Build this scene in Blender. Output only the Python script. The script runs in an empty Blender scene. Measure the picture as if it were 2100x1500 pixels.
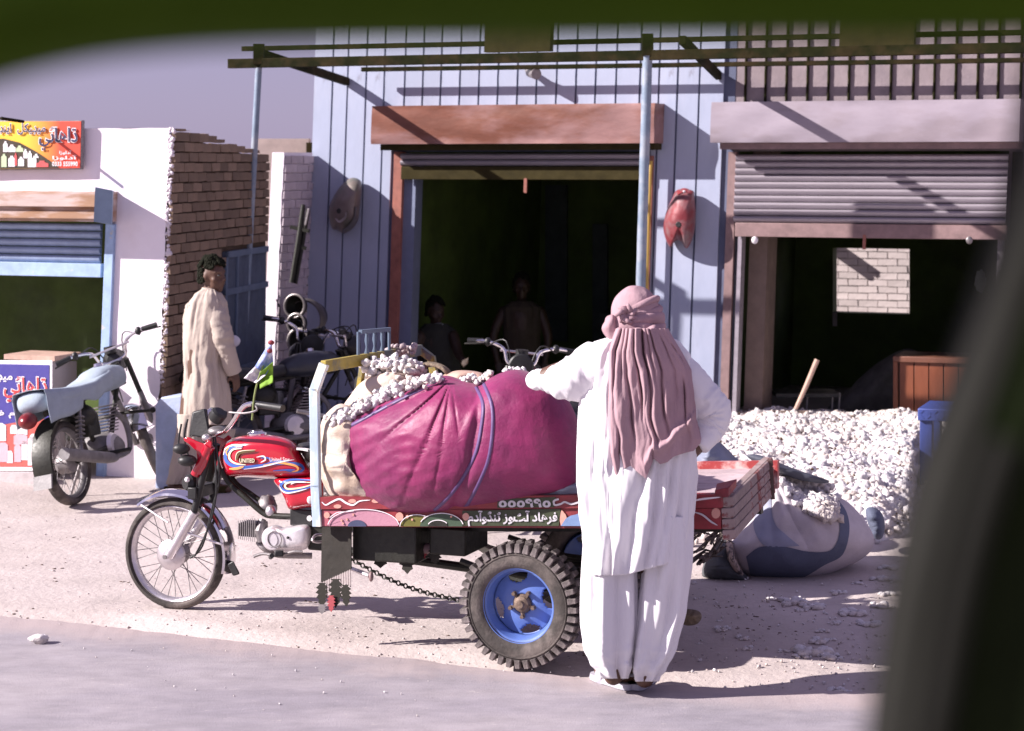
import bpy, bmesh, math, random
import numpy as np
from mathutils import Vector, Matrix, noise
random.seed(7)
sc = bpy.context.scene
COL = sc.collection
rad = math.radians
# ------------------------------------------------------------------ camera, sky, sun
F = 4200.0; H = 2.3; CX = 1050.0; HY = 335.0      # focal length, eye height and horizon of the photograph
cd = bpy.data.cameras.new('camera'); cam = bpy.data.objects.new('camera', cd); COL.objects.link(cam)
sc.camera = cam
cam.location = (0, 0, H); cam.rotation_euler = (rad(90), 0, 0)
cd.sensor_width = 36; cd.lens = 36 * F / 2100; cd.shift_y = -415 / 2100
cd.clip_start = 0.05; cd.clip_end = 2000
cd.dof.use_dof = True; cd.dof.focus_distance = 10.2; cd.dof.aperture_fstop = 4.0
SUN_EL, SUN_AZ = 30.0, 10.5       # elevation; angle of the sun's travel direction from +X towards +Y
wd = bpy.data.worlds.new('World'); sc.world = wd; wd.use_nodes = True
nt = wd.node_tree; bg = nt.nodes['Background']
sky = nt.nodes.new('ShaderNodeTexSky'); sky.sky_type = 'NISHITA'; sky.sun_disc = False
sky.sun_elevation = rad(SUN_EL)
sky.sun_rotation = rad(-90 - SUN_AZ)
sky.air_density = 1.0; sky.dust_density = .6; sky.ozone_density = 2.0
tint = nt.nodes.new('ShaderNodeMix'); tint.data_type = 'RGBA'; tint.blend_type = 'MULTIPLY'
tint.inputs[0].default_value = 1
tint.inputs[7].default_value = (0.94, 0.84, 1.24, 1)
haze = nt.nodes.new('ShaderNodeMix'); haze.data_type = 'RGBA'; haze.inputs[0].default_value = .72   # even dusty veil over the whole sky
haze.inputs[7].default_value = (4.1, 3.5, 5.4, 1)
nt.links.new(sky.outputs[0], tint.inputs[6]); nt.links.new(tint.outputs[2], haze.inputs[6]); nt.links.new(haze.outputs[2], bg.inputs[0])
bg.inputs[1].default_value = 0.05
sd = bpy.data.lights.new('sun', 'SUN'); sun = bpy.data.objects.new('sun', sd); COL.objects.link(sun)
sd.energy = 5.0; sd.angle = rad(0.53); sd.color = (1.0, 0.92, 0.90)
_e, _a = rad(SUN_EL), rad(SUN_AZ)
SUND = Vector((math.cos(_a) * math.cos(_e), math.sin(_a) * math.cos(_e), -math.sin(_e)))
sun.rotation_euler = SUND.to_track_quat('-Z', 'Y').to_euler()
sun.location = (-6, 2, 9)
vs = sc.view_settings
vs.view_transform = 'Standard'; vs.look = 'None'; vs.gamma = 1; vs.use_curve_mapping = False
vs.exposure = 1.05

# ------------------------------------------------------------------ helpers
def R(px, py, Y): return Vector(((px - CX) / F * Y, Y, H - (py - HY) / F * Y))
def G(px, py): return R(px, py, F * H / (py - HY))
class Fr:
    """vertical plane frame: a runs along it, q stands out of it towards the road, z is up"""
    def __init__(s, ox, oy, deg, lean=0.0):
        t = rad(deg); s.o = (ox, oy); s.u = (math.cos(t), -math.sin(t)); s.n = (-math.sin(t), -math.cos(t)); s.lean = lean
    def w(s, a, q, z):
        a = a + s.lean * (z - H)
        return Vector((s.o[0] + a * s.u[0] + q * s.n[0], s.o[1] + a * s.u[1] + q * s.n[1], z))
    def p(s, px, py, q=0.0):
        k = (px - CX) / F
        return R(px, py, (q + s.o[0] * s.n[0] + s.o[1] * s.n[1]) / (k * s.n[0] + s.n[1]))
    def sz(s, px, py, q=0.0):
        P = s.p(px, py, q)
        return (P.x - s.o[0]) * s.u[0] + (P.y - s.o[1]) * s.u[1] - s.lean * (P.z - H), P.z
def cat(pts, n=6, closed=False):
    """smooth curve through the points"""
    P = [Vector(p) for p in pts]; out = []; N = len(P)
    segs = N if closed else N - 1
    for i in range(segs):
        g = (lambda j: P[j % N]) if closed else (lambda j: P[max(0, min(N - 1, j))])
        a, b, c, d = g(i - 1), g(i), g(i + 1), g(i + 2)
        for k in range(n):
            t = k / n
            out.append(0.5 * ((2 * b) + (c - a) * t + (2 * a - 5 * b + 4 * c - d) * t * t + (3 * b - a - 3 * c + d) * t ** 3))
    if not closed: out.append(P[-1])
    return out
def interp(rows, t):
    """rows sorted by first value, linear"""
    if t <= rows[0][0]: return rows[0][1:]
    for r0, r1 in zip(rows, rows[1:]):
        if t <= r1[0]:
            k = (t - r0[0]) / (r1[0] - r0[0]); k = k * k * (3 - 2 * k) * .5 + k * .5
            return tuple(a + (b - a) * k for a, b in zip(r0[1:], r1[1:]))
    return rows[-1][1:]
class MB:
    def __init__(s): s.v = []; s.f = []
    def add(s, V, Fc):
        o = len(s.v); s.v.extend([Vector(x) for x in V]); s.f.extend([tuple(i + o for i in f) for f in Fc]); return s
    def hexa(s, c): # 8 corners: bottom ring then top ring
        return s.add(c, [(0, 3, 2, 1), (4, 5, 6, 7), (0, 1, 5, 4), (1, 2, 6, 5), (2, 3, 7, 6), (3, 0, 4, 7)])
    def box(s, fr, a0, a1, q0, q1, z0, z1):
        c = [fr.w(a, q, z) for z in (z0, z1) for a, q in ((a0, q1), (a1, q1), (a1, q0), (a0, q0))]
        return s.hexa(c)
    def boxpx(s, fr, px0, px1, py0, py1, q0, q1):
        m = (py0 + py1) / 2; n = (px0 + px1) / 2
        return s.box(fr, fr.sz(px0, m, q1)[0], fr.sz(px1, m, q1)[0], q0, q1, fr.sz(n, py1, q1)[1], fr.sz(n, py0, q1)[1])
    def wbox(s, c, sx, sy, sz, M=None):
        c = Vector(c); V = []
        for z in (-.5, .5):
            for x, y in ((-.5, -.5), (.5, -.5), (.5, .5), (-.5, .5)):
                d = Vector((x * sx, y * sy, z * sz)); V.append(c + (M @ d if M else d))
        return s.hexa(V)
    def bar(s, p0, p1, w, h, up=(0, 0, 1)):
        p0, p1 = Vector(p0), Vector(p1); d = (p1 - p0).normalized(); up = Vector(up)
        x = d.cross(up).normalized(); y = x.cross(d).normalized()
        c = [p + x * a * w / 2 + y * b * h / 2 for p in (p0, p1) for a, b in ((-1, -1), (1, -1), (1, 1), (-1, 1))]
        return s.hexa(c)
    def loft(s, rings, closed=True, caps=True):
        n = len(rings[0]); V = [p for r in rings for p in r]; Fc = []
        for i in range(len(rings) - 1):
            for j in range(n if closed else n - 1):
                k = (j + 1) % n
                Fc.append((i * n + j, i * n + k, (i + 1) * n + k, (i + 1) * n + j))
        if caps and closed:
            Fc.append(tuple(reversed(range(n)))); Fc.append(tuple((len(rings) - 1) * n + j for j in range(n)))
        return s.add(V, Fc)
    def tube(s, pts, r, n=10, caps=True, disp=None, flat=1.0, up=None):
        P = [Vector(p) for p in pts]; rs = r if isinstance(r, (list, tuple)) else [r] * len(P)
        if len(rs) != len(P):
            rs = [np.interp(i / (len(P) - 1) * (len(rs) - 1), range(len(rs)), rs) for i in range(len(P))]
        T = [(P[min(i + 1, len(P) - 1)] - P[max(i - 1, 0)]).normalized() for i in range(len(P))]
        x = T[0].cross(Vector(up) if up else (Vector((0, 0, 1)) if abs(T[0].z) < .9 else Vector((0, 1, 0)))).normalized()
        rings = []
        for i, p in enumerate(P):
            x = (x - T[i] * x.dot(T[i])).normalized(); y = T[i].cross(x)
            ring = []
            for k in range(n):
                t = 2 * math.pi * k / n; d = x * math.cos(t) + y * math.sin(t) * flat; rr = rs[i]
                if disp: rr *= 1 + disp(i / (len(P) - 1), t, p + d * rr)
                ring.append(p + d * rr)
            rings.append(ring)
        return s.loft(rings, True, caps)
    def ell(s, c, rx, ry, rz, M=None, nu=16, nv=12, fn=None):
        c = Vector(c); rings = []
        for i in range(nv + 1):
            ph = math.pi * i / nv; ph = min(max(ph, .02), math.pi - .02); ring = []
            for j in range(nu):
                t = 2 * math.pi * j / nu
                d = Vector((math.sin(ph) * math.cos(t), math.sin(ph) * math.sin(t), math.cos(ph)))
                k = fn(d) if fn else 1
                d = Vector((d.x * rx * k, d.y * ry * k, d.z * rz * k)); ring.append(c + (M @ d if M else d))
            rings.append(ring)
        rings.reverse()
        return s.loft(rings)
    def lathe(s, c, axis, prof, n=32, x0=None, caps=False, loop=False):
        """prof: (radius, distance along the axis)"""
        c = Vector(c); ax = Vector(axis).normalized(); x = ax.orthogonal().normalized() if x0 is None else Vector(x0); y = ax.cross(x)
        rings = [[c + ax * h + (x * math.cos(2 * math.pi * k / n) + y * math.sin(2 * math.pi * k / n)) * r for k in range(n)] for r, h in prof]
        if loop: rings.append(rings[0])
        return s.loft(rings, True, caps)
    def torus(s, c, axis, R0, r, n=40, m=10, a0=0, a1=360, x0=None, flat=1.0):
        c = Vector(c); ax = Vector(axis).normalized(); x = ax.orthogonal().normalized() if x0 is None else Vector(x0).normalized(); y = ax.cross(x)
        full = abs(a1 - a0) >= 359.9; rings = []
        for i in range(n + 1):
            t = rad(a0 + (a1 - a0) * i / n); d = x * math.cos(t) + y * math.sin(t)
            rings.append([c + d * (R0 + r * math.cos(2 * math.pi * k / m)) + ax * r * flat * math.sin(2 * math.pi * k / m) for k in range(m)])
        return s.loft(rings, True, not full)
    def grid(s, fn, nu, nv, flip=False):
        V = [fn(i / nu, j / nv) for i in range(nu + 1) for j in range(nv + 1)]; Fc = []
        for i in range(nu):
            for j in range(nv):
                q = (i * (nv + 1) + j, (i + 1) * (nv + 1) + j, (i + 1) * (nv + 1) + j + 1, i * (nv + 1) + j + 1)
                Fc.append(tuple(reversed(q)) if flip else q)
        return s.add(V, Fc)
    def prism(s, pts, vec):
        P = [Vector(p) for p in pts]; v = Vector(vec); n = len(P)
        return s.add(P + [p + v for p in P], [tuple(range(n)), tuple(reversed(range(n, 2 * n)))] + [(i, i + n, (i + 1) % n + n, (i + 1) % n) for i in range(n)])
    def poly(s, fr, pts, q0, q1):
        """outline traced on plane q1 with real thickness back to q0"""
        P = [fr.p(x, y, q1) for x, y in pts]
        return s.prism(P, Vector((fr.n[0], fr.n[1], 0)) * (q0 - q1))
    def ribbon(s, fr, pts, w, q, th=.003, n=5, qf=None, taper=False):
        C = cat([(x, y, 0) for x, y in pts], n); V = []; m = len(C) - 1
        for i, c in enumerate(C):
            d = C[min(i + 1, m)] - C[max(i - 1, 0)]; nn = Vector((-d.y, d.x, 0)).normalized()
            ww = w * (math.sin(math.pi * min(1, max(0.06, i / m))) ** .5 if taper else 1)
            for sgn in (-.5, .5):
                e = c + nn * ww * sgn; qq = qf(e.x, e.y) if qf else q
                V.append(fr.p(e.x, e.y, qq + th)); V.append(fr.p(e.x, e.y, qq - th))
        Fc = []
        for i in range(m):
            a = i * 4; b = a + 4
            Fc += [(a, b, b + 2, a + 2), (a + 1, a + 3, b + 3, b + 1), (a, a + 1, b + 1, b), (a + 2, b + 2, b + 3, a + 3)]
        return s.add(V, Fc)
WLOC = {}
def props(o, label=None, cate=None, group=None, kind=None):
    if label: o['label'] = label
    if cate: o['category'] = cate
    if group: o['group'] = group
    if kind: o['kind'] = kind
    return o
def thing(name, loc, label, cate, group=None):
    o = bpy.data.objects.new(name, None); COL.objects.link(o); o.empty_display_size = .1
    o.location = loc; WLOC[o.name] = Vector(loc)
    return props(o, label, cate, group)
def build(name, mb, m, parent=None, smooth=35, bevel=0, solid=0, sub=0, fix=True, **kw):
    v = mb.v; A = np.array([tuple(p) for p in v], dtype=float)
    lo, hi = A.min(0), A.max(0); org = Vector(((lo[0] + hi[0]) / 2, (lo[1] + hi[1]) / 2, lo[2]))
    me = bpy.data.meshes.new(name); me.from_pydata([tuple(p - org) for p in v], [], mb.f)
    if fix:
        bm = bmesh.new(); bm.from_mesh(me); bmesh.ops.recalc_face_normals(bm, faces=bm.faces); bm.to_mesh(me); bm.free()
    me.materials.append(m)
    if smooth:
        me.polygons.foreach_set('use_smooth', [True] * len(me.polygons))
        if smooth < 180: me.set_sharp_from_angle(angle=rad(smooth))
    o = bpy.data.objects.new(name, me); COL.objects.link(o)
    WLOC[o.name] = org
    if parent is not None:
        o.parent = parent; o.location = org - WLOC[parent.name]
    else: o.location = org
    if solid:
        k = o.modifiers.new('solid', 'SOLIDIFY'); k.thickness = solid; k.offset = 0
    if sub:
        k = o.modifiers.new('sub', 'SUBSURF'); k.levels = sub; k.render_levels = sub
    if bevel:
        k = o.modifiers.new('bevel', 'BEVEL'); k.width = bevel; k.segments = 2; k.limit_method = 'ANGLE'
    props(o, **{('cate' if a == 'cat' else a): b for a, b in kw.items()})
    return o
def clone(o, delta=(0, 0, 0), parent=None, rot=None):
    c = o.copy(); COL.objects.link(c)
    if parent is not None: c.parent = parent
    c.location = o.location + Vector(delta)
    if rot is not None: c.rotation_euler = rot
    return c
# materials -------------------------------------------------------------------
MT = {}
def mat(name, col, rough=.75, metal=0.0, var=.18, scale=6.0, bump=.15, bscale=60.0, col2=None, mixs=2.0, mixt=(.45, .6),
        col3=None, mix3=9.0, mixt3=(.6, .66), coat=0.0, sheen=0.0, stretch=(1, 1, 1), spec=.5, dist=.01, bdet=6, rnd=0.0):
    if name in MT: return MT[name]
    m = bpy.data.materials.new(name); m.use_nodes = True; t = m.node_tree; L = t.links.new; N = t.nodes.new
    b = t.nodes['Principled BSDF']
    b.inputs['Roughness'].default_value = rough; b.inputs['Metallic'].default_value = metal
    b.inputs['Specular IOR Level'].default_value = spec
    if coat: b.inputs['Coat Weight'].default_value = coat; b.inputs['Coat Roughness'].default_value = .12
    if sheen: b.inputs['Sheen Weight'].default_value = sheen
    tc = N('ShaderNodeTexCoord'); mp = N('ShaderNodeMapping'); mp.inputs['Scale'].default_value = stretch; L(tc.outputs['Object'], mp.inputs[0])
    def nz(sc_, det=5, ro=.6):
        n = N('ShaderNodeTexNoise'); n.inputs['Scale'].default_value = sc_; n.inputs['Detail'].default_value = det; n.inputs['Roughness'].default_value = ro
        L(mp.outputs[0], n.inputs['Vector']); return n.outputs[0]
    def rng(src, a, bb, c, d):
        r = N('ShaderNodeMapRange'); r.inputs[1].default_value = a; r.inputs[2].default_value = bb; r.inputs[3].default_value = c; r.inputs[4].default_value = d
        L(src, r.inputs[0]); return r.outputs[0]
    def mix(fac, c1, c2, mode='MIX'):
        x = N('ShaderNodeMix'); x.data_type = 'RGBA'; x.blend_type = mode
        if hasattr(fac, 'links'): L(fac, x.inputs[0])
        else: x.inputs[0].default_value = fac
        for i, c in ((6, c1), (7, c2)):
            if hasattr(c, 'links'): L(c, x.inputs[i])
            else: x.inputs[i].default_value = (*c[:3], 1)
        return x.outputs[2]
    c = col
    if col2: c = mix(rng(nz(mixs), mixt[0], mixt[1], 0, 1), c, col2)
    if col3: c = mix(rng(nz(mix3, 8, .7), mixt3[0], mixt3[1], 0, 1), c, col3)
    v = rng(nz(scale, 8, .65), .3, .7, 1 - var, 1 + var)
    if rnd:
        oi = N('ShaderNodeObjectInfo'); mm_ = N('ShaderNodeMath'); mm_.operation = 'MULTIPLY'; L(v, mm_.inputs[0]); L(rng(oi.outputs['Random'], 0, 1, 1 - rnd, 1 + rnd), mm_.inputs[1]); v = mm_.outputs[0]
    cb = N('ShaderNodeCombineXYZ')
    for i in range(3): L(v, cb.inputs[i])
    c = mix(1.0, c, cb.outputs[0], 'MULTIPLY')
    L(c, b.inputs['Base Color'])
    L(rng(nz(scale * 1.7), .3, .7, max(0, rough - .1), min(1, rough + .1)), b.inputs['Roughness'])
    if bump:
        bp = N('ShaderNodeBump'); bp.inputs['Strength'].default_value = bump; bp.inputs['Distance'].default_value = dist
        L(nz(bscale, bdet, .6), bp.inputs['Height']); L(bp.outputs[0], b.inputs['Normal'])
    MT[name] = m; return m
def inflate(fr, outline, q0, df, db, nr=18, nt=90, fold=None, power=.5, closed_smooth=6, c=None, expo=2.4):
    O = cat([(x, y, 0) for x, y in outline], closed_smooth, True)
    cx, cy = c if c else (sum(p.x for p in O) / len(O), sum(p.y for p in O) / len(O))
    rr = []
    for k in range(nt):
        t = 2 * math.pi * k / nt; d = (math.cos(t), math.sin(t)); best = 0
        for i in range(len(O)):
            a, b = O[i], O[(i + 1) % len(O)]; ex, ey = b.x - a.x, b.y - a.y
            den = d[0] * ey - d[1] * ex
            if abs(den) < 1e-9: continue
            u = ((a.x - cx) * ey - (a.y - cy) * ex) / den; w = ((a.x - cx) * d[1] - (a.y - cy) * d[0]) / den
            if u > 0 and -1e-6 <= w <= 1 + 1e-6: best = max(best, u)
        rr.append(best)
    def qf(x, y):
        t = math.atan2(y - cy, x - cx) % (2 * math.pi) / (2 * math.pi) * nt; i = int(t) % nt; j = (i + 1) % nt
        r = rr[i] + (rr[j] - rr[i]) * (t - int(t)); rho = min(1, math.hypot(x - cx, y - cy) / max(r, 1e-6))
        d = (1 - rho ** expo) ** power
        return q0 + df * d + (fold(x, y, rho) * min(1, d * 3) if fold else 0)
    mb = MB(); rings = []
    for i in range(1, nr + 1):
        rho = math.sin(i / nr * math.pi / 2)
        rings.append([(cx + rho * rr[k] * math.cos(2 * math.pi * k / nt), cy + rho * rr[k] * math.sin(2 * math.pi * k / nt), rho) for k in range(nt)])
    front = [[fr.p(x, y, qf(x, y)) for x, y, _ in r] for r in rings]
    back = [[fr.p(x, y, q0 - db * (1 - rho ** expo) ** power) for x, y, rho in r] for r in rings[:-1]]
    allr = front + back[::-1]
    mb.loft(allr, True, False)
    o = len(mb.v); mb.v.append(fr.p(cx, cy, qf(cx, cy))); mb.v.append(fr.p(cx, cy, q0 - db))
    n = nt; last = (len(allr) - 1) * n
    for j in range(n):
        mb.f.append((o, (j + 1) % n, j)); mb.f.append((o + 1, last + j, last + (j + 1) % n))
    return mb, qf
def textmb(fr, s, px0, px1, py0, py1, q, off=0.0, th=.0015, warp=None):
    """lettering fitted into a box on the plane"""
    cu = bpy.data.curves.new('lettering', 'FONT'); cu.body = s; cu.size = 1; cu.offset = off; cu.resolution_u = 2
    o = bpy.data.objects.new('lettering', cu); COL.objects.link(o)
    cu0 = bpy.data.curves.new('l0', 'FONT'); cu0.body = s; cu0.size = 1; cu0.resolution_u = 2
    o0 = bpy.data.objects.new('l0', cu0); COL.objects.link(o0)
    dg = bpy.context.evaluated_depsgraph_get()
    e0 = o0.evaluated_get(dg).to_mesh(); X = [v.co.x for v in e0.vertices]; Y = [v.co.y for v in e0.vertices]
    x0, x1, y0, y1 = min(X), max(X), min(Y), max(Y)
    me = bpy.data.meshes.new_from_object(o.evaluated_get(dg))
    mb = MB(); V = []
    for v in me.vertices:
        a = (v.co.x - x0) / (x1 - x0); b = (v.co.y - y0) / (y1 - y0)
        x, y = px0 + a * (px1 - px0), py1 + b * (py0 - py1)
        if warp: x, y = warp(x, y, a)
        qq = q(x, y) if callable(q) else q
        V.append(fr.p(x, y, qq + th))
    mb.add(V, [tuple(p.vertices) for p in me.polygons])
    for ob in (o, o0): bpy.data.objects.remove(ob)
    bpy.data.meshes.remove(me)
    return mb
def N3(x, y, z): return noise.noise(Vector((x, y, z)))
# lumps of cotton, stones: thousands of small irregular grains in one mesh
def _ico(sub):
    bm = bmesh.new(); bmesh.ops.create_icosphere(bm, subdivisions=sub, radius=1)
    v = np.array([tuple(x.co) for x in bm.verts]); f = np.array([[q.index for q in p.verts] for p in bm.faces]); bm.free(); return v, f
def grains(name, C, Rr, m, sub=2, amp=.35, freq=2.2, flat=(1, 1, 1), parent=None, smooth=180, seed=1, **kw):
    V0, F0 = _ico(sub); rs = np.random.RandomState(seed); nv = 8; var = []
    for k in range(nv):
        W = np.array([1 + amp * 1.5 * N3(p[0] * freq + k * 9, p[1] * freq, p[2] * freq) + amp * .9 * N3(p[0] * freq * 2.6 + k * 9, p[1] * freq * 2.6, p[2] * freq * 2.6) for p in V0]); var.append(V0 * W[:, None])
    C = np.array(C, float); Rr = np.array(Rr, float); n = len(C)
    allv = np.zeros((n, len(V0), 3))
    for i in range(n):
        q = rs.normal(size=4); q /= np.linalg.norm(q); a, b, c, d = q
        M = np.array([[1 - 2 * (c * c + d * d), 2 * (b * c - a * d), 2 * (b * d + a * c)], [2 * (b * c + a * d), 1 - 2 * (b * b + d * d), 2 * (c * d - a * b)], [2 * (b * d - a * c), 2 * (c * d + a * b), 1 - 2 * (b * b + c * c)]])
        allv[i] = ((var[i % nv] * rs.uniform(.72, 1.25, 3)) @ M.T) * np.array(flat) * Rr[i] + C[i]
    allf = (F0[None] + (np.arange(n) * len(V0))[:, None, None]).reshape(-1, 3); allv = allv.reshape(-1, 3)
    org = np.array([allv[:, 0].mean(), allv[:, 1].mean(), allv[:, 2].min()])
    me = bpy.data.meshes.new(name); me.vertices.add(len(allv)); me.vertices.foreach_set('co', (allv - org).astype(np.float32).ravel())
    me.loops.add(len(allf) * 3); me.loops.foreach_set('vertex_index', allf.astype(np.int32).ravel())
    me.polygons.add(len(allf)); me.polygons.foreach_set('loop_start', np.arange(0, len(allf) * 3, 3, dtype=np.int32))
    me.update(calc_edges=True); me.validate()
    if smooth: me.polygons.foreach_set('use_smooth', [True] * len(me.polygons))
    me.materials.append(m)
    o = bpy.data.objects.new(name, me); COL.objects.link(o); WLOC[o.name] = Vector(org)
    if parent is not None: o.parent = parent; o.location = Vector(org) - WLOC[parent.name]
    else: o.location = org
    props(o, **{('cate' if a == 'cat' else a): b for a, b in kw.items()})
    return o
# ------------------------------------------------------------------ colours
white_wall = mat('limewash', (.80, .74, .80), .9, var=.05, scale=3, bump=.25, bscale=25, col2=(.70, .62, .66), mixs=1.3, mixt=(.55, .8))
white_side = mat('plaster_edge', (.66, .60, .64), .9, var=.2, bump=.5, bscale=20)
bluewall = mat('blue_panel_paint', (.345, .385, .50), .62, rnd=.05, var=.07, scale=4, bump=.12, bscale=30, col2=(.40, .43, .54), mixs=1.5, stretch=(1, 1, .4), col3=(.20, .19, .24), mix3=7, mixt3=(.62, .74))
bluegroove = mat('blue_groove', (.10, .115, .18), .8)
beige = mat('cement_render', (.25, .205, .215), .9, var=.13, scale=5, bump=.3, bscale=40, col2=(.20, .165, .18), mixs=2)
hoodgrey = mat('painted_concrete', (.33, .285, .33), .8, var=.12, scale=3, bump=.12, bscale=12, col2=(.25, .21, .235), mixs=3, stretch=(.5, .5, 1.5))
rustsheet = mat('rusty_sheet', (.19, .068, .042), .5, metal=.15, var=.28, scale=3, bump=.2, bscale=9, dist=.02, col2=(.27, .15, .14), mixs=1.6, stretch=(.6, .6, 1.6))
rust = mat('rust_paint', (.30, .11, .08), .6, var=.3, scale=9)
rustdark = mat('rust_dark', (.040, .032, .012), .8, spec=.1, var=.3, scale=9)
beam_m = mat('beam_iron', (.013, .014, .005), .9, metal=.0, spec=.08, var=.35, scale=12, col2=(.03, .022, .01), mixs=5)
galv = mat('galvanised_slat', (.36, .325, .36), .45, metal=.35, var=.12, scale=14, bump=.05, stretch=(.3, .3, 2))
brown_bar = mat('brown_bar', (.23, .15, .145), .6, var=.25, scale=9)
pole_blue = mat('pole_blue', (.19, .245, .32), .5, metal=.1, var=.12, scale=9, col2=(.30, .33, .38), mixs=5)
yellow_m = mat('yellow_pipe', (.50, .33, .07), .5, var=.1)
slat_blue = mat('shutter_blue', (.26, .34, .50), .5, metal=.2, var=.15, scale=10)
blue_frame = mat('blue_frame', (.30, .42, .62), .6, var=.2, scale=8, col3=(.5, .47, .45), mix3=14, mixt3=(.62, .68))
plinth_blue = mat('plinth_blue', (.34, .42, .60), .85, var=.18, scale=5, bump=.3, col2=(.42, .47, .62), mixs=3)
brick_m = mat('brown_brick', (.21, .145, .10), .9, rnd=.28, var=.35, scale=5, bump=.6, bscale=30)
mortar_m = mat('mud_mortar', (.10, .07, .05), .95, var=.3, bump=.6)
brick_l = mat('lime_brick', (.50, .43, .47), .9, rnd=.12, var=.18, scale=6, bump=.5, bscale=30)
mortar_l = mat('lime_mortar', (.22, .18, .19), .95, bump=.5)
brick_w = mat('whitewashed_brick', (.46, .40, .385), .9, rnd=.12, var=.12, scale=6, bump=.5, bscale=30)
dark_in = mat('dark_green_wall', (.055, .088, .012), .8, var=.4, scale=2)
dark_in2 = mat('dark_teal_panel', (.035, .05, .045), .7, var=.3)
black = mat('black_metal', (.016, .016, .011), .5, metal=.2, var=.4, scale=20)
blackp = mat('black_plastic', (.014, .014, .014), .5, var=.3)
rubber = mat('tyre_rubber', (.045, .038, .034), .85, var=.35, scale=14, bump=.35, bscale=80, col2=(.12, .10, .09), mixs=5)
rubber_d = mat('dusty_rubber', (.085, .072, .068), .9, var=.4, scale=10, bump=.5, bscale=50, col2=(.20, .17, .165), mixs=6)
chrome = mat('chrome', (.75, .72, .74), .14, metal=1, var=.06, scale=9, bump=0)
alu = mat('aluminium', (.62, .58, .60), .35, metal=.85, var=.1, scale=20)
alu_w = mat('engine_casing', (.72, .68, .70), .38, metal=.55, var=.12, scale=12)
grey_m = mat('dull_steel', (.26, .24, .24), .5, metal=.6, var=.3, scale=14)
red_p = mat('red_tank_paint', (.42, .006, .022), .18, var=.06, scale=3, bump=0, coat=.8)
red_dull = mat('red_dull', (.26, .03, .035), .6, var=.25, scale=9, col2=(.15, .02, .03), mixs=6)
white_p = mat('white_paint', (.78, .74, .76), .5, var=.08)
blue_d = mat('decal_blue', (.05, .12, .42), .35, var=.05)
orange_d = mat('decal_orange', (.80, .34, .10), .35, var=.05)
cream_d = mat('decal_cream', (.75, .66, .48), .35, var=.05)
gold_d = mat('emblem_bronze', (.16, .11, .05), .3, metal=.6)
yel_p = mat('yellow_paint', (.34, .26, .04), .6, var=.3, scale=9, col2=(.10, .12, .12), mixs=8)
bpost = mat('pale_blue_post', (.42, .52, .62), .45, var=.2, scale=10, col2=(.66, .66, .58), mixs=9, mixt=(.5, .56), stretch=(1, 1, .35))
wood_old = mat('weathered_plank', (.33, .25, .235), .85, rnd=.2, var=.3, scale=7, bump=.4, bscale=24, col3=(.20, .05, .045), mix3=8, mixt3=(.54, .6), stretch=(1, 1, 1))
wood_floor = mat('bed_plank', (.42, .33, .34), .8, rnd=.12, var=.25, scale=6, bump=.3, bscale=20, col3=(.30, .08, .07), mix3=5)
wood_red = mat('desk_wood', (.20, .062, .03), .4, var=.3, scale=5, bump=.1, stretch=(1, 1, .2))
wood_tan = mat('pale_wood', (.48, .32, .25), .7, var=.2, scale=12)
magenta = mat('magenta_sack', (.215, .012, .084), .52, var=.15, scale=7, bump=.4, bscale=26, dist=.012, spec=.5, sheen=.1, col2=(.165, .008, .070), mixs=4, bdet=8)
bluestripe = mat('sack_stripe', (.11, .06, .17), .5, var=.15)
burlap = mat('burlap', (.56, .47, .40), .95, var=.2, scale=14, bump=.6, bscale=160, col2=(.44, .34, .26), mixs=8)
burlap2 = mat('pale_cloth', (.55, .43, .36), .9, var=.1, scale=8, bump=.3, bscale=90)
sack_pale = mat('sack_pale', (.50, .45, .47), .85, var=.14, scale=6, bump=.3, bscale=120)
sack_blue = mat('sack_blue', (.10, .115, .17), .85, var=.16, scale=6, bump=.3, bscale=120)
sack_dark = mat('sack_dark', (.075, .08, .085), .85, var=.3, scale=6, bump=.3, bscale=120)
sack_grey = mat('tarp_blue_grey', (.18, .20, .27), .6, var=.2, scale=5, bump=.3, bscale=30)
cotton = mat('cotton', (.70, .665, .665), .97, var=.14, scale=12, bump=.7, bscale=70, dist=.02, col2=(.62, .55, .50), mixs=4, mixt=(.45, .6), col3=(.20, .13, .08), mix3=24, mixt3=(.655, .69), spec=.05)
robe = mat('white_cotton_cloth', (.74, .715, .735), .9, var=.03, scale=6, bump=.3, bscale=8, dist=.03, bdet=3, spec=.2, stretch=(1, 1, .5))
robe_b = mat('beige_cloth', (.43, .365, .315), .9, var=.06, scale=6, bump=.4, bscale=11, dist=.03, bdet=3, spec=.2, stretch=(1, 1, .6))
pinkc = mat('rose_cloth', (.37, .245, .27), .95, var=.10, scale=9, bump=.4, bscale=16, dist=.02, bdet=4, spec=.1, stretch=(1, 1, .5))
skin = mat('brown_skin', (.10, .048, .030), .55, var=.12, bump=.05)
hair_m = mat('black_hair', (.010, .011, .006), .8, var=.4, scale=40, bump=.6, bscale=90, spec=.1)
sandal_m = mat('pale_sandal', (.42, .41, .46), .7, var=.1)
blue_st = mat('blue_stand_paint', (.055, .085, .30), .45, var=.12, scale=6, bump=.1)
wheel_blue = mat('wheel_blue', (.10, .17, .45), .4, var=.12, scale=10, bump=.08)
cargreen = mat('car_trim_dark', (.024, .046, .002), .9, var=.25, scale=6, bump=.1, spec=.1)
cardark = mat('car_pillar_dark', (.006, .010, .002), .9, var=.3, scale=6, bump=.1, spec=.1)
cargrey = mat('car_seal_grey', (.012, .012, .010), .85, var=.15, spec=.1)
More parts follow.
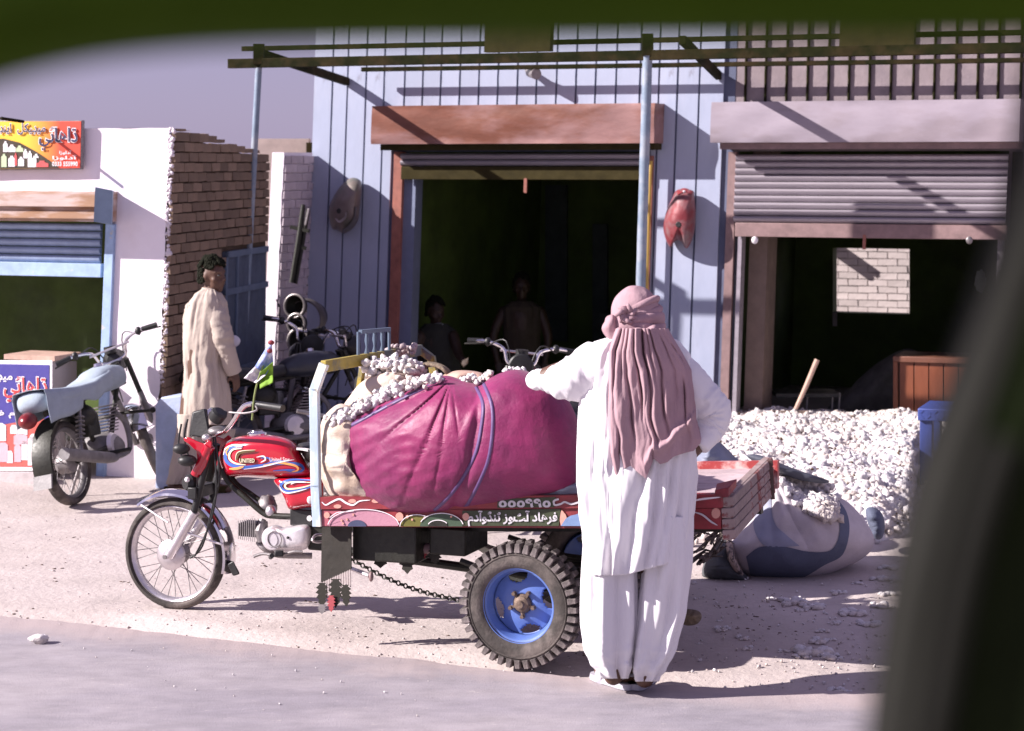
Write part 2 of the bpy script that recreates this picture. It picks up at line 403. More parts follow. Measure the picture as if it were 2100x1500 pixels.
# ================================================================== SETTING: ground and road
def gz(x, y):
    return .018 * N3(x * .5, y * .5, 1) + .010 * N3(x * 1.7, y * 1.7, 5) + .004 * N3(x * 6, y * 6, 9) - .03
road_edge = [(-900, 1200), (-300, 1236), (0, 1262), (200, 1276), (330, 1292), (480, 1312), (600, 1326), (720, 1338), (860, 1347), (960, 1362), (1080, 1376), (1190, 1384), (1360, 1400), (1620, 1408), (1900, 1418), (2300, 1440), (3000, 1480)]
E = [G(x, y) for x, y in road_edge]
def edge_y(x):
    for a, b in zip(E, E[1:]):
        if a.x <= x <= b.x: return a.y + (b.y - a.y) * (x - a.x) / (b.x - a.x)
    return E[0].y + (E[0].x - x) * .36 if x < E[0].x else E[-1].y - (x - E[-1].x) * .36
dirt = mat('pale_dirt', (.50, .435, .41), .95, var=.10, scale=2.5, bump=.35, bscale=22, dist=.03, col2=(.41, .35, .325), mixs=.8, mixt=(.42, .7), col3=(.31, .25, .235), mix3=9, mixt3=(.62, .75), bdet=9)
asphalt = mat('worn_asphalt', (.262, .240, .266), .85, var=.15, scale=9, bump=.35, bscale=160, col2=(.37, .335, .345), mixs=.9, mixt=(.4, .7), col3=(.40, .36, .36), mix3=30, mixt3=(.63, .68), stretch=(.55, 1, 1))
def sheet(name, xs, ys, zf, m):
    V = []; n = len(ys)
    for x in xs:
        for y in ys: V.append(Vector((x, y, zf(x, y))))
    Fc = [(i * n + j, (i + 1) * n + j, (i + 1) * n + j + 1, i * n + j + 1) for i in range(len(xs) - 1) for j in range(n - 1)]
    mb = MB().add(V, Fc); return build(name, mb, m, smooth=180, fix=False, kind='structure')
def axis(segs):
    out = []
    for a, b, st in segs:
        n = max(1, int(round((b - a) / st))); out += [a + (b - a) * i / n for i in range(n)]
    return out + [segs[-1][1]]
def ground_z(x, y):
    d = y - edge_y(x)                      # the verge meets the road level; ground under the road lies lower
    k = min(1, max(0, (d + .03) / .25))
    far = min(1, max(0, (abs(x) - 8) / 4)) + min(1, max(0, (y - 19) / 4))
    z = (gz(x, y) + .03) * (1 - min(1, far))
    return -.05 * (1 - k) + (z + .001) * k
sheet('ground', axis([(-250, -12, 12), (-12, -5, .5), (-5, 5.5, .06), (5.5, 12, .5), (12, 250, 12)]), axis([(-60, 5, 6), (5, 8.3, .2), (8.3, 13, .04), (13, 19, .12), (19, 30, 1), (30, 350, 20)]), ground_z, dirt)
# road with a ragged edge
V = []; Fc = []; xs = axis([(-60, -5, 1.5), (-5, 5.5, .02), (5.5, 60, 1.5)])
for x in xs:
    ey = edge_y(x) + .05 * N3(x * 1.3, 3, 0) + .035 * N3(x * 5, 1, 0) + .015 * N3(x * 17, 2, 0)
    for k, yy in enumerate((ey, ey - .06, ey - .6, ey - 2, ey - 6.6)):
        V.append(Vector((x, yy, -.012 if k == 0 else (.004 if k == 1 else .006))))
for i in range(len(xs) - 1):
    for j in range(4): Fc.append((i * 5 + j, i * 5 + j + 1, (i + 1) * 5 + j + 1, (i + 1) * 5 + j))
t_ = asphalt.node_tree; b_ = t_.nodes['Principled BSDF']; src = b_.inputs['Base Color'].links[0].from_socket
ge = t_.nodes.new('ShaderNodeNewGeometry'); dt = t_.nodes.new('ShaderNodeVectorMath'); dt.operation = 'DOT_PRODUCT'; dt.inputs[1].default_value = (.3485, .937, 0)
t_.links.new(ge.outputs['Position'], dt.inputs[0])
nz_ = t_.nodes.new('ShaderNodeTexNoise'); nz_.inputs['Scale'].default_value = 2.2; nz_.inputs['Detail'].default_value = 9; nz_.inputs['Roughness'].default_value = .7; t_.links.new(ge.outputs['Position'], nz_.inputs['Vector'])
mr_ = t_.nodes.new('ShaderNodeMapRange'); mr_.inputs[1].default_value = 9.45 * .937 - .75; mr_.inputs[2].default_value = 9.45 * .937 + .0; mr_.inputs[3].default_value = -.42; mr_.inputs[4].default_value = .42
t_.links.new(dt.outputs['Value'], mr_.inputs[0]); ad_ = t_.nodes.new('ShaderNodeMath'); ad_.operation = 'ADD'; t_.links.new(mr_.outputs[0], ad_.inputs[0]); t_.links.new(nz_.outputs[0], ad_.inputs[1])
cr_ = t_.nodes.new('ShaderNodeMapRange'); cr_.inputs[1].default_value = .38; cr_.inputs[2].default_value = .85; t_.links.new(ad_.outputs[0], cr_.inputs[0])
mx_ = t_.nodes.new('ShaderNodeMix'); mx_.data_type = 'RGBA'; t_.links.new(cr_.outputs[0], mx_.inputs[0]); t_.links.new(src, mx_.inputs[6]); mx_.inputs[7].default_value = (.44, .365, .355, 1)
t_.links.new(mx_.outputs[2], b_.inputs['Base Color'])      # dust carried over the road edge
build('road', MB().add(V, Fc), asphalt, smooth=180, fix=False, kind='structure')
# dust blown over the road edge: shallow sand tongues
# pebbles
rs = random.Random(3); C = []; Q = []
for i in range(1000):
    px = rs.uniform(-60, 2100); py = rs.choice([rs.uniform(1000, 1380), rs.gauss(1300 + (px - 400) * .06, 28)])
    if py < 960: continue
    P = G(px, py)
    if P.y < edge_y(P.x) + rs.uniform(-.25, .05) or P.y > 17: continue
    r = rs.choice([.003, .004, .005, .006, .008]) * rs.uniform(.7, 1.3); C.append((P.x, P.y, ground_z(P.x, P.y) + r * .3)); Q.append(r)
grains('gravel', C, Q, mat('pebble', (.42, .36, .35), .9, var=.4, scale=20), sub=1, flat=(1, 1, .6), kind='stuff')
C = []; Q = []
for i in range(150):
    px = rs.uniform(-60, 2000); py = rs.uniform(1040, 1350); P = G(px, py)
    if P.y < edge_y(P.x): continue
    for k in range(rs.randint(1, 4)):
        r = rs.uniform(.004, .011); x = P.x + rs.gauss(0, .03); y = P.y + rs.gauss(0, .03); C.append((x, y, ground_z(x, y) + r * .1)); Q.append(r)
grains('dry_leaf_litter', C, Q, mat('litter_brown', (.13, .09, .075), .95, var=.4, scale=20), sub=1, flat=(1, 1, .35), kind='stuff')
for (px, py, r, lab, mm) in ((80, 1322, .030, 'white crumpled paper scrap lying on the road in the left corner', cotton), (1836, 1197, .026, 'pale round stone on a sunlit streak beside the cotton scraps', sack_pale), (430, 1020, .0, '', None)):
    if not r: continue
    P = G(px, py); mb = MB().ell(P + Vector((0, 0, r * .5 + .012)), r * 1.5, r * 1.1, r * .75, fn=lambda d: 1 + .35 * N3(d.x * 2 + px, d.y * 2, d.z * 2), nu=20, nv=14)
    build('crumpled_paper' if mm is cotton else 'stone', mb, mm, smooth=60, label=lab, cat='litter' if mm is cotton else 'stone')
# ================================================================== MAIN SHOP BUILDING
YAW = math.degrees(math.atan(.378))
FA = Fr(0, 18.05, YAW, lean=.036)
sa = lambda px, py=420, q=0: FA.sz(px, py, q)[0]
zz = lambda py, px=1050, q=0: FA.sz(px, py, q)[1]
TOP = 3.75
o0 = FA.w(sa(1100), -.2, 0)
shop = thing('shop_building', o0, 'low shop building with blue grooved panels, two half-rolled shutters and dark open rooms', 'shop')
aL, a1, b1, a2, b2, aR = sa(645), sa(817), sa(1318), sa(1500), sa(2066), sa(2600)
zo1, zo2 = zz(312, 1050), zz(310, 1780)
mb = MB()
mb.box(FA, aL, a1, -.22, 0, 0, TOP); mb.box(FA, b1, a2, -.22, 0, 0, TOP)
mb.box(FA, a1, b1, -.22, 0, zo1, TOP)
build('wall', mb, bluegroove, shop)
mb = MB(); mb.box(FA, a2, b2, -.22, -.005, zo2, TOP); mb.box(FA, b2, aR, -.22, -.005, 0, TOP)
build('wall', mb, beige, shop, label='bare grey-brown cement wall over the right shutter')
mb = MB(); mb.box(FA, aL + .01, aL + .2, -4.4, -.22, 0, TOP); build('end_wall', mb, beige, shop)
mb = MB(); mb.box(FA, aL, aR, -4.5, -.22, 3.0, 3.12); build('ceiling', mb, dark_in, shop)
mb = MB(); mb.box(FA, aL - .03, aR, -4.5, .04, TOP, TOP + .12); build('roof_slab', mb, beige, shop)
# grooved blue panels, each its own piece
gro = [645, 684, 715, 753, 790, 832, 869, 906, 945, 984, 1023, 1063, 1102, 1143, 1183, 1223, 1265, 1314, 1353, 1391, 1436, 1488]
for i in range(len(gro) - 1):
    x0, x1 = sa(gro[i], 165), sa(gro[i + 1], 165); g = .009
    x0 += g; x1 -= g
    def piece(c0, c1, z0, z1):
        mb = MB(); n = 14; fr = []; th = .022
        # slightly uneven long edges
        for k in range(n + 1):
            z = z0 + (z1 - z0) * k / n
            e0 = c0 + .0035 * N3(i * 7, z * 9, 0); e1 = c1 + .0035 * N3(i * 7 + 3, z * 9, 2)
            fr.append([FA.w(e0, .001, z), FA.w(e0, th, z), FA.w(e1, th, z), FA.w(e1, .001, z)])
        mb.loft(fr); build('panel', mb, bluewall, shop, smooth=0)
    if x1 <= a1 - .06: piece(x0, x1, 0, TOP)
    elif x0 >= b1 + .04: piece(x0, min(x1, a2 - .03), 0, TOP)
    else:
        piece(x0, x1, zz(225, 1050), TOP)
        if x0 < a1 - .1: piece(x0, a1 - .08, 0, zz(225))
        if x1 > b1 + .1: piece(b1 + .06, x1, 0, zz(225))
# hoods (shutter boxes)
def hood(name, px0, px1, py0, py1, q, m, lip, lab=None):
    A0, A1 = FA.sz(px0, (py0 + py1) / 2, q)[0], FA.sz(px1, (py0 + py1) / 2, q)[0]; Z1, Z0 = FA.sz(px0, py0, q)[1], FA.sz(px0, py1, q)[1]
    def f(u, v):
        a = A0 + (A1 - A0) * u; z = Z0 + (Z1 - Z0) * v
        b = .012 * N3(a * 1.3, z * 3, 4) + .008 * N3(a * 4, z * 6, 1) + .02 * math.sin(v * math.pi) * (.5 + N3(a * .8, 2, 2))
        return FA.w(a, q + b * (1 if 0 < v < 1 else 0), z)
    mb = MB().grid(f, 60, 12)
    c = [FA.w(a, qq, z) for z in (Z0, Z1) for a, qq in ((A0, q), (A1, q), (A1, .023), (A0, .023))]
    mb.add(c, [(3, 2, 1, 0), (4, 5, 6, 7), (1, 2, 6, 5), (3, 0, 4, 7)])
    h = build(name, mb, m, shop, smooth=40, fix=False, **({'label': lab} if lab else {}))
    mb = MB(); mb.box(FA, A0 + .07, A1 - .01, .03, q - .05, Z0 - .055, Z0 - .002); build('hood_lip', mb, lip, h)
    return A0, A1, Z0, Z1
h1 = hood('shutter_hood', 762, 1342, 218, 296, .30, rustsheet, rustdark, 'dented rusty brown sheet hood over the left opening')
h2 = hood('shutter_hood', 1458, 2092, 210, 293, .34, hoodgrey, brown_bar, 'greyish pink hood over the right opening')
# roller shutters
def shutter(parent, fr, px0, px1, py0, py1, n, m, q, bar_m, pb, h=.07):
    A0, A1 = fr.sz(px0, (py0 + py1) / 2, q)[0], fr.sz(px1, (py0 + py1) / 2, q)[0]
    Z1, Z0 = fr.sz((px0 + px1) / 2, py0, q)[1], fr.sz((px0 + px1) / 2, py1, q)[1]
    d = (Z1 - Z0) / n
    for k in range(n):
        zt = Z0 + (k + 1) * d - .004; rings = []
        for a in (A0, (A0 + A1) / 2, A1):
            rings.append([fr.w(a, q + o, zt - d * f) for f, o in ((0, -.018), (0, .0), (.10, .012), (.3, .02), (.55, .016), (.78, .004), (.9, -.004), (.93, -.018))])
        build('shutter_slat', MB().loft(rings), m, parent, smooth=50)
    mb = MB().boxpx(fr, px0, px1, py1 + 1, pb, q - .02, q + .022); return build('bottom_rail', mb, bar_m, parent, bevel=.004)
s1 = shutter(shop, FA, 822, 1322, 314, 341, 2, galv, .07, rustdark, 369)
s2 = shutter(shop, FA, 1507, 2066, 316, 459, 10, galv, .07, brown_bar, 489)
for px in (1548, 1988): build('padlock', MB().ell(FA.p(px, 493, .12), .028, .015, .032, nu=12, nv=8), white_p if px == 1548 else grey_m, shop)
for px, p0, p1 in ((1077, 366, 396), (1772, 482, 512)): build('shutter_hook', MB().boxpx(FA, px - 3, px + 3, p0, p1, .08, .10), rust, shop)
# jambs
def strip(px0, px1, py0, py1, q0, q1, m, name, parent=shop, fr=FA, **k): return build(name, MB().boxpx(fr, px0, px1, py0, py1, q0, q1), m, parent, **k)
strip(799, 817, 312, 872, -.02, .05, rust, 'door_jamb', label='rust-red strip on the left side of the left opening')
strip(819, 845, 340, 872, -.16, .0, mat('channel_grey_blue', (.20, .23, .33), .5, metal=.3, var=.12), 'shutter_channel')
strip(1319, 1330, 320, 872, -.02, .05, rust, 'door_jamb')
strip(1484, 1501, 312, 872, -.02, .05, brown_bar, 'door_jamb')
strip(1506, 1515, 480, 872, -.1, .03, galv, 'shutter_channel')
strip(2067, 2088, 312, 872, -.02, .04, beam_m, 'door_jamb')
strip(2040, 2054, 490, 872, -.1, .0, galv, 'shutter_channel')
reveal = mat('reveal_brown', (.20, .145, .12), .8, var=.2)
mb = MB().box(FA, sa(1516, 700), sa(1553, 700), -.6, -.24, 0, 3); build('reveal', mb, reveal, shop)
# rooms
mb = MB(); mb.box(FA, sa(770), sa(800), -4.4, -.22, 0, 3); mb.box(FA, sa(1370), sa(1420), -4.4, -.22, 0, 3); mb.box(FA, sa(2130), sa(2170), -4.4, -.22, 0, 3)
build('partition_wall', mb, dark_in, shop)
RW = Fr(FA.w(0, -4.0, 0).x, FA.w(0, -4.0, 0).y, YAW)
wa0, wa1 = RW.sz(1708, 575)[0], RW.sz(1865, 575)[0]; wz0, wz1 = RW.sz(1780, 643)[1], RW.sz(1780, 510)[1]
mb = MB(); x0, x1 = RW.sz(760, 500)[0], RW.sz(2300, 500)[0]
mb.box(RW, x0, wa0, -.2, 0, 0, 3); mb.box(RW, wa1, x1, -.2, 0, 0, 3); mb.box(RW, wa0, wa1, -.2, 0, 0, wz0); mb.box(RW, wa0, wa1, -.2, 0, wz1, 3)
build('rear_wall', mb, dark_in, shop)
mb = MB(); mb.box(RW, wa0, wa0 + .045, -.21, .01, wz0 - .14, wz0); build('broken_corner', mb, brick_w, shop)
mb = MB()
for px, py0, py1, w in ((1140, 380, 700, 44), (1230, 460, 720, 30), (920, 420, 720, 90)): build('cupboard_panel', MB().boxpx(RW, px - w / 2, px + w / 2, py0, py1, .02, .06), dark_in2, shop)
build('shelf', MB().boxpx(RW, 1230, 1380, 645, 672, .3, .6), dark_in2, shop)
mb = MB()
for px, py, w, h in ((879, 538, 16, 44), (866, 600, 14, 36), (878, 400, 40, 34)):
    P = FA.p(px, py, -1.6); mb = MB().boxpx(Fr(P.x, P.y, YAW), px - w / 2, px + w / 2, py - h / 2, py + h / 2, 0, .01)
    build('poster', mb, mat('faded_poster', (.10, .11, .12), .8, col2=(.16, .05, .04), mixs=9), shop)
# lamp bracket on the upper wall
mb = MB(); mb.tube([FA.p(1080, 140, .03), FA.p(1086, 150, .12), FA.p(1100, 152, .2)], [.02, .035, .05], 12); build('wall_lamp', mb, grey_m, shop)
# cement wall sunlit behind the rear window
WB = Fr(FA.w(0, -7.4, 0).x, FA.w(0, -7.4, 0).y, YAW)
yard = thing('whitewashed_yard_wall', WB.w(WB.sz(1780, 600)[0], 0, 0), 'sunlit whitewashed brick wall seen through the back window of the right shop', 'wall')
c0, c1 = WB.sz(1640, 600)[0], WB.sz(1960, 600)[0]
build('wall_core', MB().box(WB, c0 - 2, c1 + 2, -.2, -.012, 0, 2.9), mat('yard_mortar', (.33, .29, .28), .95, bump=.5), yard)
for px, py in ((1690, 486), (1676, 492)):
    p_ = WB.p(px, py, 0); build('projecting_beam', MB().bar(p_, p_ + Vector((WB.n[0], WB.n[1], 0)) * .42, .05, .07), rustdark, yard)  # out of sight beside the window, added to cast two slanting bar shadows
bm0 = None; z = .0; row = 0
def brick_mesh(L, W_, Hh, m, seed):
    rs_ = random.Random(seed); mb = MB(); V = []
    for zc in (0, Hh):
        for x, y in ((-L / 2, -W_ / 2), (L / 2, -W_ / 2), (L / 2, W_ / 2), (-L / 2, W_ / 2)): V.append(Vector((x + rs_.uniform(-.005, .005), y + rs_.uniform(-.003, .003), zc + rs_.uniform(-.004, .004))))
    mb.hexa(V); me = bpy.data.meshes.new('brick'); me.from_pydata([tuple(v) for v in mb.v], [], mb.f); me.materials.append(m); return me
def brick_field(parent, org, ux, nrm, L, Hh, z0, z1, l0, l1, m, dep=.03, skip=None, toph=None, jit=.006, seedn=0):
    """running bond on a wall face: org + ux*l, nrm points out"""
    var = [brick_mesh(L - .012, dep, Hh - .010, m, k + seedn) for k in range(5)]
    rs_ = random.Random(seedn + 5); ang = math.atan2(ux.y, ux.x); n = 0; row = 0; z = z0
    while z < z1 - Hh * .5:
        l = l0 + (L / 2 if row % 2 else 0) - L * .5
        while l < l1:
            c0_, c1_ = max(l, l0), min(l + L, l1)
            if c1_ - c0_ > .05 and not (skip and skip((c0_ + c1_) / 2, z + Hh / 2)) and not (toph and z + Hh > toph((c0_ + c1_) / 2)):
                c = org + ux * ((c0_ + c1_) / 2) + nrm * (dep * .15 + rs_.uniform(-jit, jit)); c.z = z
                o = bpy.data.objects.new('brick', var[n % 5]); COL.objects.link(o); o.parent = parent; o.location = c - WLOC[parent.name]
                o.rotation_euler = (0, rs_.uniform(-.012, .012), ang + rs_.uniform(-.01, .01)); o.scale = ((c1_ - c0_) / L, 1, 1); n += 1
            l += L
        z += Hh; row += 1
    return n
U = Vector((FA.u[0], FA.u[1], 0)); NN = Vector((FA.n[0], FA.n[1], 0))
nb = brick_field(yard, WB.w(0, 0, 0), U, NN, .235, .082, .35, 1.75, WB.sz(1680, 600)[0], WB.sz(1900, 600)[0], brick_w, seedn=30)
print('yard bricks', nb)
# dark upright rods in front of the cement wall
gr = thing('window_grille', FA.w(sa(1800, 150), .05, 2.6), 'row of dark upright rods hung before the cement wall above the right shutter', 'grille')
r0 = None
for px in (1528, 1569, 1612, 1655, 1698, 1740, 1782, 1826, 1872, 1915, 1959, 2004, 2046, 2093, 2140):
    p0, p1 = FA.p(px, 212, .008), FA.p(px + 5, 20, .008); mb = MB()
    mb.tube([p0 + (p1 - p0) * k / 24 for k in range(25)], .0115, 7, disp=lambda t, a, p: .25 * N3(p.x * 30, p.z * 40, 0)); build('rod', mb, beam_m, gr, smooth=60)
# ================================================================== CANOPY FRAME
cf = thing('canopy_frame', FA.p(520, 760, 1.7), 'bare iron canopy frame on two blue posts in front of the blue shop', 'canopy')
def beam(p0, p1, w, h, m=beam_m, name='beam'): return build(name, MB().bar(p0, p1, w, h), m, cf, bevel=.004)
Q1 = 1.86
beam(FA.p(470, 131, Q1), FA.p(2300, 94, Q1), .06, .078)
beam(FA.p(497, 100, Q1 - .5), FA.p(2300, 62, Q1 - .5), .04, .042)
beam(FA.p(742, 143, .2), FA.p(2300, 121, .2), .04, .040)
for (xa, ya), (xb, yb) in (((530, 108), (712, 168)), ((1400, 82), (1474, 156))):
    beam(FA.p(xa, ya, Q1), FA.p(xb, yb, .03), .05, .07, name='rafter')
for (x, yt, yb, xb) in ((531, 130, 830, 494), (1328, 112, 860, 1306)):
    a, b = FA.p(x, yt, Q1), FA.p(xb, yb, Q1); d = (b - a).normalized(); b = a + d * (a.z / -d.z)
    build('post', MB().tube([a + (b - a) * k / 30 for k in range(31)], .028 if x < 600 else .038, 14, disp=lambda t, w_, p: .05 * N3(p.x * 9, p.y * 9, p.z * 12)), pole_blue, cf)
    build('post_cap', MB().bar(a + Vector((0, 0, -.01)), a + Vector((0, 0, .16)), .085, .085, up=(0, 1, 0)), beam_m, cf)
for x0, x1 in ((995, 1130), (1723, 1876)): build('roof_board', MB().boxpx(FA, x0, x1, -40, 106, Q1 - .2, Q1 - .12), rustdark, cf)
yp = build('yellow_pipe', MB().tube([FA.p(1335, 330, .12), FA.p(1333, 360, .12), FA.p(1316, 872, .12)], .017, 10), yellow_m, label='thin yellow pipe running down the wall behind the right blue post', cat='pipe')
# ================================================================== PARTITION STUB WITH BARE BRICK SIDE
st_o = FA.w(sa(600), .3, 0)
stub = thing('brick_stub_wall', st_o, 'short wall stub with whitewashed front edge and bare grey brick side, hung with motorcycle parts', 'wall')
sp = lambda px, py: FA.sz(px, py, .62)
A0, A1 = sp(549, 500)[0], sp(572, 500)[0]
ztop = FA.sz(560, 313, .62)[1]
SL = Fr(FA.o[0], FA.o[1], YAW, lean=.05)
aa0, aa1 = SL.sz(549, 520, .62)[0], SL.sz(573, 520, .62)[0]
def frontf(u, v):
    z = ztop * v; e = aa1 + .012 * N3(z * 6, 3, 1) + .006 * N3(z * 20, 3, 1) if u > .5 else aa0
    return SL.w(e, .62, z)
mb = MB().grid(lambda u, v: SL.w(aa0 + (aa1 - aa0 + (.010 * N3(v * 15, 3, 1) + .006 * N3(v * 50, 3, 1)) * (u == 1)) * u, .62 if True else 0, ztop * v), 3, 60)
mb.add([SL.w(a, q, z) for z in (0, ztop) for a, q in ((aa0, .62), (aa1, .62), (aa1, .05), (aa0, .05))], [(1, 2, 6, 5), (3, 0, 4, 7), (4, 5, 6, 7)])
build('plaster', mb, white_wall, stub, fix=False, smooth=0)
# bricks on its side face
org = SL.w(aa1, .62, 0); back = -NN
rs_ = random.Random(9); z = .0; row = 0; Hh = .079
while z < ztop - .04:
    l = 0.0; segs = (.0, .235, .47) if row % 2 == 0 else (.0, .115, .35, .56)
    segs = [s for s in segs if s < .57] + [.57]
    for l0, l1 in zip(segs, segs[1:]):
        if l1 - l0 < .03: continue
        off = SL.lean * (z - H); j = rs_.uniform(-.004, .006)
        P = lambda l, q, zz_: SL.w(aa1 + q, .62 - l, zz_)
        jt = lambda: rs_.uniform(-.004, .004)
        c = [P(l + jt(), q + (j if q > 0 else 0), zz_ + jt()) for zz_ in (z + .005, z + Hh - .005) for l, q in ((l0 + .006, .0), (l0 + .006, .02), (l1 - .006, .02), (l1 - .006, .0))]
        build('brick', MB().hexa(c), brick_l, stub, smooth=0, bevel=.004)
    z += Hh; row += 1
# ================================================================== DISTANT PARAPET
dw = thing('distant_parapet', R(590, 400, 21), 'cream parapet of a further building showing above the brick wall', 'wall')
mb = MB(); P = R(520, 318, 21); mb.wbox(((R(535, 300, 21.1) + R(632, 300, 21)) / 2) * 1 + Vector((0, 0, -.9)), .52, .2, 1.9 + .05); build('wall', mb, mat('cream_render', (.55, .45, .40), .9), dw)
mb = MB(); mb.wbox(R(636, 309, 21) + Vector((0, 0, -.85)), .05, .3, 1.86); build('end_post', mb, rustdark, dw)
# ================================================================== LEFT WHITE SHOP
WX, WY = (355 - CX) / F * 14.86, 14.86
LB = Fr(WX, WY, YAW, lean=.045)     # a=0 is the corner; front runs to negative a
left = thing('white_shop_building', LB.w(-.8, 0, 0), 'small whitewashed shop with blue roller shutter and bare brown brick side wall', 'shop')
ztl = LB.sz(300, 263)[1]
ja, jb = LB.sz(222, 600)[0], LB.sz(-500, 600)[0]
zs0 = LB.sz(100, 398)[1]
mb = MB()
def wallpatch(a0, a1, z0, z1, nu, nv):
    def f(u, v):
        a = a0 + (a1 - a0) * u; z = z0 + (z1 - z0) * v
        if u == 1 and a1 > -.1: a += .010 * N3(z * 5, 0, 0) + .012 * N3(z * 16, 1, 0) - .006
        return LB.w(a, .004 * N3(a * 3, z * 3, 0), z + (.012 * N3(a * 4, 7, 0) if v == 1 and z1 > 2.4 else 0))
    mb.grid(f, nu, nv)
wallpatch(ja, -.035, 0, ztl, 12, 90); wallpatch(jb, ja, zs0, ztl, 40, 20); wallpatch(-3.4 * 2, jb, 0, ztl, 2, 2)
mb.add([LB.w(a, q, ztl) for a, q in ((-6, 0), (-.04, 0), (-.6, -1.3), (-6, -1.3))], [(0, 1, 2, 3)])
build('wall', mb, white_wall, left, smooth=60, fix=False)
mb = MB(); mb.box(LB, ja - .02, ja + .1, -.2, -.01, 0, zs0); mb.box(LB, -6, -.7, -1.42, -1.34, 0, ztl - .05)
mb.box(LB, -6, -.7, -1.34, -.02, ztl - .12, ztl - .02)
build('wall_core', mb, mortar_m, left)
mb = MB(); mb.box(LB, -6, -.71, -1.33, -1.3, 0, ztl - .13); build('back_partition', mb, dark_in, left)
# rough plaster edge: crumbs of broken plaster along the corner
C = []; Q = []; rs2 = random.Random(2)
for i in range(260):
    z = rs2.uniform(.7, ztl); a = -.02 + .022 * N3(z * 5, 0, 0) + rs2.uniform(-.02, .02); P = LB.w(a, .003, z); C.append(tuple(P)); Q.append(rs2.uniform(.006, .018))
grains('broken_plaster', C, Q, white_side, sub=1, parent=left, smooth=0, kind='stuff')
# side wall bricks
def SW(px, py, off=0):
    k = (px - CX) / F; g = back.x / back.y; Y = (WX - g * WY) / (k - g); return R(px, py, Y)
corner = Vector((WX, WY, 0))
wend = R(549, 500, 17.35); l_end = math.hypot(wend.x - WX, wend.y - WY); back = Vector((wend.x - WX, wend.y - WY, 0)) / l_end
def lz(px, py):
    P = SW(px, py); return (P - corner).dot(back), P.z
top_pts = [lz(372, 268), lz(430, 283), lz(500, 305), lz(548, 322), (5, 2.2)]
def toph(l):
    return float(np.interp(l, [p[0] for p in top_pts], [p[1] for p in top_pts])) + .02
dr0, dr1 = lz(467, 600)[0], lz(549, 600)[0]; dz = lz(500, 512)[1]
print('door', dr0, dr1, dz, 'ztl', ztl)
side = Vector((back.y, -back.x, 0))
leanv = side * LB.lean
def skip(l, z): return l > dr0 - .02 and z < dz + .05
lean_at = lambda l: leanv * (1 - .75 * l / l_end)
mb = MB(); cc = []
for z0_ in (0, 1):
    for l, o_ in ((0.012, -.012), (l_end, -.012), (l_end, -.15), (0.10, -.15)):
        z_ = 0 if z0_ == 0 else toph(l) - .05; cc.append(corner + back * l + side * o_ + lean_at(l) * (z_ - H) + Vector((0, 0, z_)))
build('side_wall_core', mb.hexa(cc), mortar_m, left)
var = [brick_mesh(.213, .03, .066, brick_m, 60 + k) for k in range(5)]; z = .0; row = 0; n = 0; rs_ = random.Random(4)
while z < 2.62:
    l = -.11 if row % 2 else 0.0
    while l < l_end:
        c0_, c1_ = max(l, 0), min(l + .223, l_end)
        if c1_ - c0_ > .04 and not skip((c0_ + c1_) / 2, z + .04) and z + .02 < toph((c0_ + c1_) / 2):
            hz_ = min(1, (toph((c0_ + c1_) / 2) + rs_.uniform(-.008, .008) - z) / .0745)
            c = corner + back * ((c0_ + c1_) / 2) + lean_at((c0_ + c1_) / 2) * (z - H) + side * (rs_.uniform(-.003, .005)) - side * .002; c.z = z
            o = bpy.data.objects.new('brick', var[n % 5]); COL.objects.link(o); o.parent = left; o.location = c - WLOC[left.name]
            o.rotation_euler = (rs_.uniform(-.03, .03), rs_.uniform(-.012, .012), math.atan2(back.y, back.x)); o.scale = ((c1_ - c0_) / .223, 1, hz_); n += 1
        l += .223
    z += .0745; row += 1
print('side bricks', n)
# blue door in the side wall
dp = lambda l, o_, z: corner + back * l + side * o_ + lean_at(l) * (z - H) + Vector((0, 0, z - (corner.z)))
door_m = mat('slate_blue_door', (.085, .11, .16), .6, var=.2, scale=7)
mb = MB(); mb.hexa([dp(l, s_, z) for z in (0, dz) for l, s_ in ((dr0, -.003), (dr1, -.003), (dr1, -.03), (dr0, -.03))]); door = build('door', mb, door_m, left)
mb = MB()
for l0, l1, z0, z1 in ((dr0, dr0 + .05, 0, dz), (dr0, dr1 + .02, dz - .05, dz), (dr0 + .3, dr0 + .34, 0, dz), (dr0, dr1 + .02, 1.25, 1.30), (dr0, dr1 + .02, .6, .65)):
    mb.hexa([dp(l, s_, z) for z in (z0, z1) for l, s_ in ((l0, .012), (l1, .012), (l1, -.002), (l0, -.002))])
build('door_frame', mb, mat('door_rail', (.13, .17, .24), .6, var=.15), door)
# front shutter, hood and bracket
shutter(left, LB, -120, 207, 456, 537, 5, slat_blue, -.02, blue_frame, 566)
build('shutter_frame', MB().boxpx(LB, 206, 224, 460, 985, -.05, .03), blue_frame, left, bevel=.004)
hb = mat('hood_tan', (.46, .36, .33), .7, var=.15, scale=6, col2=(.30, .17, .10), mixs=5, stretch=(.4, .4, 2))
A0, A1 = LB.sz(-300, 420, .3)[0], LB.sz(195, 420, .3)[0]
zA, zB, zC, zD = (LB.sz(100, y, .3)[1] for y in (402, 424, 434, 456))
prof = [(.002, zA + .03), (.25, zA), (.25, zB), (.20, zB - .005), (.20, zC), (.27, zC - .01), (.27, zC - .05), (.12, zD), (.002, zD)]
build('shutter_hood', MB().loft([[LB.w(a, q, z) for q, z in prof] for a in (A0, A1)]), hb, left, smooth=0)
mb = MB(); bk = [(190, 383), (232, 392), (232, 462), (190, 455)]
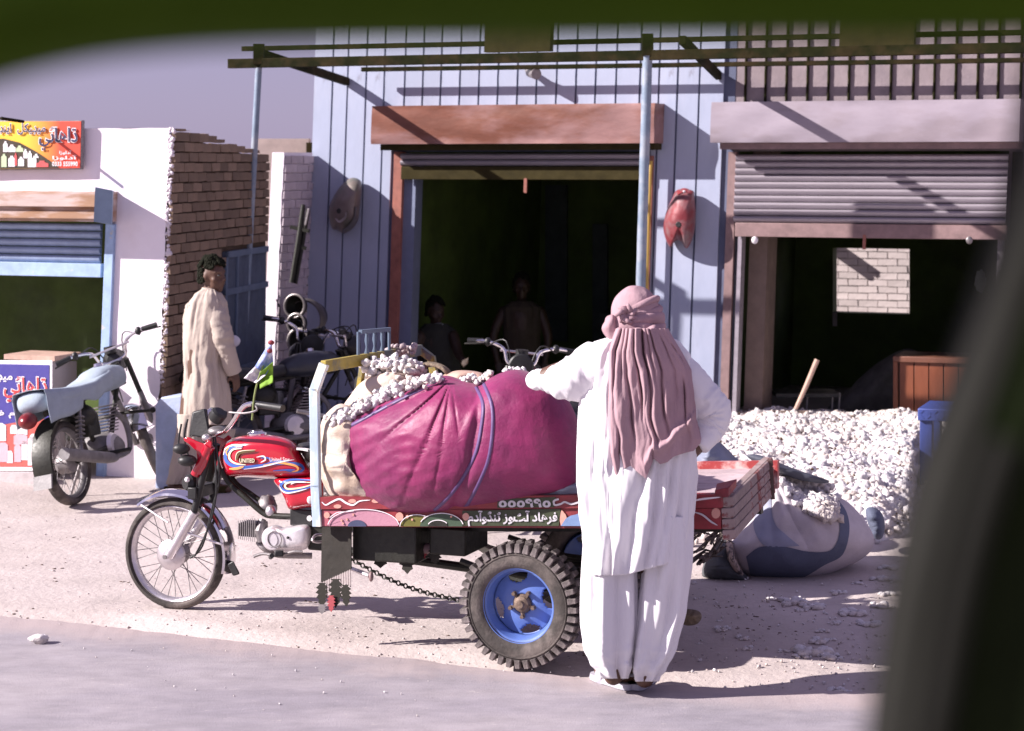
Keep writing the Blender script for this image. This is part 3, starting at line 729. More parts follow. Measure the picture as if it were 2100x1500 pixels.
mb.hexa([LB.p(192, 455, .42), LB.p(229, 460, .32), LB.p(231, 462, .002), LB.p(196, 455, .002), LB.p(195, 384, .42), LB.p(231, 391, .32), LB.p(233, 392, .002), LB.p(197, 384, .002)])
build('hood_end_plate', mb, mat('end_plate_blue', (.20, .27, .37), .6, metal=.2, var=.15), left)
# blue plinth at the corner
mb = MB(); q = .34
def pl(px, py, q): return LB.p(px, py, q)
base = G(320, 1003)
P = [(318, 1003), (318, 830), (330, 815), (372, 812), (372, 1003)]
mb.poly(LB, P, .12, .38); build('plinth', mb, plinth_blue, left, bevel=.012)
# ---------------- shop sign on the left building
def board(thg, fr, q, pts, m, name, th=.004): return build(name, MB().poly(fr, pts, q - th, q), m, thg, smooth=0)
sg = thing('pharmacy_sign', LB.p(80, 347, .2), 'orange and red printed shop sign with bottles fixed high on the white wall', 'sign')
def gradmat(name, c1, c2, ax, lo, hi):
    m = bpy.data.materials.new(name); m.use_nodes = True; t = m.node_tree; b = t.nodes['Principled BSDF']
    tc = t.nodes.new('ShaderNodeTexCoord'); sx = t.nodes.new('ShaderNodeSeparateXYZ'); mr = t.nodes.new('ShaderNodeMapRange'); mx = t.nodes.new('ShaderNodeMix'); mx.data_type = 'RGBA'
    t.links.new(tc.outputs['Object'], sx.inputs[0]); t.links.new(sx.outputs[ax], mr.inputs[0]); mr.inputs[1].default_value = lo; mr.inputs[2].default_value = hi
    t.links.new(mr.outputs[0], mx.inputs[0]); mx.inputs[6].default_value = (*c1, 1); mx.inputs[7].default_value = (*c2, 1); t.links.new(mx.outputs[2], b.inputs[0]); b.inputs['Roughness'].default_value = .4
    return m
build('frame', MB().poly(LB, [(-300, 249), (168, 247), (166, 348), (-300, 354)], .03, .07), grey_m, sg, bevel=.004)
board(sg, LB, 0.076, [(-298, 251), (166, 249), (164, 345), (-298, 351)], gradmat('print_yellow_red', (.85, .50, .05), (.62, .07, .04), 0, .5, .78), 'printed_face')
board(sg, LB, 0.080, [(-298, 288), (8, 285), (40, 293), (75, 312), (108, 334), (122, 345), (-298, 350)], mat('print_black', (.05, .035, .02), .4), 'printed_band')
rs3 = random.Random(8); wl = mat('print_white', (.75, .72, .74), .5, var=.05); wg = mat('print_green', (.45, .55, .35), .5); wr = mat('print_red', (.55, .08, .08), .5)
for x, y0, y1, w, m_ in ((11, 290, 312, 9, wl), (24, 297, 312, 15, wl), (40, 299, 312, 15, wg), (52, 306, 325, 8, wl), (8, 316, 343, 11, wg), (24, 320, 342, 14, wl), (32, 314, 340, 5, wr), (43, 322, 341, 12, wl), (61, 310, 343, 8, wl), (70, 320, 343, 9, wl), (86, 330, 343, 26, wr), (74, 316, 324, 10, wl), (-14, 300, 342, 12, wl), (-40, 296, 344, 14, wg)):
    mb = MB(); mb.poly(LB, [(x - w / 2, y1), (x - w / 2, y0 + 6), (x - w / 5, y0 + 3), (x - w / 5, y0), (x + w / 5, y0), (x + w / 5, y0 + 3), (x + w / 2, y0 + 6), (x + w / 2, y1)], 0.081, 0.084); build('printed_bottle', mb, m_, sg, smooth=0)
navy = mat('print_navy', (.02, .025, .08), .4)
T1 = "\uFEF2\uFBA2\uFE8E\uFEEB\uFE8D\uFB84"; T2 = "\u068A\uFEE8\uFEF3\uFE8D  \uFEDE\uFB91\uFEF4\u068A\uFEF4\uFEE3"
for s, bx in ((T1, (80, 158, 259, 308)), (T2, (-2, 93, 254, 276))):
    build('lettering', textmb(LB, s, *bx, 0.084, off=.05), wl, sg, smooth=0, fix=False)
    build('lettering', textmb(LB, s, *bx, 0.088, off=.012), navy, sg, smooth=0, fix=False)
for (x0, x1, y0, y1) in ((122, 146, 309, 318), (108, 157, 319, 329), (107, 159, 332, 341)):
    build('lettering', textmb(LB, "\uFE8D\uFEAF\uFEEE\uFE8D\uFEA9\uFE81" if y0 < 330 else "0333 555990", x0, x1, y0, y1, 0.084, off=.02), wl, sg, smooth=0, fix=False)
build('bracket_pipe', MB().tube([LB.p(2, 243, .45), LB.p(48, 250, .2)], .012, 8), beam_m, sg)
# ---------------- counter with banner
ct = thing('shop_counter', LB.p(60, 965, .1), 'white counter box with a blue and red printed banner under the left shutter', 'counter')
cq = .30
mb = MB(); mb.hexa([LB.p(-150, 965, cq), LB.p(108, 968, cq), LB.p(158, 946, -.15), LB.p(-100, 946, -.15), LB.p(-150, 738, cq), LB.p(108, 740, cq), LB.p(158, 741, -.15), LB.p(-100, 741, -.15)])
build('box', mb, mat('counter_grey', (.42, .37, .37), .7, var=.06), ct, bevel=.006)
cp = Fr(0, 0, YAW); P = LB.p(0, 850, cq); cp = Fr(P.x, P.y, YAW)
board(ct, cp, .004, [(-150, 738), (107, 740), (106, 966), (-150, 966)], white_p, 'banner')
board(ct, cp, .008, [(-150, 744), (101, 749), (100, 858), (50, 863), (0, 872), (-150, 880)], mat('banner_blue', (.055, .045, .26), .5, var=.05), 'printed_band')
board(ct, cp, .009, [(-150, 881), (0, 873), (50, 864), (100, 859), (99, 958), (-150, 956)], mat('banner_red', (.58, .10, .08), .5, var=.05), 'printed_band')
build('lettering', textmb(cp, T1, 8, 96, 771, 824, .010, off=.05), white_p, ct, smooth=0, fix=False)
build('lettering', textmb(cp, T1, 8, 96, 771, 824, .013, off=.012), mat('banner_red2', (.6, .05, .05), .5), ct, smooth=0, fix=False)
build('lettering', textmb(cp, "\uFEDE\uFB91\uFEF4\u068A\uFEF4\uFEE3", -42, 25, 764, 784, .010, off=.02), white_p, ct, smooth=0, fix=False)
build('lettering', textmb(cp, "\uFEA9\uFEAE\uFED3 \uFEE1\uFE8E\uFEE7", -30, 48, 842, 858, .010, off=.015), white_p, ct, smooth=0, fix=False)
for x, y0, y1, w in ((-4, 868, 905, 32), (28, 872, 890, 14), (46, 866, 892, 20), (42, 890, 912, 28), (70, 890, 905, 18), (6, 908, 948, 20), (36, 912, 948, 14), (50, 905, 944, 12), (68, 896, 955, 22), (86, 904, 955, 12), (20, 925, 950, 12)):
    mb = MB(); mb.poly(cp, [(x - w / 2, y1), (x - w / 2, y0 + 5), (x - w / 4, y0), (x + w / 4, y0), (x + w / 2, y0 + 5), (x + w / 2, y1)], .010, .013); build('printed_bottle', mb, (wl, mat('print_pink', (.6, .4, .45), .5))[int(x) % 3 == 0], ct, smooth=0)
build('board_on_top', MB().boxpx(Fr(P.x, P.y, YAW), 8, 112, 729, 739, -.35, 0), wood_tan, label='thin bare wooden board lying on top of the white counter box', cat='board')
mb = MB(); mb.hexa([LB.p(-150, 1000, .50), LB.p(96, 1003, .50), LB.p(98, 980, .31), LB.p(-150, 978, .31), LB.p(-150, 969, .50), LB.p(96, 971, .50), LB.p(98, 968, .31), LB.p(-150, 966, .31)])
build('step', mb, mat('step_stone', (.45, .40, .40), .9, var=.2, bump=.4), label='low pale stone step under the printed counter banner', cat='step')
# ================================================================== CARGO RICKSHAW
TC = Fr(-1.738, 10.58, 20.0)
trike = thing('cargo_rickshaw', TC.w(1.0, 0, 0), 'red motorcycle cargo rickshaw with painted side panel, blue rear wheel rims and a plank bed', 'cargo rickshaw')
AX = Vector((TC.n[0], TC.n[1], 0)); AU = Vector((TC.u[0], TC.u[1], 0)); UP = Vector((0, 0, 1))
def wheel_parts(parent, c, ax, fwd, Rw, tw, rimR, nsp, hubr, tyre_m, rim_m, spoke_m, name='wheel', hub_m=None):
    """spoked wheel: tyre is the part, rim, hub and spokes its sub-parts"""
    prof = []; rt = (Rw - rimR) / 2
    for k in range(14):
        t = 2 * math.pi * k / 14
        prof.append((rimR + rt + rt * math.cos(t) * 1.0, tw / 2 * math.sin(t) * (1 if math.cos(t) > -.3 else .7)))
    tyre = build(name, MB().lathe(c, ax, prof, 56, fwd, loop=True), tyre_m, parent, smooth=60)
    rp = [(rimR + .006, -tw * .36), (rimR + .008, -tw * .30), (rimR - .006, -tw * .18), (rimR - .012, 0), (rimR - .006, tw * .18), (rimR + .008, tw * .30), (rimR + .006, tw * .36), (rimR + .016, tw * .3), (rimR + .016, -tw * .3)]
    build('rim', MB().lathe(c, ax, rp, 56, fwd, loop=True), rim_m, tyre, smooth=40)
    hp = [(.001, -.06), (hubr * .5, -.06), (hubr, -.045), (hubr, .04), (hubr * .8, .055), (hubr * .35, .06), (.001, .06)]
    build('hub', MB().lathe(c, ax, hp, 28, fwd), hub_m or grey_m, tyre, smooth=40)
    y = Vector(ax).cross(fwd)
    ang = lambda t: fwd * math.cos(t) + y * math.sin(t)
    for k in range(nsp):
        t = 2 * math.pi * k / nsp; sgn = 1 if k % 2 else -1; tw_ = (.32 if (k // 2) % 2 else -.32)
        p0 = Vector(c) + ang(t + tw_ * 1.6) * hubr * .95 + Vector(ax) * .032 * sgn; p1 = Vector(c) + ang(t) * (rimR - .006)
        build('spoke', MB().tube([p0, p1], .0022, 5, caps=False), spoke_m, tyre)
    return tyre
fwd = -AU
fc = TC.w(0, 0, .285)
fw = wheel_parts(trike, fc, AX, fwd, .287, .082, .238, 32, .062, rubber, alu, grey_m, 'front_wheel')
build('brake_plate', MB().lathe(fc + AX * .055, AX, [(.001, .02), (.03, .02), (.06, .012), (.078, .0), (.078, -.02)], 30), alu, fw)
# front mudguard
def guard(c, fr, Rg, a0, a1, w, m, parent, name, n=40, lip=.012, sgn=-1):
    y = UP; x = -Vector((fr.u[0], fr.u[1], 0)); ax = Vector((fr.n[0], fr.n[1], 0)); mb = MB(); rings = []
    for i in range(n + 1):
        t = rad(a0 + (a1 - a0) * i / n); d = x * math.cos(t) + y * math.sin(t)
        rr = [(Rg - lip, -w / 2), (Rg + .0, -w / 2 + .004), (Rg + .012, -w * .25), (Rg + .016, 0), (Rg + .012, w * .25), (Rg, w / 2 - .004), (Rg - lip, w / 2), (Rg - .002, w / 2 - .008), (Rg + .010, 0), (Rg - .002, -w / 2 + .008)]
        rings.append([c + d * r + ax * h for r, h in rr])
    mb.loft(rings); return build(name, mb, m, parent, smooth=40)
guard(fc, TC, .318, 52, 194, .125, chrome, trike, 'front_mudguard')
fl = TC.w(.31, 0, .19)
mb = MB(); mb.hexa([TC.p(478, 1182, .05), TC.p(492, 1178, .05), TC.p(492, 1176, -.05), TC.p(478, 1180, -.05), TC.p(466, 1158, .055), TC.p(478, 1150, .055), TC.p(478, 1150, -.055), TC.p(466, 1158, -.055)])
build('mud_flap', mb, blackp, trike, bevel=.006)
tp = lambda x, y, q: TC.p(x, y, q)
def T(name, pts, r, m, n=10, parent=trike, sm=1, **k): return build(name, MB().tube(cat(pts, 5) if sm and len(pts) > 2 else pts, r, n), m, parent, **k)
for q in (.085, -.085):
    dx = 0
    T('fork_leg', [tp(346, 1142, q) if q > 0 else fc - AX * .085, TC.w(TC.sz(400, 1050, .085)[0], q, TC.sz(400, 1050, .085)[1])], [.026, .026], alu, 16, sm=0)
    T('fork_tube', [TC.w(TC.sz(398, 1050, .085)[0], q, TC.sz(398, 1050, .085)[1]), TC.w(TC.sz(428, 930, .085)[0], q, TC.sz(428, 930, .085)[1])], .018, blackp, 14, sm=0)
T('axle', [fc - AX * .11, fc + AX * .115], .012, grey_m, 10, sm=0)
T('guard_stay', [tp(290, 1036, .07), tp(345, 1072, .10)], .006, alu, 8, sm=0); T('guard_stay', [tp(380, 1092, .09), tp(455, 1117, .07)], .006, alu, 8, sm=0)
# red headlamp ears
for q in (.11, -.11):
    ref = [(376, 899), (386, 897), (402, 905), (418, 911), (428, 903), (434, 908), (430, 932), (421, 958), (410, 975), (400, 972), (404, 940), (402, 926), (388, 912), (377, 905)]
    P = [TC.w(*(lambda s_: (s_[0], q, s_[1]))(TC.sz(x, y, .11))) for x, y in ref]
    build('lamp_ear', MB().prism(P, AX * (-.012 if q > 0 else .012)), red_p, trike, bevel=.003)
build('fork_cover', MB().tube([TC.w(TC.sz(398, 975, .1)[0], .09, TC.sz(398, 975, .1)[1]), TC.w(TC.sz(428, 915, .1)[0], .09, TC.sz(428, 915, .1)[1])], [.024, .03], 14), red_p, trike)
build('turn_signal', MB().ell(tp(372, 921, .15), .045, .03, .028, nu=14, nv=10), blackp, trike)
build('turn_signal', MB().ell(tp(384, 945, .14), .05, .04, .03, nu=14, nv=10), blackp, trike)
build('horn', MB().lathe(tp(395, 990, .06), AX + AU * -.6, [(.001, 0), (.04, 0), (.045, .02), (.03, .045), (.001, .045)], 18), blackp, trike)
build('fork_bolt', MB().ell(tp(384, 984, .12), .014, .014, .014, nu=8, nv=6), white_p, trike)
build('lower_bracket', MB().bar(TC.w(.16, .12, .62), TC.w(.16, -.12, .62), .05, .06), blackp, trike, bevel=.005)
# headlamp box, clocks, cables
mb = MB(); mb.hexa([tp(388, 895, .08), tp(432, 900, .08), tp(432, 900, -.1), tp(388, 893, -.1), tp(394, 845, .06), tp(420, 838, .06), tp(425, 838, -.1), tp(396, 845, -.1)])
build('headlamp_case', mb, blackp, trike, bevel=.008)
build('clock', MB().lathe(tp(441, 862, .05), Vector((.5, -.3, .75)), [(.001, 0), (.035, 0), (.042, .02), (.042, .05), (.03, .06), (.001, .06)], 20), blackp, trike)
build('switch_box', MB().ell(tp(446, 884, .05), .05, .05, .025), grey_m, trike)
build('yoke_cap', MB().ell(tp(424, 898, .085), .026, .026, .02), alu, trike)
for k, pts in enumerate(([(440, 890, .06), (450, 980, .10), (436, 1040, .1), (415, 1120, .1), (390, 1145, .09)], [(436, 890, .05), (444, 1000, .12), (430, 1075, .1), (400, 1140, .1)], [(385, 860, 0), (378, 900, .03), (392, 960, .05), (388, 1000, .05)], [(372, 870, -.02), (366, 915, .02), (380, 950, .05)])):
    T('cable', [tp(*p) for p in pts], .005, blackp, 6)
T('handlebar', [tp(434, 893, .05), tp(452, 888, .10), tp(466, 880, .16), tp(480, 862, .22), tp(490, 846, .27), tp(503, 832, .30), tp(520, 828, .33)], .0125, chrome, 12)
T('grip', [tp(520, 829, .33), tp(580, 838, .40)], .018, blackp, 12, sm=0)
T('clutch_lever', [tp(524, 832, .35), tp(526, 842, .38), tp(500, 848, .39), tp(470, 846, .38)], .005, grey_m, 8)
T('handlebar', [tp(430, 893, -.02), tp(424, 886, -.12), tp(420, 872, -.2), tp(424, 850, -.28), tp(432, 842, -.33)], .0125, chrome, 12)
T('grip', [tp(432, 842, -.33), tp(462, 850, -.42)], .018, blackp, 12, sm=0)
# tank
tank_o = [(452, 929), (458, 914), (472, 902), (492, 895), (520, 892), (560, 893), (590, 900), (608, 912), (620, 935), (634, 958), (646, 972), (640, 980), (600, 983), (560, 982), (510, 979), (466, 977), (455, 962), (451, 945)]
tk, tqf = inflate(TC, tank_o, 0.0, .135, .135, nr=20, nt=96, power=.5, expo=4.5, c=(545, 940))
tank = build('fuel_tank', tk, red_p, trike, smooth=180)
build('tank_cap', MB().lathe(tp(527, 893, .0) , UP, [(.001, .026), (.03, .026), (.034, .018), (.05, .012), (.05, 0), (.05, -.02)], 28), chrome, tank)
def deco(name, pts, w, m, qf=tqf, lift=.004, parent=tank, fr=TC, tap=True): return build(name, MB().ribbon(fr, pts, w, 0, .0012, 6, qf=lambda x, y: qf(x, y) + lift, taper=tap), m, parent, fix=False, smooth=0)
deco('stripe', [(497, 916), (478, 917), (466, 925), (462, 938), (468, 950), (484, 957), (510, 959), (540, 955), (570, 946), (592, 948)], 7, blue_d)
deco('stripe', [(495, 920), (478, 922), (470, 932), (472, 943), (484, 951), (505, 954)], 4.5, cream_d, lift=.006)
deco('stripe', [(500, 913), (478, 913), (462, 921), (458, 934)], 3, white_p, lift=.006)
deco('stripe', [(535, 940), (548, 939), (556, 946), (548, 952), (530, 956), (500, 958)], 4, blue_d)
deco('stripe', [(526, 938), (540, 936), (544, 943), (534, 949)], 3, white_p, lift=.006)
deco('stripe', [(488, 958), (520, 956), (560, 952), (590, 950), (614, 953), (622, 962), (612, 968), (585, 966)], 6, blue_d)
deco('stripe', [(540, 955), (570, 950), (592, 952), (608, 957), (610, 965), (598, 968)], 4.5, orange_d, lift=.006)
deco('stripe', [(470, 962), (486, 961), (500, 957)], 5, orange_d, lift=.006)
deco('stripe', [(466, 935), (464, 926), (470, 918)], 2.6, orange_d, lift=.007)
deco('stripe', [(500, 963), (540, 957), (580, 947), (604, 943)], 2.5, white_p, lift=.0075)
deco('stripe', [(560, 966), (590, 964), (606, 964)], 3.5, blue_d, lift=.006)
deco('emblem', [(485, 944), (488, 932), (498, 927), (524, 925)], 7, gold_d, lift=.008)
deco('emblem_edge', [(483, 945), (485, 931), (496, 925), (526, 923)], 1.6, cream_d, lift=.010)
deco('emblem', [(490, 945), (522, 945)], 9, gold_d, lift=.008, tap=False)
build('lettering', textmb(TC, "UNITED", 491, 522, 941, 949, lambda x, y: tqf(x, y) + .0105, off=.01), cream_d, tank, smooth=0, fix=False)
build('lettering', textmb(TC, "United Star", 553, 594, 938, 947, lambda x, y: tqf(x, y) + .006), white_p, tank, smooth=0, fix=False)
sc_o = [(561, 983), (600, 979), (660, 978), (664, 1000), (660, 1036), (625, 1042), (594, 1045), (584, 1025), (573, 1003)]
sm_, sqf = inflate(TC, sc_o, .06, .06, .02, nr=12, nt=72, power=.5, expo=6, c=(612, 1010))
side_c = build('side_cover', sm_, red_p, trike, smooth=180)
for pts, w, m_, l in (([(640, 985), (600, 984), (580, 990), (576, 1000), (590, 1008), (620, 1004), (650, 994)], 6, blue_d, .004), ([(640, 990), (600, 989), (585, 994), (590, 1003), (620, 1000), (646, 992)], 4, cream_d, .006), ([(572, 996), (580, 1008), (595, 1011), (630, 1003)], 3, white_p, .006), ([(628, 989), (606, 989), (596, 994)], 3, white_p, .007), ([(642, 1008), (650, 1000), (658, 1000)], 4, blue_d, .006)):
    deco('stripe', pts, w, m_, sqf, l, side_c)
build('sticker', MB().ell(tp(636, 1026, .125), .016, .004, .02, nu=12, nv=8), white_p, side_c)
mb, _ = inflate(TC, [(610, 912), (640, 906), (672, 908), (672, 938), (650, 950), (632, 948), (618, 930)], 0, .13, .13, nr=10, nt=48)
seat = build('seat', mb, blackp, trike, smooth=180)
build('seat_trim', MB().ribbon(TC, [(608, 920), (625, 922), (660, 930)], 6, .12, .004), white_p, seat)
# frame, engine
for q in (.05, -.05):
    T('frame_tube', [tp(455, 962, q), tp(470, 990, q), tp(505, 1022, q), tp(540, 1052, q), tp(560, 1058, q), tp(600, 1060, q)], .016, black, 12)
T('frame_tube', [tp(462, 955, 0), tp(483, 991, 0), tp(512, 1012, 0), tp(540, 1032, 0)], .014, black, 12)
T('frame_tube', [tp(440, 910, 0), tp(425, 985, 0)], .03, black, 14, sm=0)
mb = MB()
for k in range(9):
    x = 488 + k * 4.2
    mb.hexa([tp(x, 1072 + k * .5, .07), tp(x + 2, 1071 + k * .5, .07), tp(x + 2, 1071 + k * .5, -.07), tp(x, 1072 + k * .5, -.07)][:0] or [tp(x, 1106 + k * .8, .075), tp(x + 1.8, 1106 + k * .8, .075), tp(x + 1.8, 1106 + k * .8, -.075), tp(x, 1106 + k * .8, -.075), tp(x, 1068 - k * .6, .075), tp(x + 1.8, 1068 - k * .6, .075), tp(x + 1.8, 1068 - k * .6, -.075), tp(x, 1068 - k * .6, -.075)])
build('cylinder_fins', mb, grey_m, trike, kind='stuff', smooth=0)
build('cylinder', MB().boxpx(TC, 489, 532, 1074, 1102, -.05, .05), grey_m, trike, bevel=.006)
mb, _ = inflate(TC, [(540, 1100), (545, 1085), (560, 1078), (580, 1082), (600, 1078), (634, 1075), (640, 1092), (634, 1122), (610, 1130), (580, 1132), (560, 1130), (545, 1120)], .02, .10, .12, nr=14, nt=72, expo=5)
eng = build('crankcase', mb, alu_w, trike, smooth=180)
build('magneto_cover', MB().lathe(tp(561, 1105, .095), AX, [(.001, .03), (.036, .03), (.040, .026), (.052, .024), (.062, .01), (.064, -.03)], 32), alu_w, eng)
build('cover_ring', MB().torus(tp(563, 1106, .128), AX, .038, .003, 32, 6), grey_m, eng)
build('cover_screw', MB().ell(tp(590, 1103, .125), .007, .007, .007, nu=8, nv=6), blackp, eng)
mb = MB(); mb.tube([tp(538, 1066, .03), tp(532, 1090, .06), tp(534, 1112, .06)], [.02, .026, .015], 10); build('intake_pipe', mb, grey_m, trike)
build('carburettor', MB().ell(tp(548, 1038, .0), .05, .05, .055, fn=lambda d: 1 + .25 * N3(d.x * 3, d.y * 3, d.z * 3)), grey_m, trike, smooth=50)
build('carburettor_bowl', MB().ell(tp(556, 1050, .04), .03, .03, .035), alu, trike)
T('exhaust_pipe', [tp(530, 1112, .03), tp(542, 1125, .04), tp(570, 1138, .0), tp(640, 1140, -.08)], .016, grey_m, 12)
T('gear_lever', [tp(520, 1142, .13), tp(540, 1136, .12), tp(572, 1140, .12), tp(600, 1132, .11), tp(620, 1132, .1)], .008, grey_m, 8)
build('foot_peg', MB().bar(tp(572, 1134, .12), tp(572, 1136, .24), .045, .03), blackp, trike, bevel=.006)
T('foot_peg', [tp(555, 1143, .10), tp(558, 1140, .2)], .012, blackp, 10, sm=0)
build('battery_box', MB().boxpx(TC, 594, 655, 1046, 1080, -.08, .07), blackp, trike, bevel=.006)
build('reflector', MB().lathe(tp(636, 1063, .075), AX, [(.001, .01), (.014, .01), (.014, 0)], 14), white_p, trike)
T('foot_guard', [tp(668, 1098, .1), tp(648, 1098, .16), tp(641, 1108, .2), tp(650, 1112, .16), tp(668, 1110, .1)], .007, alu, 8)
build('gearbox', MB().boxpx(TC, 630, 668, 1076, 1130, -.06, .06), black, trike, bevel=.01)
# ----- bed: painted side panel facing the road
QS = .53
bl = Fr(*TC.o, 20.0)
def zat(px, py, q=QS): return TC.sz(px, py, q)
bt = [(656, 1022), (1480, 1017)]; bb = [(658, 1080), (1480, 1087)]
side_red = mat('side_panel_red', (.24, .024, .032), .5, var=.22, scale=8, col2=(.16, .022, .026), mixs=5)
green_sp = mat('side_panel_green', (.035, .045, .02), .5, var=.2)
def sidequad(name, pts, m, q0, q1, parent=trike, **k): return build(name, MB().poly(TC, pts, q0, q1), m, parent, smooth=0, **k)
panel = sidequad('side_panel', [(660, 1046), (1478, 1043), (1478, 1086), (660, 1080)], side_red, QS - .035, QS)
rail = sidequad('side_rail', [(655, 1020), (1480, 1014), (1480, 1042), (655, 1045)], side_red, QS - .04, QS + .012)
qd = QS + .003
def pd(name, pts, m, q=QS, d=.004): return sidequad(name, pts, m, q, q + d, panel)
arc = lambda cx, cy, rx, ry, a0, a1, n=12: [(cx + rx * math.cos(rad(a0 + (a1 - a0) * i / n)), cy + ry * math.sin(rad(a0 + (a1 - a0) * i / n))) for i in range(n + 1)]
pink_s = mat('side_pink', (.42, .20, .26), .5, var=.08); teal_s = mat('side_dark_blue', (.05, .06, .12), .5); olive_s = mat('side_olive', (.13, .12, .02), .5); sky_s = mat('side_sky', (.16, .24, .42), .5); sal = mat('side_salmon', (.60, .30, .24), .5); ltx = mat('side_lettering', (.52, .50, .53), .5, var=.08)
rosep = mat('side_rose', (.38, .10, .13), .5)
pd('painted_field', [(661, 1047), (700, 1047), (700, 1079), (661, 1079)], rosep)
pd('painted_dome', [(668, 1079)] + arc(745, 1079, 72, 33, 180, 360) + [(816, 1079)], pink_s, QS + .004)
pd('painted_dome', arc(732, 1080, 19, 13, 180, 360), teal_s, QS + .008)
pd('painted_dome', arc(855, 1080, 34, 23, 180, 360), olive_s, QS + .004)
pd('painted_dome', arc(905, 1080, 44, 26, 180, 360), mat('side_bottle_green', (.04, .07, .04), .5), QS + .007)
pd('painted_dome', arc(898, 1080, 20, 12, 180, 360), black, QS + .010)
for pts in (arc(855, 1080, 35, 24, 180, 300), arc(905, 1080, 45, 27, 200, 350), arc(745, 1079, 73, 34, 185, 355), [(676, 1062), (690, 1052), (705, 1050), (725, 1048)], arc(898, 1080, 21, 13, 200, 330)):
    build('painted_scroll', MB().ribbon(TC, pts, 1.6, QS + .014, .001, 3), white_p, panel, smooth=0, fix=False)
for x, y, r in ((670, 1057, 6), (819, 1060, 8), (835, 1060, 3), (700, 1068, 2), (711, 1066, 2), (703, 1074, 2), (724, 1056, 2), (955, 1060, 7), (870, 1063, 2), (845, 1066, 2), (925, 1060, 2)):
    pd('painted_dot', arc(x, y, r, r * 1.1, 0, 330), sal, QS + .010)
gp = sidequad('text_board', [(948, 1048), (1150, 1044), (1146, 1079), (950, 1079)], green_sp, QS + .004, QS + .009, panel)
build('lettering', textmb(TC, "\uFEE1\uFEA9\uFE81\uFEED\uFB89\uFEE8\uFB68 \uFEAF\uFEEE\uFB67\uFE81 \uFEA9\uFE8E\uFEEB\uFEAE\uFED3", 960, 1142, 1048, 1079, QS + .012, off=.03), ltx, panel, smooth=0, fix=False)
grr = sidequad('number_board', [(1020, 1024), (1140, 1020), (1136, 1041), (1020, 1042)], green_sp, QS + .012, QS + .016, rail)
build('lettering', textmb(TC, "٥٥٥٩٩٥", 1024, 1128, 1024, 1040, QS + .019, off=.04), ltx, rail, smooth=0, fix=False)
build('lettering', MB().ribbon(TC, [(1146, 1024), (1136, 1028), (1138, 1036), (1150, 1034), (1158, 1030), (1172, 1034), (1195, 1028)], 4, QS + .017, .001), ltx, rail, smooth=0, fix=False)
for pts in ([(660, 1030), (668, 1036), (680, 1030), (696, 1024), (710, 1032), (724, 1036), (738, 1028), (760, 1026)], [(1420, 1028), (1440, 1024), (1478, 1020)]):
    build('painted_scroll', MB().ribbon(TC, pts, 4, QS + .014, .001, 6, taper=True), white_p, rail, smooth=0, fix=False)
for x in (692, 722, 770): sidequad('painted_dot', arc(x, 1028 if x != 692 else 1039, 8, 4, 0, 330), sal, QS + .012, QS + .015, rail)
pd('painted_flame', [(1150, 1078), (1146, 1060), (1152, 1046), (1160, 1056), (1164, 1068), (1160, 1078)], sal, QS + .004)
pd('painted_cloud', [(1150, 1079), (1160, 1064), (1170, 1058), (1180, 1056), (1195, 1050), (1200, 1079)], sky_s, QS + .006)
pd('painted_dot', arc(1468, 1053, 9, 11, 0, 330), sal)
build('painted_scroll', MB().ribbon(TC, [(1420, 1050), (1440, 1056), (1458, 1070), (1472, 1078)], 4, QS + .006, .001, 6, taper=True), ltx, panel, smooth=0, fix=False)
# bed floor of planks
def zbed(a): # bed top follows the traced rail
    s0, z0 = zat(655, 1020); s1, z1 = zat(1480, 1014); return z0 + (z1 - z0) * (a - s0) / (s1 - s0) - .03
aF, aR_ = zat(655, 1020)[0], zat(1480, 1020)[0]
for k in range(6):
    q0, q1 = -.50 + k * .168, -.50 + (k + 1) * .168 - .008
    rings = []
    for i in range(9):
        a = aF + (aR_ - aF) * i / 8; z = zbed(a) + .004 * N3(a * 2, k * 3, 0)
        rings.append([TC.w(a, q, zz_) for q, zz_ in ((q0, z - .025), (q0, z), (q1, z + .003 * N3(a, k, 3)), (q1, z - .025))])
    build('floor_plank', MB().loft(rings), wood_floor, trike, smooth=0, bevel=.003)
fr_red = mat('far_rail_red', (.38, .05, .05), .5, var=.3, scale=9, col2=(.55, .40, .38), mixs=9)
mb = MB(); mb.loft([[TC.w(a, q, zbed(a) + dz_) for q, dz_ in ((-.54, -.1), (-.54, .035), (-.50, .035), (-.50, -.1))] for a in (aF, aR_ + .02)]); build('side_rail', mb, fr_red, trike, smooth=0)
for a in (aF + .02, (aF + aR_) / 2, aR_ - .04): build('cross_member', MB().bar(TC.w(a, -.5, zbed(a) - .07), TC.w(a, .48, zbed(a) - .07), .05, .07), black, trike)
for q in (.25, -.25): build('chassis_rail', MB().bar(TC.w(aF - .1, q, zbed(aF) - .14), TC.w(aR_, q, zbed(aR_) - .14), .05, .08), black, trike)
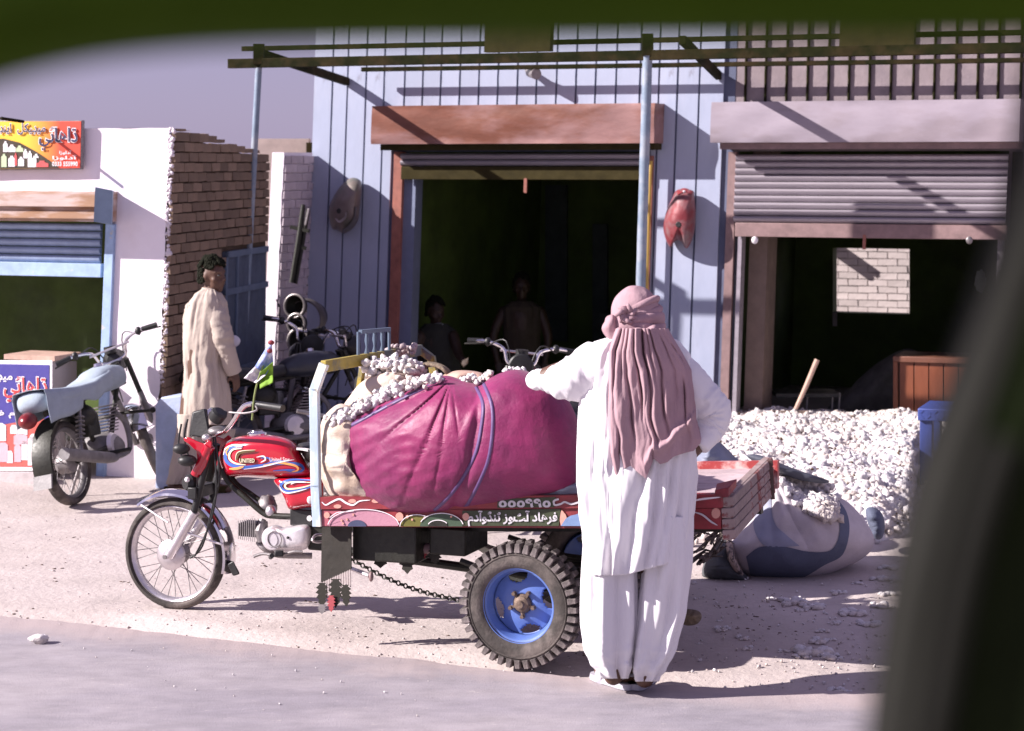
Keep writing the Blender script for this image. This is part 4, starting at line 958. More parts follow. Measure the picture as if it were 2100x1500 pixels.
# hanging tailgate of planks at the rear
tgc = dict(nt=TC.p(1482, 1018, .50), nb=TC.p(1487, 1108, .50))
ft, fb = R(1566, 938, 9.95), R(1572, 1012, 9.95)
gate = build('tailgate', MB().hexa([tgc['nb'], fb, fb + Vector((.03, .0, 0)), tgc['nb'] + Vector((.03, 0, 0)), tgc['nt'], ft, ft + Vector((.03, 0, 0)), tgc['nt'] + Vector((.03, 0, 0))]), wood_old, trike, smooth=0)
for k in range(4):
    f0, f1 = k / 4 + .012, (k + 1) / 4 - .012
    c = []
    for f in (f0, f1):
        a = tgc['nt'].lerp(tgc['nb'], f); b = ft.lerp(fb, f); 
        d = (b - a).cross(Vector((0, 0, 1))).normalized(); d = d if d.x > 0 or d.y < 0 else -d
        c += [a - Vector((.012, .02, 0)), b - Vector((.012, .02, 0)), b + Vector((.045, 0, 0)), a + Vector((.045, 0, 0))]
    build('gate_plank', MB().hexa(c[:4] + c[4:]), wood_old, gate, smooth=0, bevel=.004)
for f in (.93,):
    a = tgc['nt'].lerp(ft, f); b = tgc['nb'].lerp(fb, f)
    build('gate_batten', MB().bar(a + Vector((.04, -.015, .0)), b + Vector((.04, -.015, -.01)), .035, .02, up=(1, 0, 0)), mat('batten', (.10, .06, .05), .8, var=.3), gate, smooth=0)
build('corner_block', MB().hexa([TC.p(1466, 1022, .54), TC.p(1494, 1020, .54), TC.p(1510, 1000, .42), TC.p(1470, 1006, .42), TC.p(1466, 1006, .54), TC.p(1494, 1000, .54), TC.p(1512, 982, .42), TC.p(1470, 992, .42)]), red_dull, trike, bevel=.004)
# head frame at the front of the bed
def post_path(pts, w, d, m, name, parent=trike):
    mb = MB()
    for a, b in zip(pts, pts[1:]): mb.bar(a, b + (b - a).normalized() * w * .3, w, d, up=AX)
    return build(name, mb, m, parent, smooth=0, bevel=.003)
post_path([tp(652, 1080, QS), tp(648, 1000, QS), tp(645, 802, QS), tp(663, 752, QS)], .045, .03, bpost, 'head_post')
FP = [R(895, 800, 10.62), R(885, 735, 10.62), R(862, 718, 10.6)]
post_path([R(900, 900, 10.62)] + FP, .04, .03, yel_p, 'head_post')
nearT = tp(663, 752, QS); farT = FP[-1]
hr = build('head_rail', MB().bar(nearT, farT, .03, .055), yel_p, trike, smooth=0, bevel=.003)
m_ = nearT.lerp(farT, .42); mb_ = Vector((m_.x, m_.y, .85)) 
build('head_strut', MB().bar(nearT.lerp(farT, .40), R(726, 862, nearT.lerp(farT, .40).y), .04, .02, up=AU), yel_p, trike, smooth=0)
# small ornamental cresting
c0, c1 = nearT.lerp(farT, .34), nearT.lerp(farT, .66)
crest_m = mat('crest_blue', (.10, .14, .20), .5, var=.15)
cr = build('crest', MB().bar(c0 + Vector((.01, 0, .14)), c1 + Vector((0, 0, .13)), .02, .02), crest_m, trike, smooth=0)
for f in (0, .27, .52, .77, 1):
    a = c0.lerp(c1, f); build('baluster', MB().tube([a + Vector((0, 0, h)) for h in (.0, .03, .06, .09, .14)], [.006, .012, .005, .011, .006] if 0 < f < 1 else .008, 8), crest_m, cr)
# underside: axle, springs, dark gear, flap, tassels, chain
for q in (.44, -.44):
    C0 = TC.w(TC.sz(1075, 1240, .5)[0], q, .30)
aw = TC.sz(1075, 1240, .5)[0]
T('rear_axle', [TC.w(aw, -.5, .283), TC.w(aw, .5, .283)], .035, black, 14, sm=0)
build('differential', MB().ell(TC.w(aw, 0, .283), .11, .11, .11), black, trike)
for q in (.33, -.33):
    for k in range(3): T('spring_leaf', [TC.w(aw - .38 + k * .08, q, .42 - k * .02), TC.w(aw, q, .34 - k * .016), TC.w(aw + .38 - k * .08, q, .46 - k * .02)], .014, black, 6)
build('tool_box', MB().box(TC, aF + .12, aF + .45, .1, .42, zbed(aF) - .28, zbed(aF) - .1), black, trike, bevel=.008)
build('under_box', MB().boxpx(TC, 880, 955, 1084, 1140, .05, .35), black, trike, bevel=.008)
T('propeller_shaft', [TC.w(aF - .1, 0, .36), TC.w(aw, 0, .29)], .022, black, 10, sm=0)
T('under_pipe', [tp(853, 1128, .3), tp(928, 1122, .3)], .028, brown_bar, 12, sm=0)
sidequad('front_flap', [(660, 1082), (720, 1082), (720, 1168), (658, 1196)], mat('flap_dark', (.028, .024, .018), .8, var=.3, scale=10), QS - .06, QS - .052)
# fringe under the flap
fm = mat('fringe_pale', (.45, .38, .36), .8); dm = mat('leaf_black', (.018, .016, .010), .8, var=.3); dr_ = mat('tassel_red', (.35, .06, .07), .7)
for i in range(13):
    x = 660 + i * 4.8; y0 = 1194 - (x - 658) * .45; L = 26 + 14 * ((i * 7) % 5) / 5
    T('fringe_strand', [tp(x, y0, QS - .055), tp(x + 1, y0 + L, QS - .05)], .0035, fm, 5, sm=0)
def leaf(x, y, L, w, m, q, tilt=0):
    n = 5; pl_, pr_ = [], []
    for i in range(n):
        t = i / n; ww = w * math.sin(math.pi * (.25 + .7 * t)) ; yy = y + L * t
        pl_ += [(x - ww + tilt * t * L, yy), (x - ww * .55 + tilt * t * L, yy + L * .06)]; pr_ += [(x + ww + tilt * t * L, yy), (x + ww * .55 + tilt * t * L, yy + L * .06)]
    return build('leaf_tassel', MB().poly(TC, pl_ + [(x + tilt * L, y + L)] + pr_[::-1], q - .004, q), m, trike, smooth=0)
leaf(660, 1196, 50, 13, dm, QS - .04); leaf(688, 1188, 60, 15, dm, QS - .045); leaf(708, 1200, 45, 12, dm, QS - .04, .05); leaf(679, 1222, 34, 9, dr_, QS - .035); leaf(660, 1240, 20, 10, grey_m, QS - .035)
leaf(835, 1126, 52, 20, dm, .40); leaf(780, 1120, 46, 24, dm, .30); leaf(810, 1110, 30, 18, dm, .34); leaf(892, 1124, 34, 16, dm, .34); leaf(866, 1122, 28, 12, red_dull, .32)
T('lever', [tp(719, 1166, .4), tp(758, 1181, .46)], [.010, .012], alu, 10, sm=0); build('lever_knob', MB().ell(tp(761, 1183, .46), .012, .02, .024), brown_bar, trike)
# chain
P0, P1 = tp(722, 1148, .25), tp(945, 1232, .36); nL = 30
for i in range(nL):
    t = i / nL; c = P0.lerp(P1, t) - Vector((0, 0, .03 * math.sin(math.pi * t))); d = (P1 - P0).normalized()
    build('chain_link', MB().torus(c, d.cross(UP) if i % 2 else UP.cross(d).cross(d), .011, .004, 10, 5), black, trike)
# rear wheels
def truck_wheel(q, far=False):
    c = TC.w(aw, q, .285); Rw, wd_ = .258, .15; prof = []
    for r, h in ((.168, -.055), (.176, -.068), (.205, -.076), (.235, -.074), (.255, -.066), (.260, -.045), (.262, 0), (.260, .045), (.255, .066), (.235, .074), (.205, .076), (.176, .068), (.168, .055), (.160, .0)): prof.append((r, h))
    w = build('rear_wheel', MB().lathe(c, AX, prof, 60, fwd, loop=True), rubber, trike, smooth=50)
    y = AX.cross(fwd); nb_ = 40
    for k in range(nb_):
        for s_ in (1, -1):
            t = 2 * math.pi * (k + (.5 if s_ < 0 else 0)) / nb_; d = fwd * math.cos(t) + y * math.sin(t); tn = -fwd * math.sin(t) + y * math.cos(t)
            cc = []
            for r, ww in ((.244, 1.15), (.284, .9)):
                for h, tt in ((.012 * s_, -.016), (.082 * s_ * (1 if r < .25 else .93), -.012), (.082 * s_ * (1 if r < .25 else .93), .012), (.012 * s_, .016)): cc.append(c + d * r + AX * h + tn * tt * ww)
            build('tread_block', MB().hexa(cc), rubber_d, w, smooth=0, bevel=.003)
    build('tyre_bead', MB().torus(c + AX * .074, AX, .235, .004, 48, 6, x0=fwd), rubber, w)
    sg_ = -1 if far else 1
    rp = [(.168, .062), (.174, .058), (.170, .050), (.160, .046), (.152, .02), (.150, .0), (.146, -.012)]
    build('rim', MB().lathe(c, AX, [(r, h * sg_) for r, h in rp], 60, fwd), wheel_blue, w, solid=.003)
    V = []; Fc = []; nr_, nt_ = 12, 96
    for i in range(nr_ + 1):
        r = .045 + (.149 - .045) * i / nr_
        for j in range(nt_):
            t = 2 * math.pi * j / nt_; h = -.004 + .012 * math.cos(i / nr_ * math.pi * .9) * (1 if i < nr_ else 1)
            V.append(c + (fwd * math.cos(t) + y * math.sin(t)) * r + AX * (h - .006) * sg_)
    for i in range(nr_):
        for j in range(nt_):
            rm = .045 + (.149 - .045) * (i + .5) / nr_; tm = (j + .5) / nt_ * 360; hole = False
            for hc in (15, 105, 193, 283):
                dd = abs((tm - hc + 180) % 360 - 180)
                x_, y_ = rm * math.sin(rad(dd)), rm * math.cos(rad(dd))
                if y_ > .098 + (x_ / .048) ** 2 * .022 and y_ < .141 - (x_ / .06) ** 2 * .02 and x_ < .046: hole = True
            if not hole:
                k = (j + 1) % nt_; Fc.append((i * nt_ + j, i * nt_ + k, (i + 1) * nt_ + k, (i + 1) * nt_ + j))
    build('wheel_disc', MB().add(V, Fc), wheel_blue, w, fix=False, solid=.004)
    hubm = mat('greasy_hub', (.17, .12, .09), .7, metal=.3, var=.4, scale=40, bump=.5)
    build('hub', MB().lathe(c, AX * sg_, [(.001, .045), (.016, .045), (.020, .030), (.034, .024), (.040, .010), (.044, .0), (.046, -.03)], 20), hubm, w)
    for k in range(5):
        t = 2 * math.pi * (k + .3) / 5; p = c + (fwd * math.cos(t) + y * math.sin(t)) * .058
        build('wheel_nut', MB().tube([p - AX * .01 * sg_, p + AX * .028 * sg_], [.012, .009], 6), hubm, w, smooth=0)
        build('hub_arm', MB().bar(c + AX * .012 * sg_, p + AX * .008 * sg_, .016, .012), hubm, w)
truck_wheel(.52); truck_wheel(-.52, True)
# curved inner mudguard with pale stripes seen under the bed
for q, px in ((.2, 985),):
    cc = R(1030, 1060, 9.95); rings = []
    for i in range(14):
        t = rad(150 + i * 9); rings.append([cc + Vector((math.cos(t) * r, h, -abs(math.sin(t)) * r)) for r, h in ((.16, -.06), (.19, -.06), (.19, .06), (.16, .06))])
    build('striped_guard', MB().loft(rings), mat('striped_green', (.10, .12, .05), .6, col2=(.5, .5, .4), mixs=9, stretch=(1, 6, 1)), trike, smooth=0)
# ================================================================== LOAD
def tie_fold(x, y, rho):
    dx, dy = x - 925, y - 778; d = math.hypot(dx, dy); a = math.degrees(math.atan2(dy, dx))     # 0 right, 90 down, 180 left
    w = math.exp(-((a - 128) / 42) ** 2) * math.exp(-d / 150) * min(1, d / 25)
    k = a + 3.5 * N3(a * .05, d * .008, 3)
    f = 1 - abs(math.sin(k * .16 + 2 * N3(a * .03, 1, 1))) ** .7
    v = -.060 * w * f ** 2.2 * (.6 + .9 * abs(N3(a * .07, 7, 7)))
    v += .010 * N3(x * .009, y * .009, 2) + .003 * N3(x * .035, y * .03, 6)
    w2 = math.exp(-(math.hypot(x - 700, y - 900) / 130) ** 2)
    v += -.010 * w2 * abs(math.sin((y * .9 + x * .45) * .11 + 2 * N3(x * .01, y * .01, 1)))
    w3 = math.exp(-(math.hypot(x - 790, y - 1030) / 110) ** 2)
    v += .016 * w3 * N3(x * .03, y * .05, 9)
    # seam valley between the stripes
    sx = interp([(770, 985), (850, 980), (940, 965), (1050, 930)], y)[0]
    v -= .022 * math.exp(-((x - sx) / 10) ** 2)
    v -= .05 * math.exp(-((x - 925) / 40) ** 2 - ((y - 780) / 30) ** 2)
    return v
mo = [(697, 872), (740, 845), (800, 812), (860, 787), (905, 772), (925, 772), (950, 780), (985, 787), (1010, 772), (1045, 760), (1075, 760), (1110, 775), (1150, 800), (1178, 845), (1192, 905), (1192, 975), (1175, 1008), (1110, 1025), (1040, 1040), (960, 1052), (880, 1062), (820, 1064), (775, 1056), (735, 1028), (706, 985), (694, 930)]
mg, mqf = inflate(TC, mo, .40, .32, .86, nr=60, nt=260, fold=tie_fold, power=.55, expo=2.6, c=(930, 915))
sack = build('cotton_sack', mg, magenta, smooth=180, label='big bulging magenta sack of cotton with two blue stripes lying on the rickshaw bed', cat='sack')
for pts, w in (([(976, 793), (990, 830), (986, 880), (975, 930), (950, 980), (920, 1020), (890, 1048)], 7), ([(990, 784), (1008, 830), (1010, 880), (1002, 940), (985, 985), (962, 1030), (950, 1046)], 7), ([(706, 880), (740, 862), (800, 830), (860, 800), (905, 782)], 7)):
    build('woven_stripe', MB().ribbon(TC, pts, w, 0, .001, 14, qf=lambda x, y: mqf(x, y) + .0012), bluestripe, sack, fix=False, smooth=180)
def lump(name, outline, q0, df, db, m, lab, cate, amp=.02, fs=.04, nr=26, nt=120, fr=TC, grp=None, fold=None, expo=2.6, **k):
    f = fold or (lambda x, y, r: amp * N3(x * fs, y * fs, q0 * 9) + amp * .6 * abs(N3(x * fs * .5, y * fs * 2.2, 5)))
    mb, qf = inflate(fr, outline, q0, df, db, nr=nr, nt=nt, fold=f, expo=expo, **k); return build(name, mb, m, smooth=180, label=lab, cat=cate, group=grp), qf
lump('sack_mouth', [(655, 880), (668, 850), (700, 828), (735, 850), (730, 880), (722, 930), (735, 990), (765, 1030), (785, 1056), (740, 1054), (700, 1036), (672, 1010), (652, 960), (650, 915)], .36, .20, .2, burlap, 'crumpled beige burlap end of a sack bulging out at the front of the bed', 'sack', amp=.035, fs=.035)
lump('cloth_bundle', [(703, 836), (718, 812), (740, 785), (775, 768), (815, 762), (840, 775), (825, 800), (790, 818), (750, 832), (720, 842)], .18, .16, .2, burlap2, 'folded tan cloth bundle behind the magenta sack', 'cloth', amp=.012, fs=.03)
lump('cloth_bundle', [(755, 790), (762, 760), (790, 752), (840, 752), (870, 765), (860, 790), (820, 800), (780, 800)], .05, .14, .2, burlap, 'bunched brown cloth under the cotton heap at the top of the load', 'cloth', amp=.03, fs=.06)
lump('dark_sack', [(1130, 870), (1165, 840), (1190, 862), (1204, 920), (1203, 985), (1185, 1012), (1140, 1010)], .10, .25, .3, sack_dark, 'dark green-grey sack squeezed between the magenta sack and the man', 'sack')
lump('cloth_fold', [(1010, 1012), (1100, 1005), (1200, 985), (1215, 1000), (1200, 1018), (1100, 1026), (1010, 1030)], .40, .12, .3, sack_grey, 'blue-grey cloth edge lying on the bed under the magenta sack', 'cloth')
lump('brown_pad', [(905, 772), (940, 760), (985, 764), (1000, 778), (960, 788), (915, 786)], .12, .12, .1, wood_tan, 'small brown pad sticking out on top of the magenta sack', 'cloth')
# rope coil
rp_ = mat('rope', (.22, .17, .12), .95, var=.3, scale=60, bump=.8, bscale=200)
mb = MB()
for k in range(7):
    c = tp(880 + k * 1.5, 778 - k * .3, .12 + k * .006); M_ = []
    for i in range(40):
        t = 2 * math.pi * i / 39; M_.append(c + AU * (math.cos(t) * (.115 - .006 * k)) + UP * (math.sin(t) * (.075 - .004 * k) + .002 * k) + AX * .02 * math.sin(3 * t + k))
    mb.tube(M_, .0085, 7)
build('rope_coil', mb, rp_, label='brown coil of rope lying on top of the cotton load', cat='rope')
# cotton bursting out on the load
def cluster(pts, n, rpx, q, qs, rmin, rmax, seed):
    rs_ = random.Random(seed); C = []; Q = []
    P = cat([(x, y, 0) for x, y in pts], 8)
    for i in range(n):
        p = P[int(rs_.random() * (len(P) - 1))]; w = tp(p.x + rs_.gauss(0, rpx), p.y + rs_.gauss(0, rpx * .8), q + rs_.gauss(0, qs)); C.append(tuple(w)); Q.append(rs_.uniform(rmin, rmax))
    return C, Q
C, Q = cluster([(688, 862), (720, 848), (760, 828), (800, 806), (850, 790), (900, 778)], 800, 7, .42, .05, .007, .018, 1)
grains('cotton_fluff', C, Q, cotton, sub=2, kind='stuff', label='band of white raw cotton bursting out along the upper seam of the magenta sack', cat='cotton')
C, Q = cluster([(765, 760), (790, 750), (820, 752), (850, 762), (800, 772), (850, 775)], 700, 10, .14, .05, .008, .020, 2)
grains('cotton_fluff', C, Q, cotton, sub=2, kind='stuff', label='mound of white raw cotton on top of the cloth bundle', cat='cotton')
C, Q = cluster([(950, 780), (965, 776), (985, 780), (1010, 768)], 120, 4, .38, .04, .007, .014, 3)
C2, Q2 = cluster([(1040, 760), (1062, 760), (1078, 764)], 22, 3, .25, .03, .010, .018, 4)
grains('cotton_fluff', C + C2, Q + Q2, cotton, sub=2, kind='stuff', label='small tufts of cotton on the crest of the magenta sack', cat='cotton')
C, Q = cluster([(808, 722), (845, 716)], 26, 6, -.2, .03, .010, .020, 5)
grains('cotton_fluff', C, Q, mat('dirty_cotton', (.42, .34, .34), .95, var=.2), sub=2, kind='stuff', label='dirty cotton scraps caught on the yellow head rail', cat='cotton')
# pennant
pf = thing('pennant', tp(519, 852, .35), 'small blue, white and green cloth pennant tied to a stick on the red handlebar', 'flag')
T('stick', [tp(517, 862, .345), tp(524, 800, .36), tp(545, 735, .36), tp(560, 700, .36)], .005, mat('stick_green', (.20, .24, .08), .7), 8, parent=pf)
flb = mat('flag_blue', (.16, .22, .50), .8, col2=(.62, .60, .66), mixs=6, var=.1); flw = mat('flag_white', (.6, .55, .6), .8); flg = mat('flag_green', (.16, .30, .02), .8, var=.15)
def flag(name, pts, m, ph): 
    A, B, C_, D = [Vector((x, y, 0)) for x, y in pts]
    f = lambda u, v: (lambda p: tp(p.x, p.y, .36 + .015 * math.sin(u * 6 + ph) + .008 * N3(u * 4, v * 4, ph)))((A.lerp(B, u)).lerp(D.lerp(C_, u), v))
    return build(name, MB().grid(f, 14, 14), m, pf, smooth=180, solid=.0015, fix=False)
flag('blue_cloth', [(557, 695), (560, 742), (545, 770), (523, 752)], flb, 0); flag('white_cloth', [(523, 752), (545, 770), (525, 786), (500, 776)], flw, 1)
flag('green_cloth', [(560, 742), (560, 785), (533, 798), (532, 766)], flg, 2)
mb = MB()
for y in (702, 712, 722): mb.ell(tp(556 - (y - 702) * .3, y, .37), .014, .012, .012, nu=10, nv=6)
build('bead', MB().ell(tp(556, 703, .37), .016, .012, .012, nu=10, nv=6), red_dull, pf); build('bead', MB().ell(tp(553, 720, .37), .014, .012, .012, nu=10, nv=6), red_dull, pf)
# ================================================================== PEOPLE
def fuse(name, mb, m, voxel, parent, smooth_it=6, **kw):
    """many overlapping closed shapes become one continuous surface"""
    o = build(name, mb, m, parent, smooth=180)
    r = o.modifiers.new('fuse', 'REMESH'); r.mode = 'VOXEL'; r.voxel_size = voxel; r.use_smooth_shade = True
    if smooth_it:
        s = o.modifiers.new('relax', 'SMOOTH'); s.iterations = smooth_it; s.factor = .5
    dg = bpy.context.evaluated_depsgraph_get(); me = bpy.data.meshes.new_from_object(o.evaluated_get(dg))
    o.modifiers.clear(); o.data = me; me.polygons.foreach_set('use_smooth', [True] * len(me.polygons))
    if not me.materials: me.materials.append(m)
    props(o, **kw); return o
def caps(mb, pts, rs, n=14):
    P = cat(pts, 4); rr = [float(np.interp(i / (len(P) - 1), np.linspace(0, 1, len(rs)), rs)) for i in range(len(P))]
    mb.tube(P, rr, n)
    mb.ell(P[0], rr[0], rr[0], rr[0], nu=12, nv=8); mb.ell(P[-1], rr[-1], rr[-1], rr[-1], nu=12, nv=8)
def hand(mb, wrist, d, palm_n, s=1.0, curl=.5, side=1):
    """palm, four unequal bent fingers and a thumb; d = finger direction, palm_n = direction the palm faces"""
    d = Vector(d).normalized(); n_ = Vector(palm_n); n_ = (n_ - d * n_.dot(d)).normalized(); w = d.cross(n_) * side
    c = Vector(wrist) + d * .045 * s
    M = Matrix((w, d, n_)).transposed()
    mb.ell(c, .042 * s, .055 * s, .018 * s, M, nu=14, nv=10)
    for k, (off, L) in enumerate(((-.030, .068), (-.010, .078), (.011, .072), (.030, .056))):
        p = Vector(wrist) + d * .085 * s + w * off * s; dd = d.copy(); pts = [p - d * .02 * s, p]
        for f in (.45, .3, .25):
            dd = (dd + n_ * curl * .6).normalized(); pts.append(pts[-1] + dd * L * f * s)
        mb.tube(pts, [.0095 * s, .0095 * s, .009 * s, .008 * s, .006 * s], 8); mb.ell(pts[-1], .006 * s, .006 * s, .006 * s, nu=8, nv=6)
    p = Vector(wrist) + d * .025 * s - w * .034 * s; q1 = p + (d * .6 - w * .6 + n_ * .3).normalized() * .035 * s; q2 = q1 + (d * .9 - w * .1 + n_ * .4).normalized() * .03 * s
    mb.tube([p, q1, q2], [.013 * s, .011 * s, .008 * s], 8); mb.ell(q2, .008 * s, .008 * s, .008 * s, nu=8, nv=6)
def head(mb, c, f, s=1.0):
    """skull, jaw, nose, brow, lips and ears; f = facing direction"""
    f = Vector(f).normalized(); r = f.cross(UP).normalized(); u = r.cross(f)
    M = Matrix((r, f, u)).transposed(); c = Vector(c)
    L = lambda x, y, z: c + (r * x + f * y + u * z) * s
    def sk(d):
        k = 1.0
        if d.z < 0: k *= 1 - .16 * d.z * d.z * (1 - max(0, d.y))
        return k
    mb.ell(L(0, -.008, .018), .076 * s, .097 * s, .098 * s, M, nu=28, nv=20)
    mb.ell(L(0, .030, -.048), .056 * s, .060 * s, .066 * s, M, nu=24, nv=16)
    mb.ell(L(0, .072, -.095), .024 * s, .020 * s, .018 * s, M)
    mb.tube([L(0, .083, .020), L(0, .104, -.012), L(0, .112, -.030)], [.010 * s, .013 * s, .015 * s], 10)
    mb.ell(L(.013, .097, -.034), .011 * s, .012 * s, .009 * s, M, nu=10, nv=8); mb.ell(L(-.013, .097, -.034), .011 * s, .012 * s, .009 * s, M, nu=10, nv=8)
    mb.ell(L(0, .088, -.058), .024 * s, .014 * s, .0065 * s, M, nu=14, nv=8); mb.ell(L(0, .086, -.070), .020 * s, .014 * s, .008 * s, M, nu=14, nv=8)
    for sd_ in (1, -1):
        mb.tube([L(.012 * sd_, .088, .034), L(.035 * sd_, .082, .040), L(.055 * sd_, .062, .032)], .008 * s, 8)
        mb.ell(L(.048 * sd_, .058, -.022), .022 * s, .022 * s, .020 * s, M, nu=12, nv=8)
        mb.ell(L(.078 * sd_, -.006, -.005), .008 * s, .018 * s, .030 * s, M, nu=12, nv=10)
    return L
def cloth_loft(fr, rows, ncol, nrow, fold, y0=None, y1=None, phase=0):
    """closed garment ring by ring: rows (py, xl, xr, q centre, q radius)"""
    y0 = y0 if y0 is not None else rows[0][0]; y1 = y1 if y1 is not None else rows[-1][0]; rings = []
    for i in range(nrow + 1):
        py = y0 + (y1 - y0) * i / nrow; xl, xr, qc, dq = interp(rows, py); cx, rx = (xl + xr) / 2, (xr - xl) / 2; ring = []
        for j in range(ncol):
            t = 2 * math.pi * j / ncol; ct, st = math.cos(t), math.sin(t)
            sx = abs(ct) ** .85 * (1 if ct > 0 else -1); sq = abs(st) ** .85 * (1 if st > 0 else -1)
            k = fold(t, py, i / nrow)
            q = qc + dq * sq + k * st * 1.0 + (k * .0); x = cx + rx * sx + k * ct * 250
            yy = py
            ring.append(fr.p(x, yy, q))
        rings.append(ring)
    return MB().loft(rings, True, False)
# ---------------------------------------------------------------- man in white leaning on the load
MF = Fr(0, 8.86, 0)
mp = lambda x, y, q=0: MF.p(x, y, q)
man = thing('person', G(1290, 1418), 'man in white clothes, rose turban and shawl, leaning on the magenta sack', 'person')
b = MB()
caps(b, [mp(1318, 640, -.02), mp(1318, 700, 0), mp(1312, 800, .02), mp(1305, 900, .0), mp(1305, 990, .0)], [.06, .07, .14, .13, .14])
L_ = head(b, mp(1300, 650, -.03), (-.25, 1, 0), 1.0)
caps(b, [mp(1312, 740), mp(1230, 745), mp(1150, 765, -.05), mp(1108, 779, -.10), mp(1104, 776, -.22), mp(1112, 772, -.33)], [.07, .06, .05, .043, .036, .028])
hand(b, mp(1112, 772, -.33), (.3, .9, .0), (0, 0, -1), 1.0, .4)
caps(b, [mp(1330, 745), mp(1405, 775), mp(1455, 820, -.02), mp(1478, 845, -.02), mp(1450, 890, -.02), mp(1425, 925, .02)], [.07, .058, .05, .045, .036, .028])
hand(b, mp(1432, 915, .06), (-.75, .25, -.55), (0, 1, 0), 1.0, .5)
caps(b, [mp(1268, 990), mp(1252, 1180), mp(1258, 1385)], [.10, .07, .045]); caps(b, [mp(1345, 990), mp(1345, 1180), mp(1322, 1390)], [.10, .07, .045])
FOOT = ((1282, Vector((-.58, .81, 0))), (1308, Vector((.36, .93, 0))))
for x, fd in FOOT:
    he = G(x, 1414); he.z = .060; an = he + Vector((0, .01, .07))
    caps(b, [an, he], [.040, .033]); caps(b, [he, he + fd * .10 + Vector((0, 0, .002)), he + fd * .19 + Vector((0, 0, -.014))], [.033, .034, .024])
body = fuse('body', b, skin, .010, man, 4)
vfold = lambda A, f1, f2, sd: (lambda t, py, v: A * (N3(math.cos(t) * f1, math.sin(t) * f1, py * f2 + sd) + .5 * N3(math.cos(t) * f1 * 2.3, math.sin(t) * f1 * 2.3, py * f2 * 2 + sd)))
def ridge(x): return (1 - abs(x)) ** 2
# shalwar, one loose leg each
def leg_fold(sd, cx):
    def f(t, py, v):
        k = .030 * N3(math.cos(t) * 2.2 + sd, math.sin(t) * 2.2, py * .004) * (1 + v) + .016 * N3(math.cos(t) * 5, math.sin(t) * 5 + sd, py * .006)
        e = max(0, v - .72) / .28
        k += e * .022 * N3(math.cos(t) * 2, math.sin(t) * 2 + sd, py * .045) + e * .008 * N3(math.cos(t) * 5, sd, py * .12)
        return k
    return f
rowsL = [(1080, 1200, 1312, 0, .13), (1180, 1198, 1306, 0, .13), (1280, 1194, 1308, 0, .125), (1335, 1198, 1302, 0, .12), (1362, 1210, 1296, 0, .10), (1382, 1226, 1292, 0, .075), (1392, 1238, 1289, .0, .058)]
rowsR = [(1060, 1312, 1418, 0, .13), (1150, 1318, 1416, 0, .13), (1250, 1308, 1406, 0, .12), (1330, 1297, 1386, 0, .105), (1375, 1295, 1362, 0, .085), (1392, 1298, 1350, 0, .06), (1398, 1301, 1345, 0, .052)]
build('trouser_leg', cloth_loft(MF, rowsL, 90, 110, leg_fold(3, 1255)), robe, man, smooth=180, solid=.002)
build('trouser_leg', cloth_loft(MF, rowsR, 90, 110, leg_fold(8, 1350)), robe, man, smooth=180, solid=.002)
# kameez
rowsK = [(690, 1255, 1372, -.01, .07), (703, 1218, 1395, 0, .10), (730, 1200, 1414, 0, .125), (790, 1193, 1424, .0, .15), (860, 1190, 1428, .0, .155), (960, 1187, 1426, .0, .155), (1050, 1192, 1424, .0, .16), (1120, 1199, 1420, .0, .165), (1185, 1202, 1412, .0, .165)]
def kfold(t, py, v):
    s_ = math.sin(t)
    k = .026 * N3(math.cos(t) * 2.6, s_ * 2.6, py * .0026) + .014 * (1 - 2 * abs(N3(math.cos(t) * 5 + py * .003, s_ * 5, py * .002))) ** 3 + .006 * N3(math.cos(t) * 12, s_ * 12, py * .006)
    k += .016 * max(0, v - .45) * N3(math.cos(t) * 9 - py * .006, 4, py * .002) * 1.6
    for cx_, dp_c, w_c, sl in ((-.78, .020, .05, .0004), (-.5, .014, .04, -.0003), (.05, .022, .06, .0012), (.28, .030, .06, .0011), (.5, .022, .05, .0009), (.72, .026, .05, .0004)):
        c = math.cos(t) - (cx_ - sl * (py - 1000) + .05 * N3(cx_ * 9, py * .008, 0)); k -= dp_c * (s_ > 0) * math.exp(-(c / w_c) ** 2) * min(1, max(0, (v - .25) * 3))
    k += .034 * max(0, v - .45) * (1 - abs(N3(math.cos(t) * 4.5 + (py - 900) * .006, 9, py * .0015)) * 2.2) * (s_ > -.2)
    return k
mbk = cloth_loft(MF, rowsK, 150, 130, kfold)
# uneven hem: lift towards the right
hem = lambda x: float(np.interp(x, [1190, 1215, 1280, 1345, 1372, 1395, 1420], [1172, 1181, 1180, 1163, 1155, 1132, 1095]))
kz = []
for v in mbk.v:
    px = CX + v.x / v.y * F; py = HY + (H - v.z) / v.y * F
    if py > 900:
        py2 = 900 + (py - 900) * (hem(px) - 900) / 285
        v = R(px, py2, v.y)
    kz.append(v)
mbk.v = kz
build('shirt', mbk, robe, man, smooth=180, solid=.002)
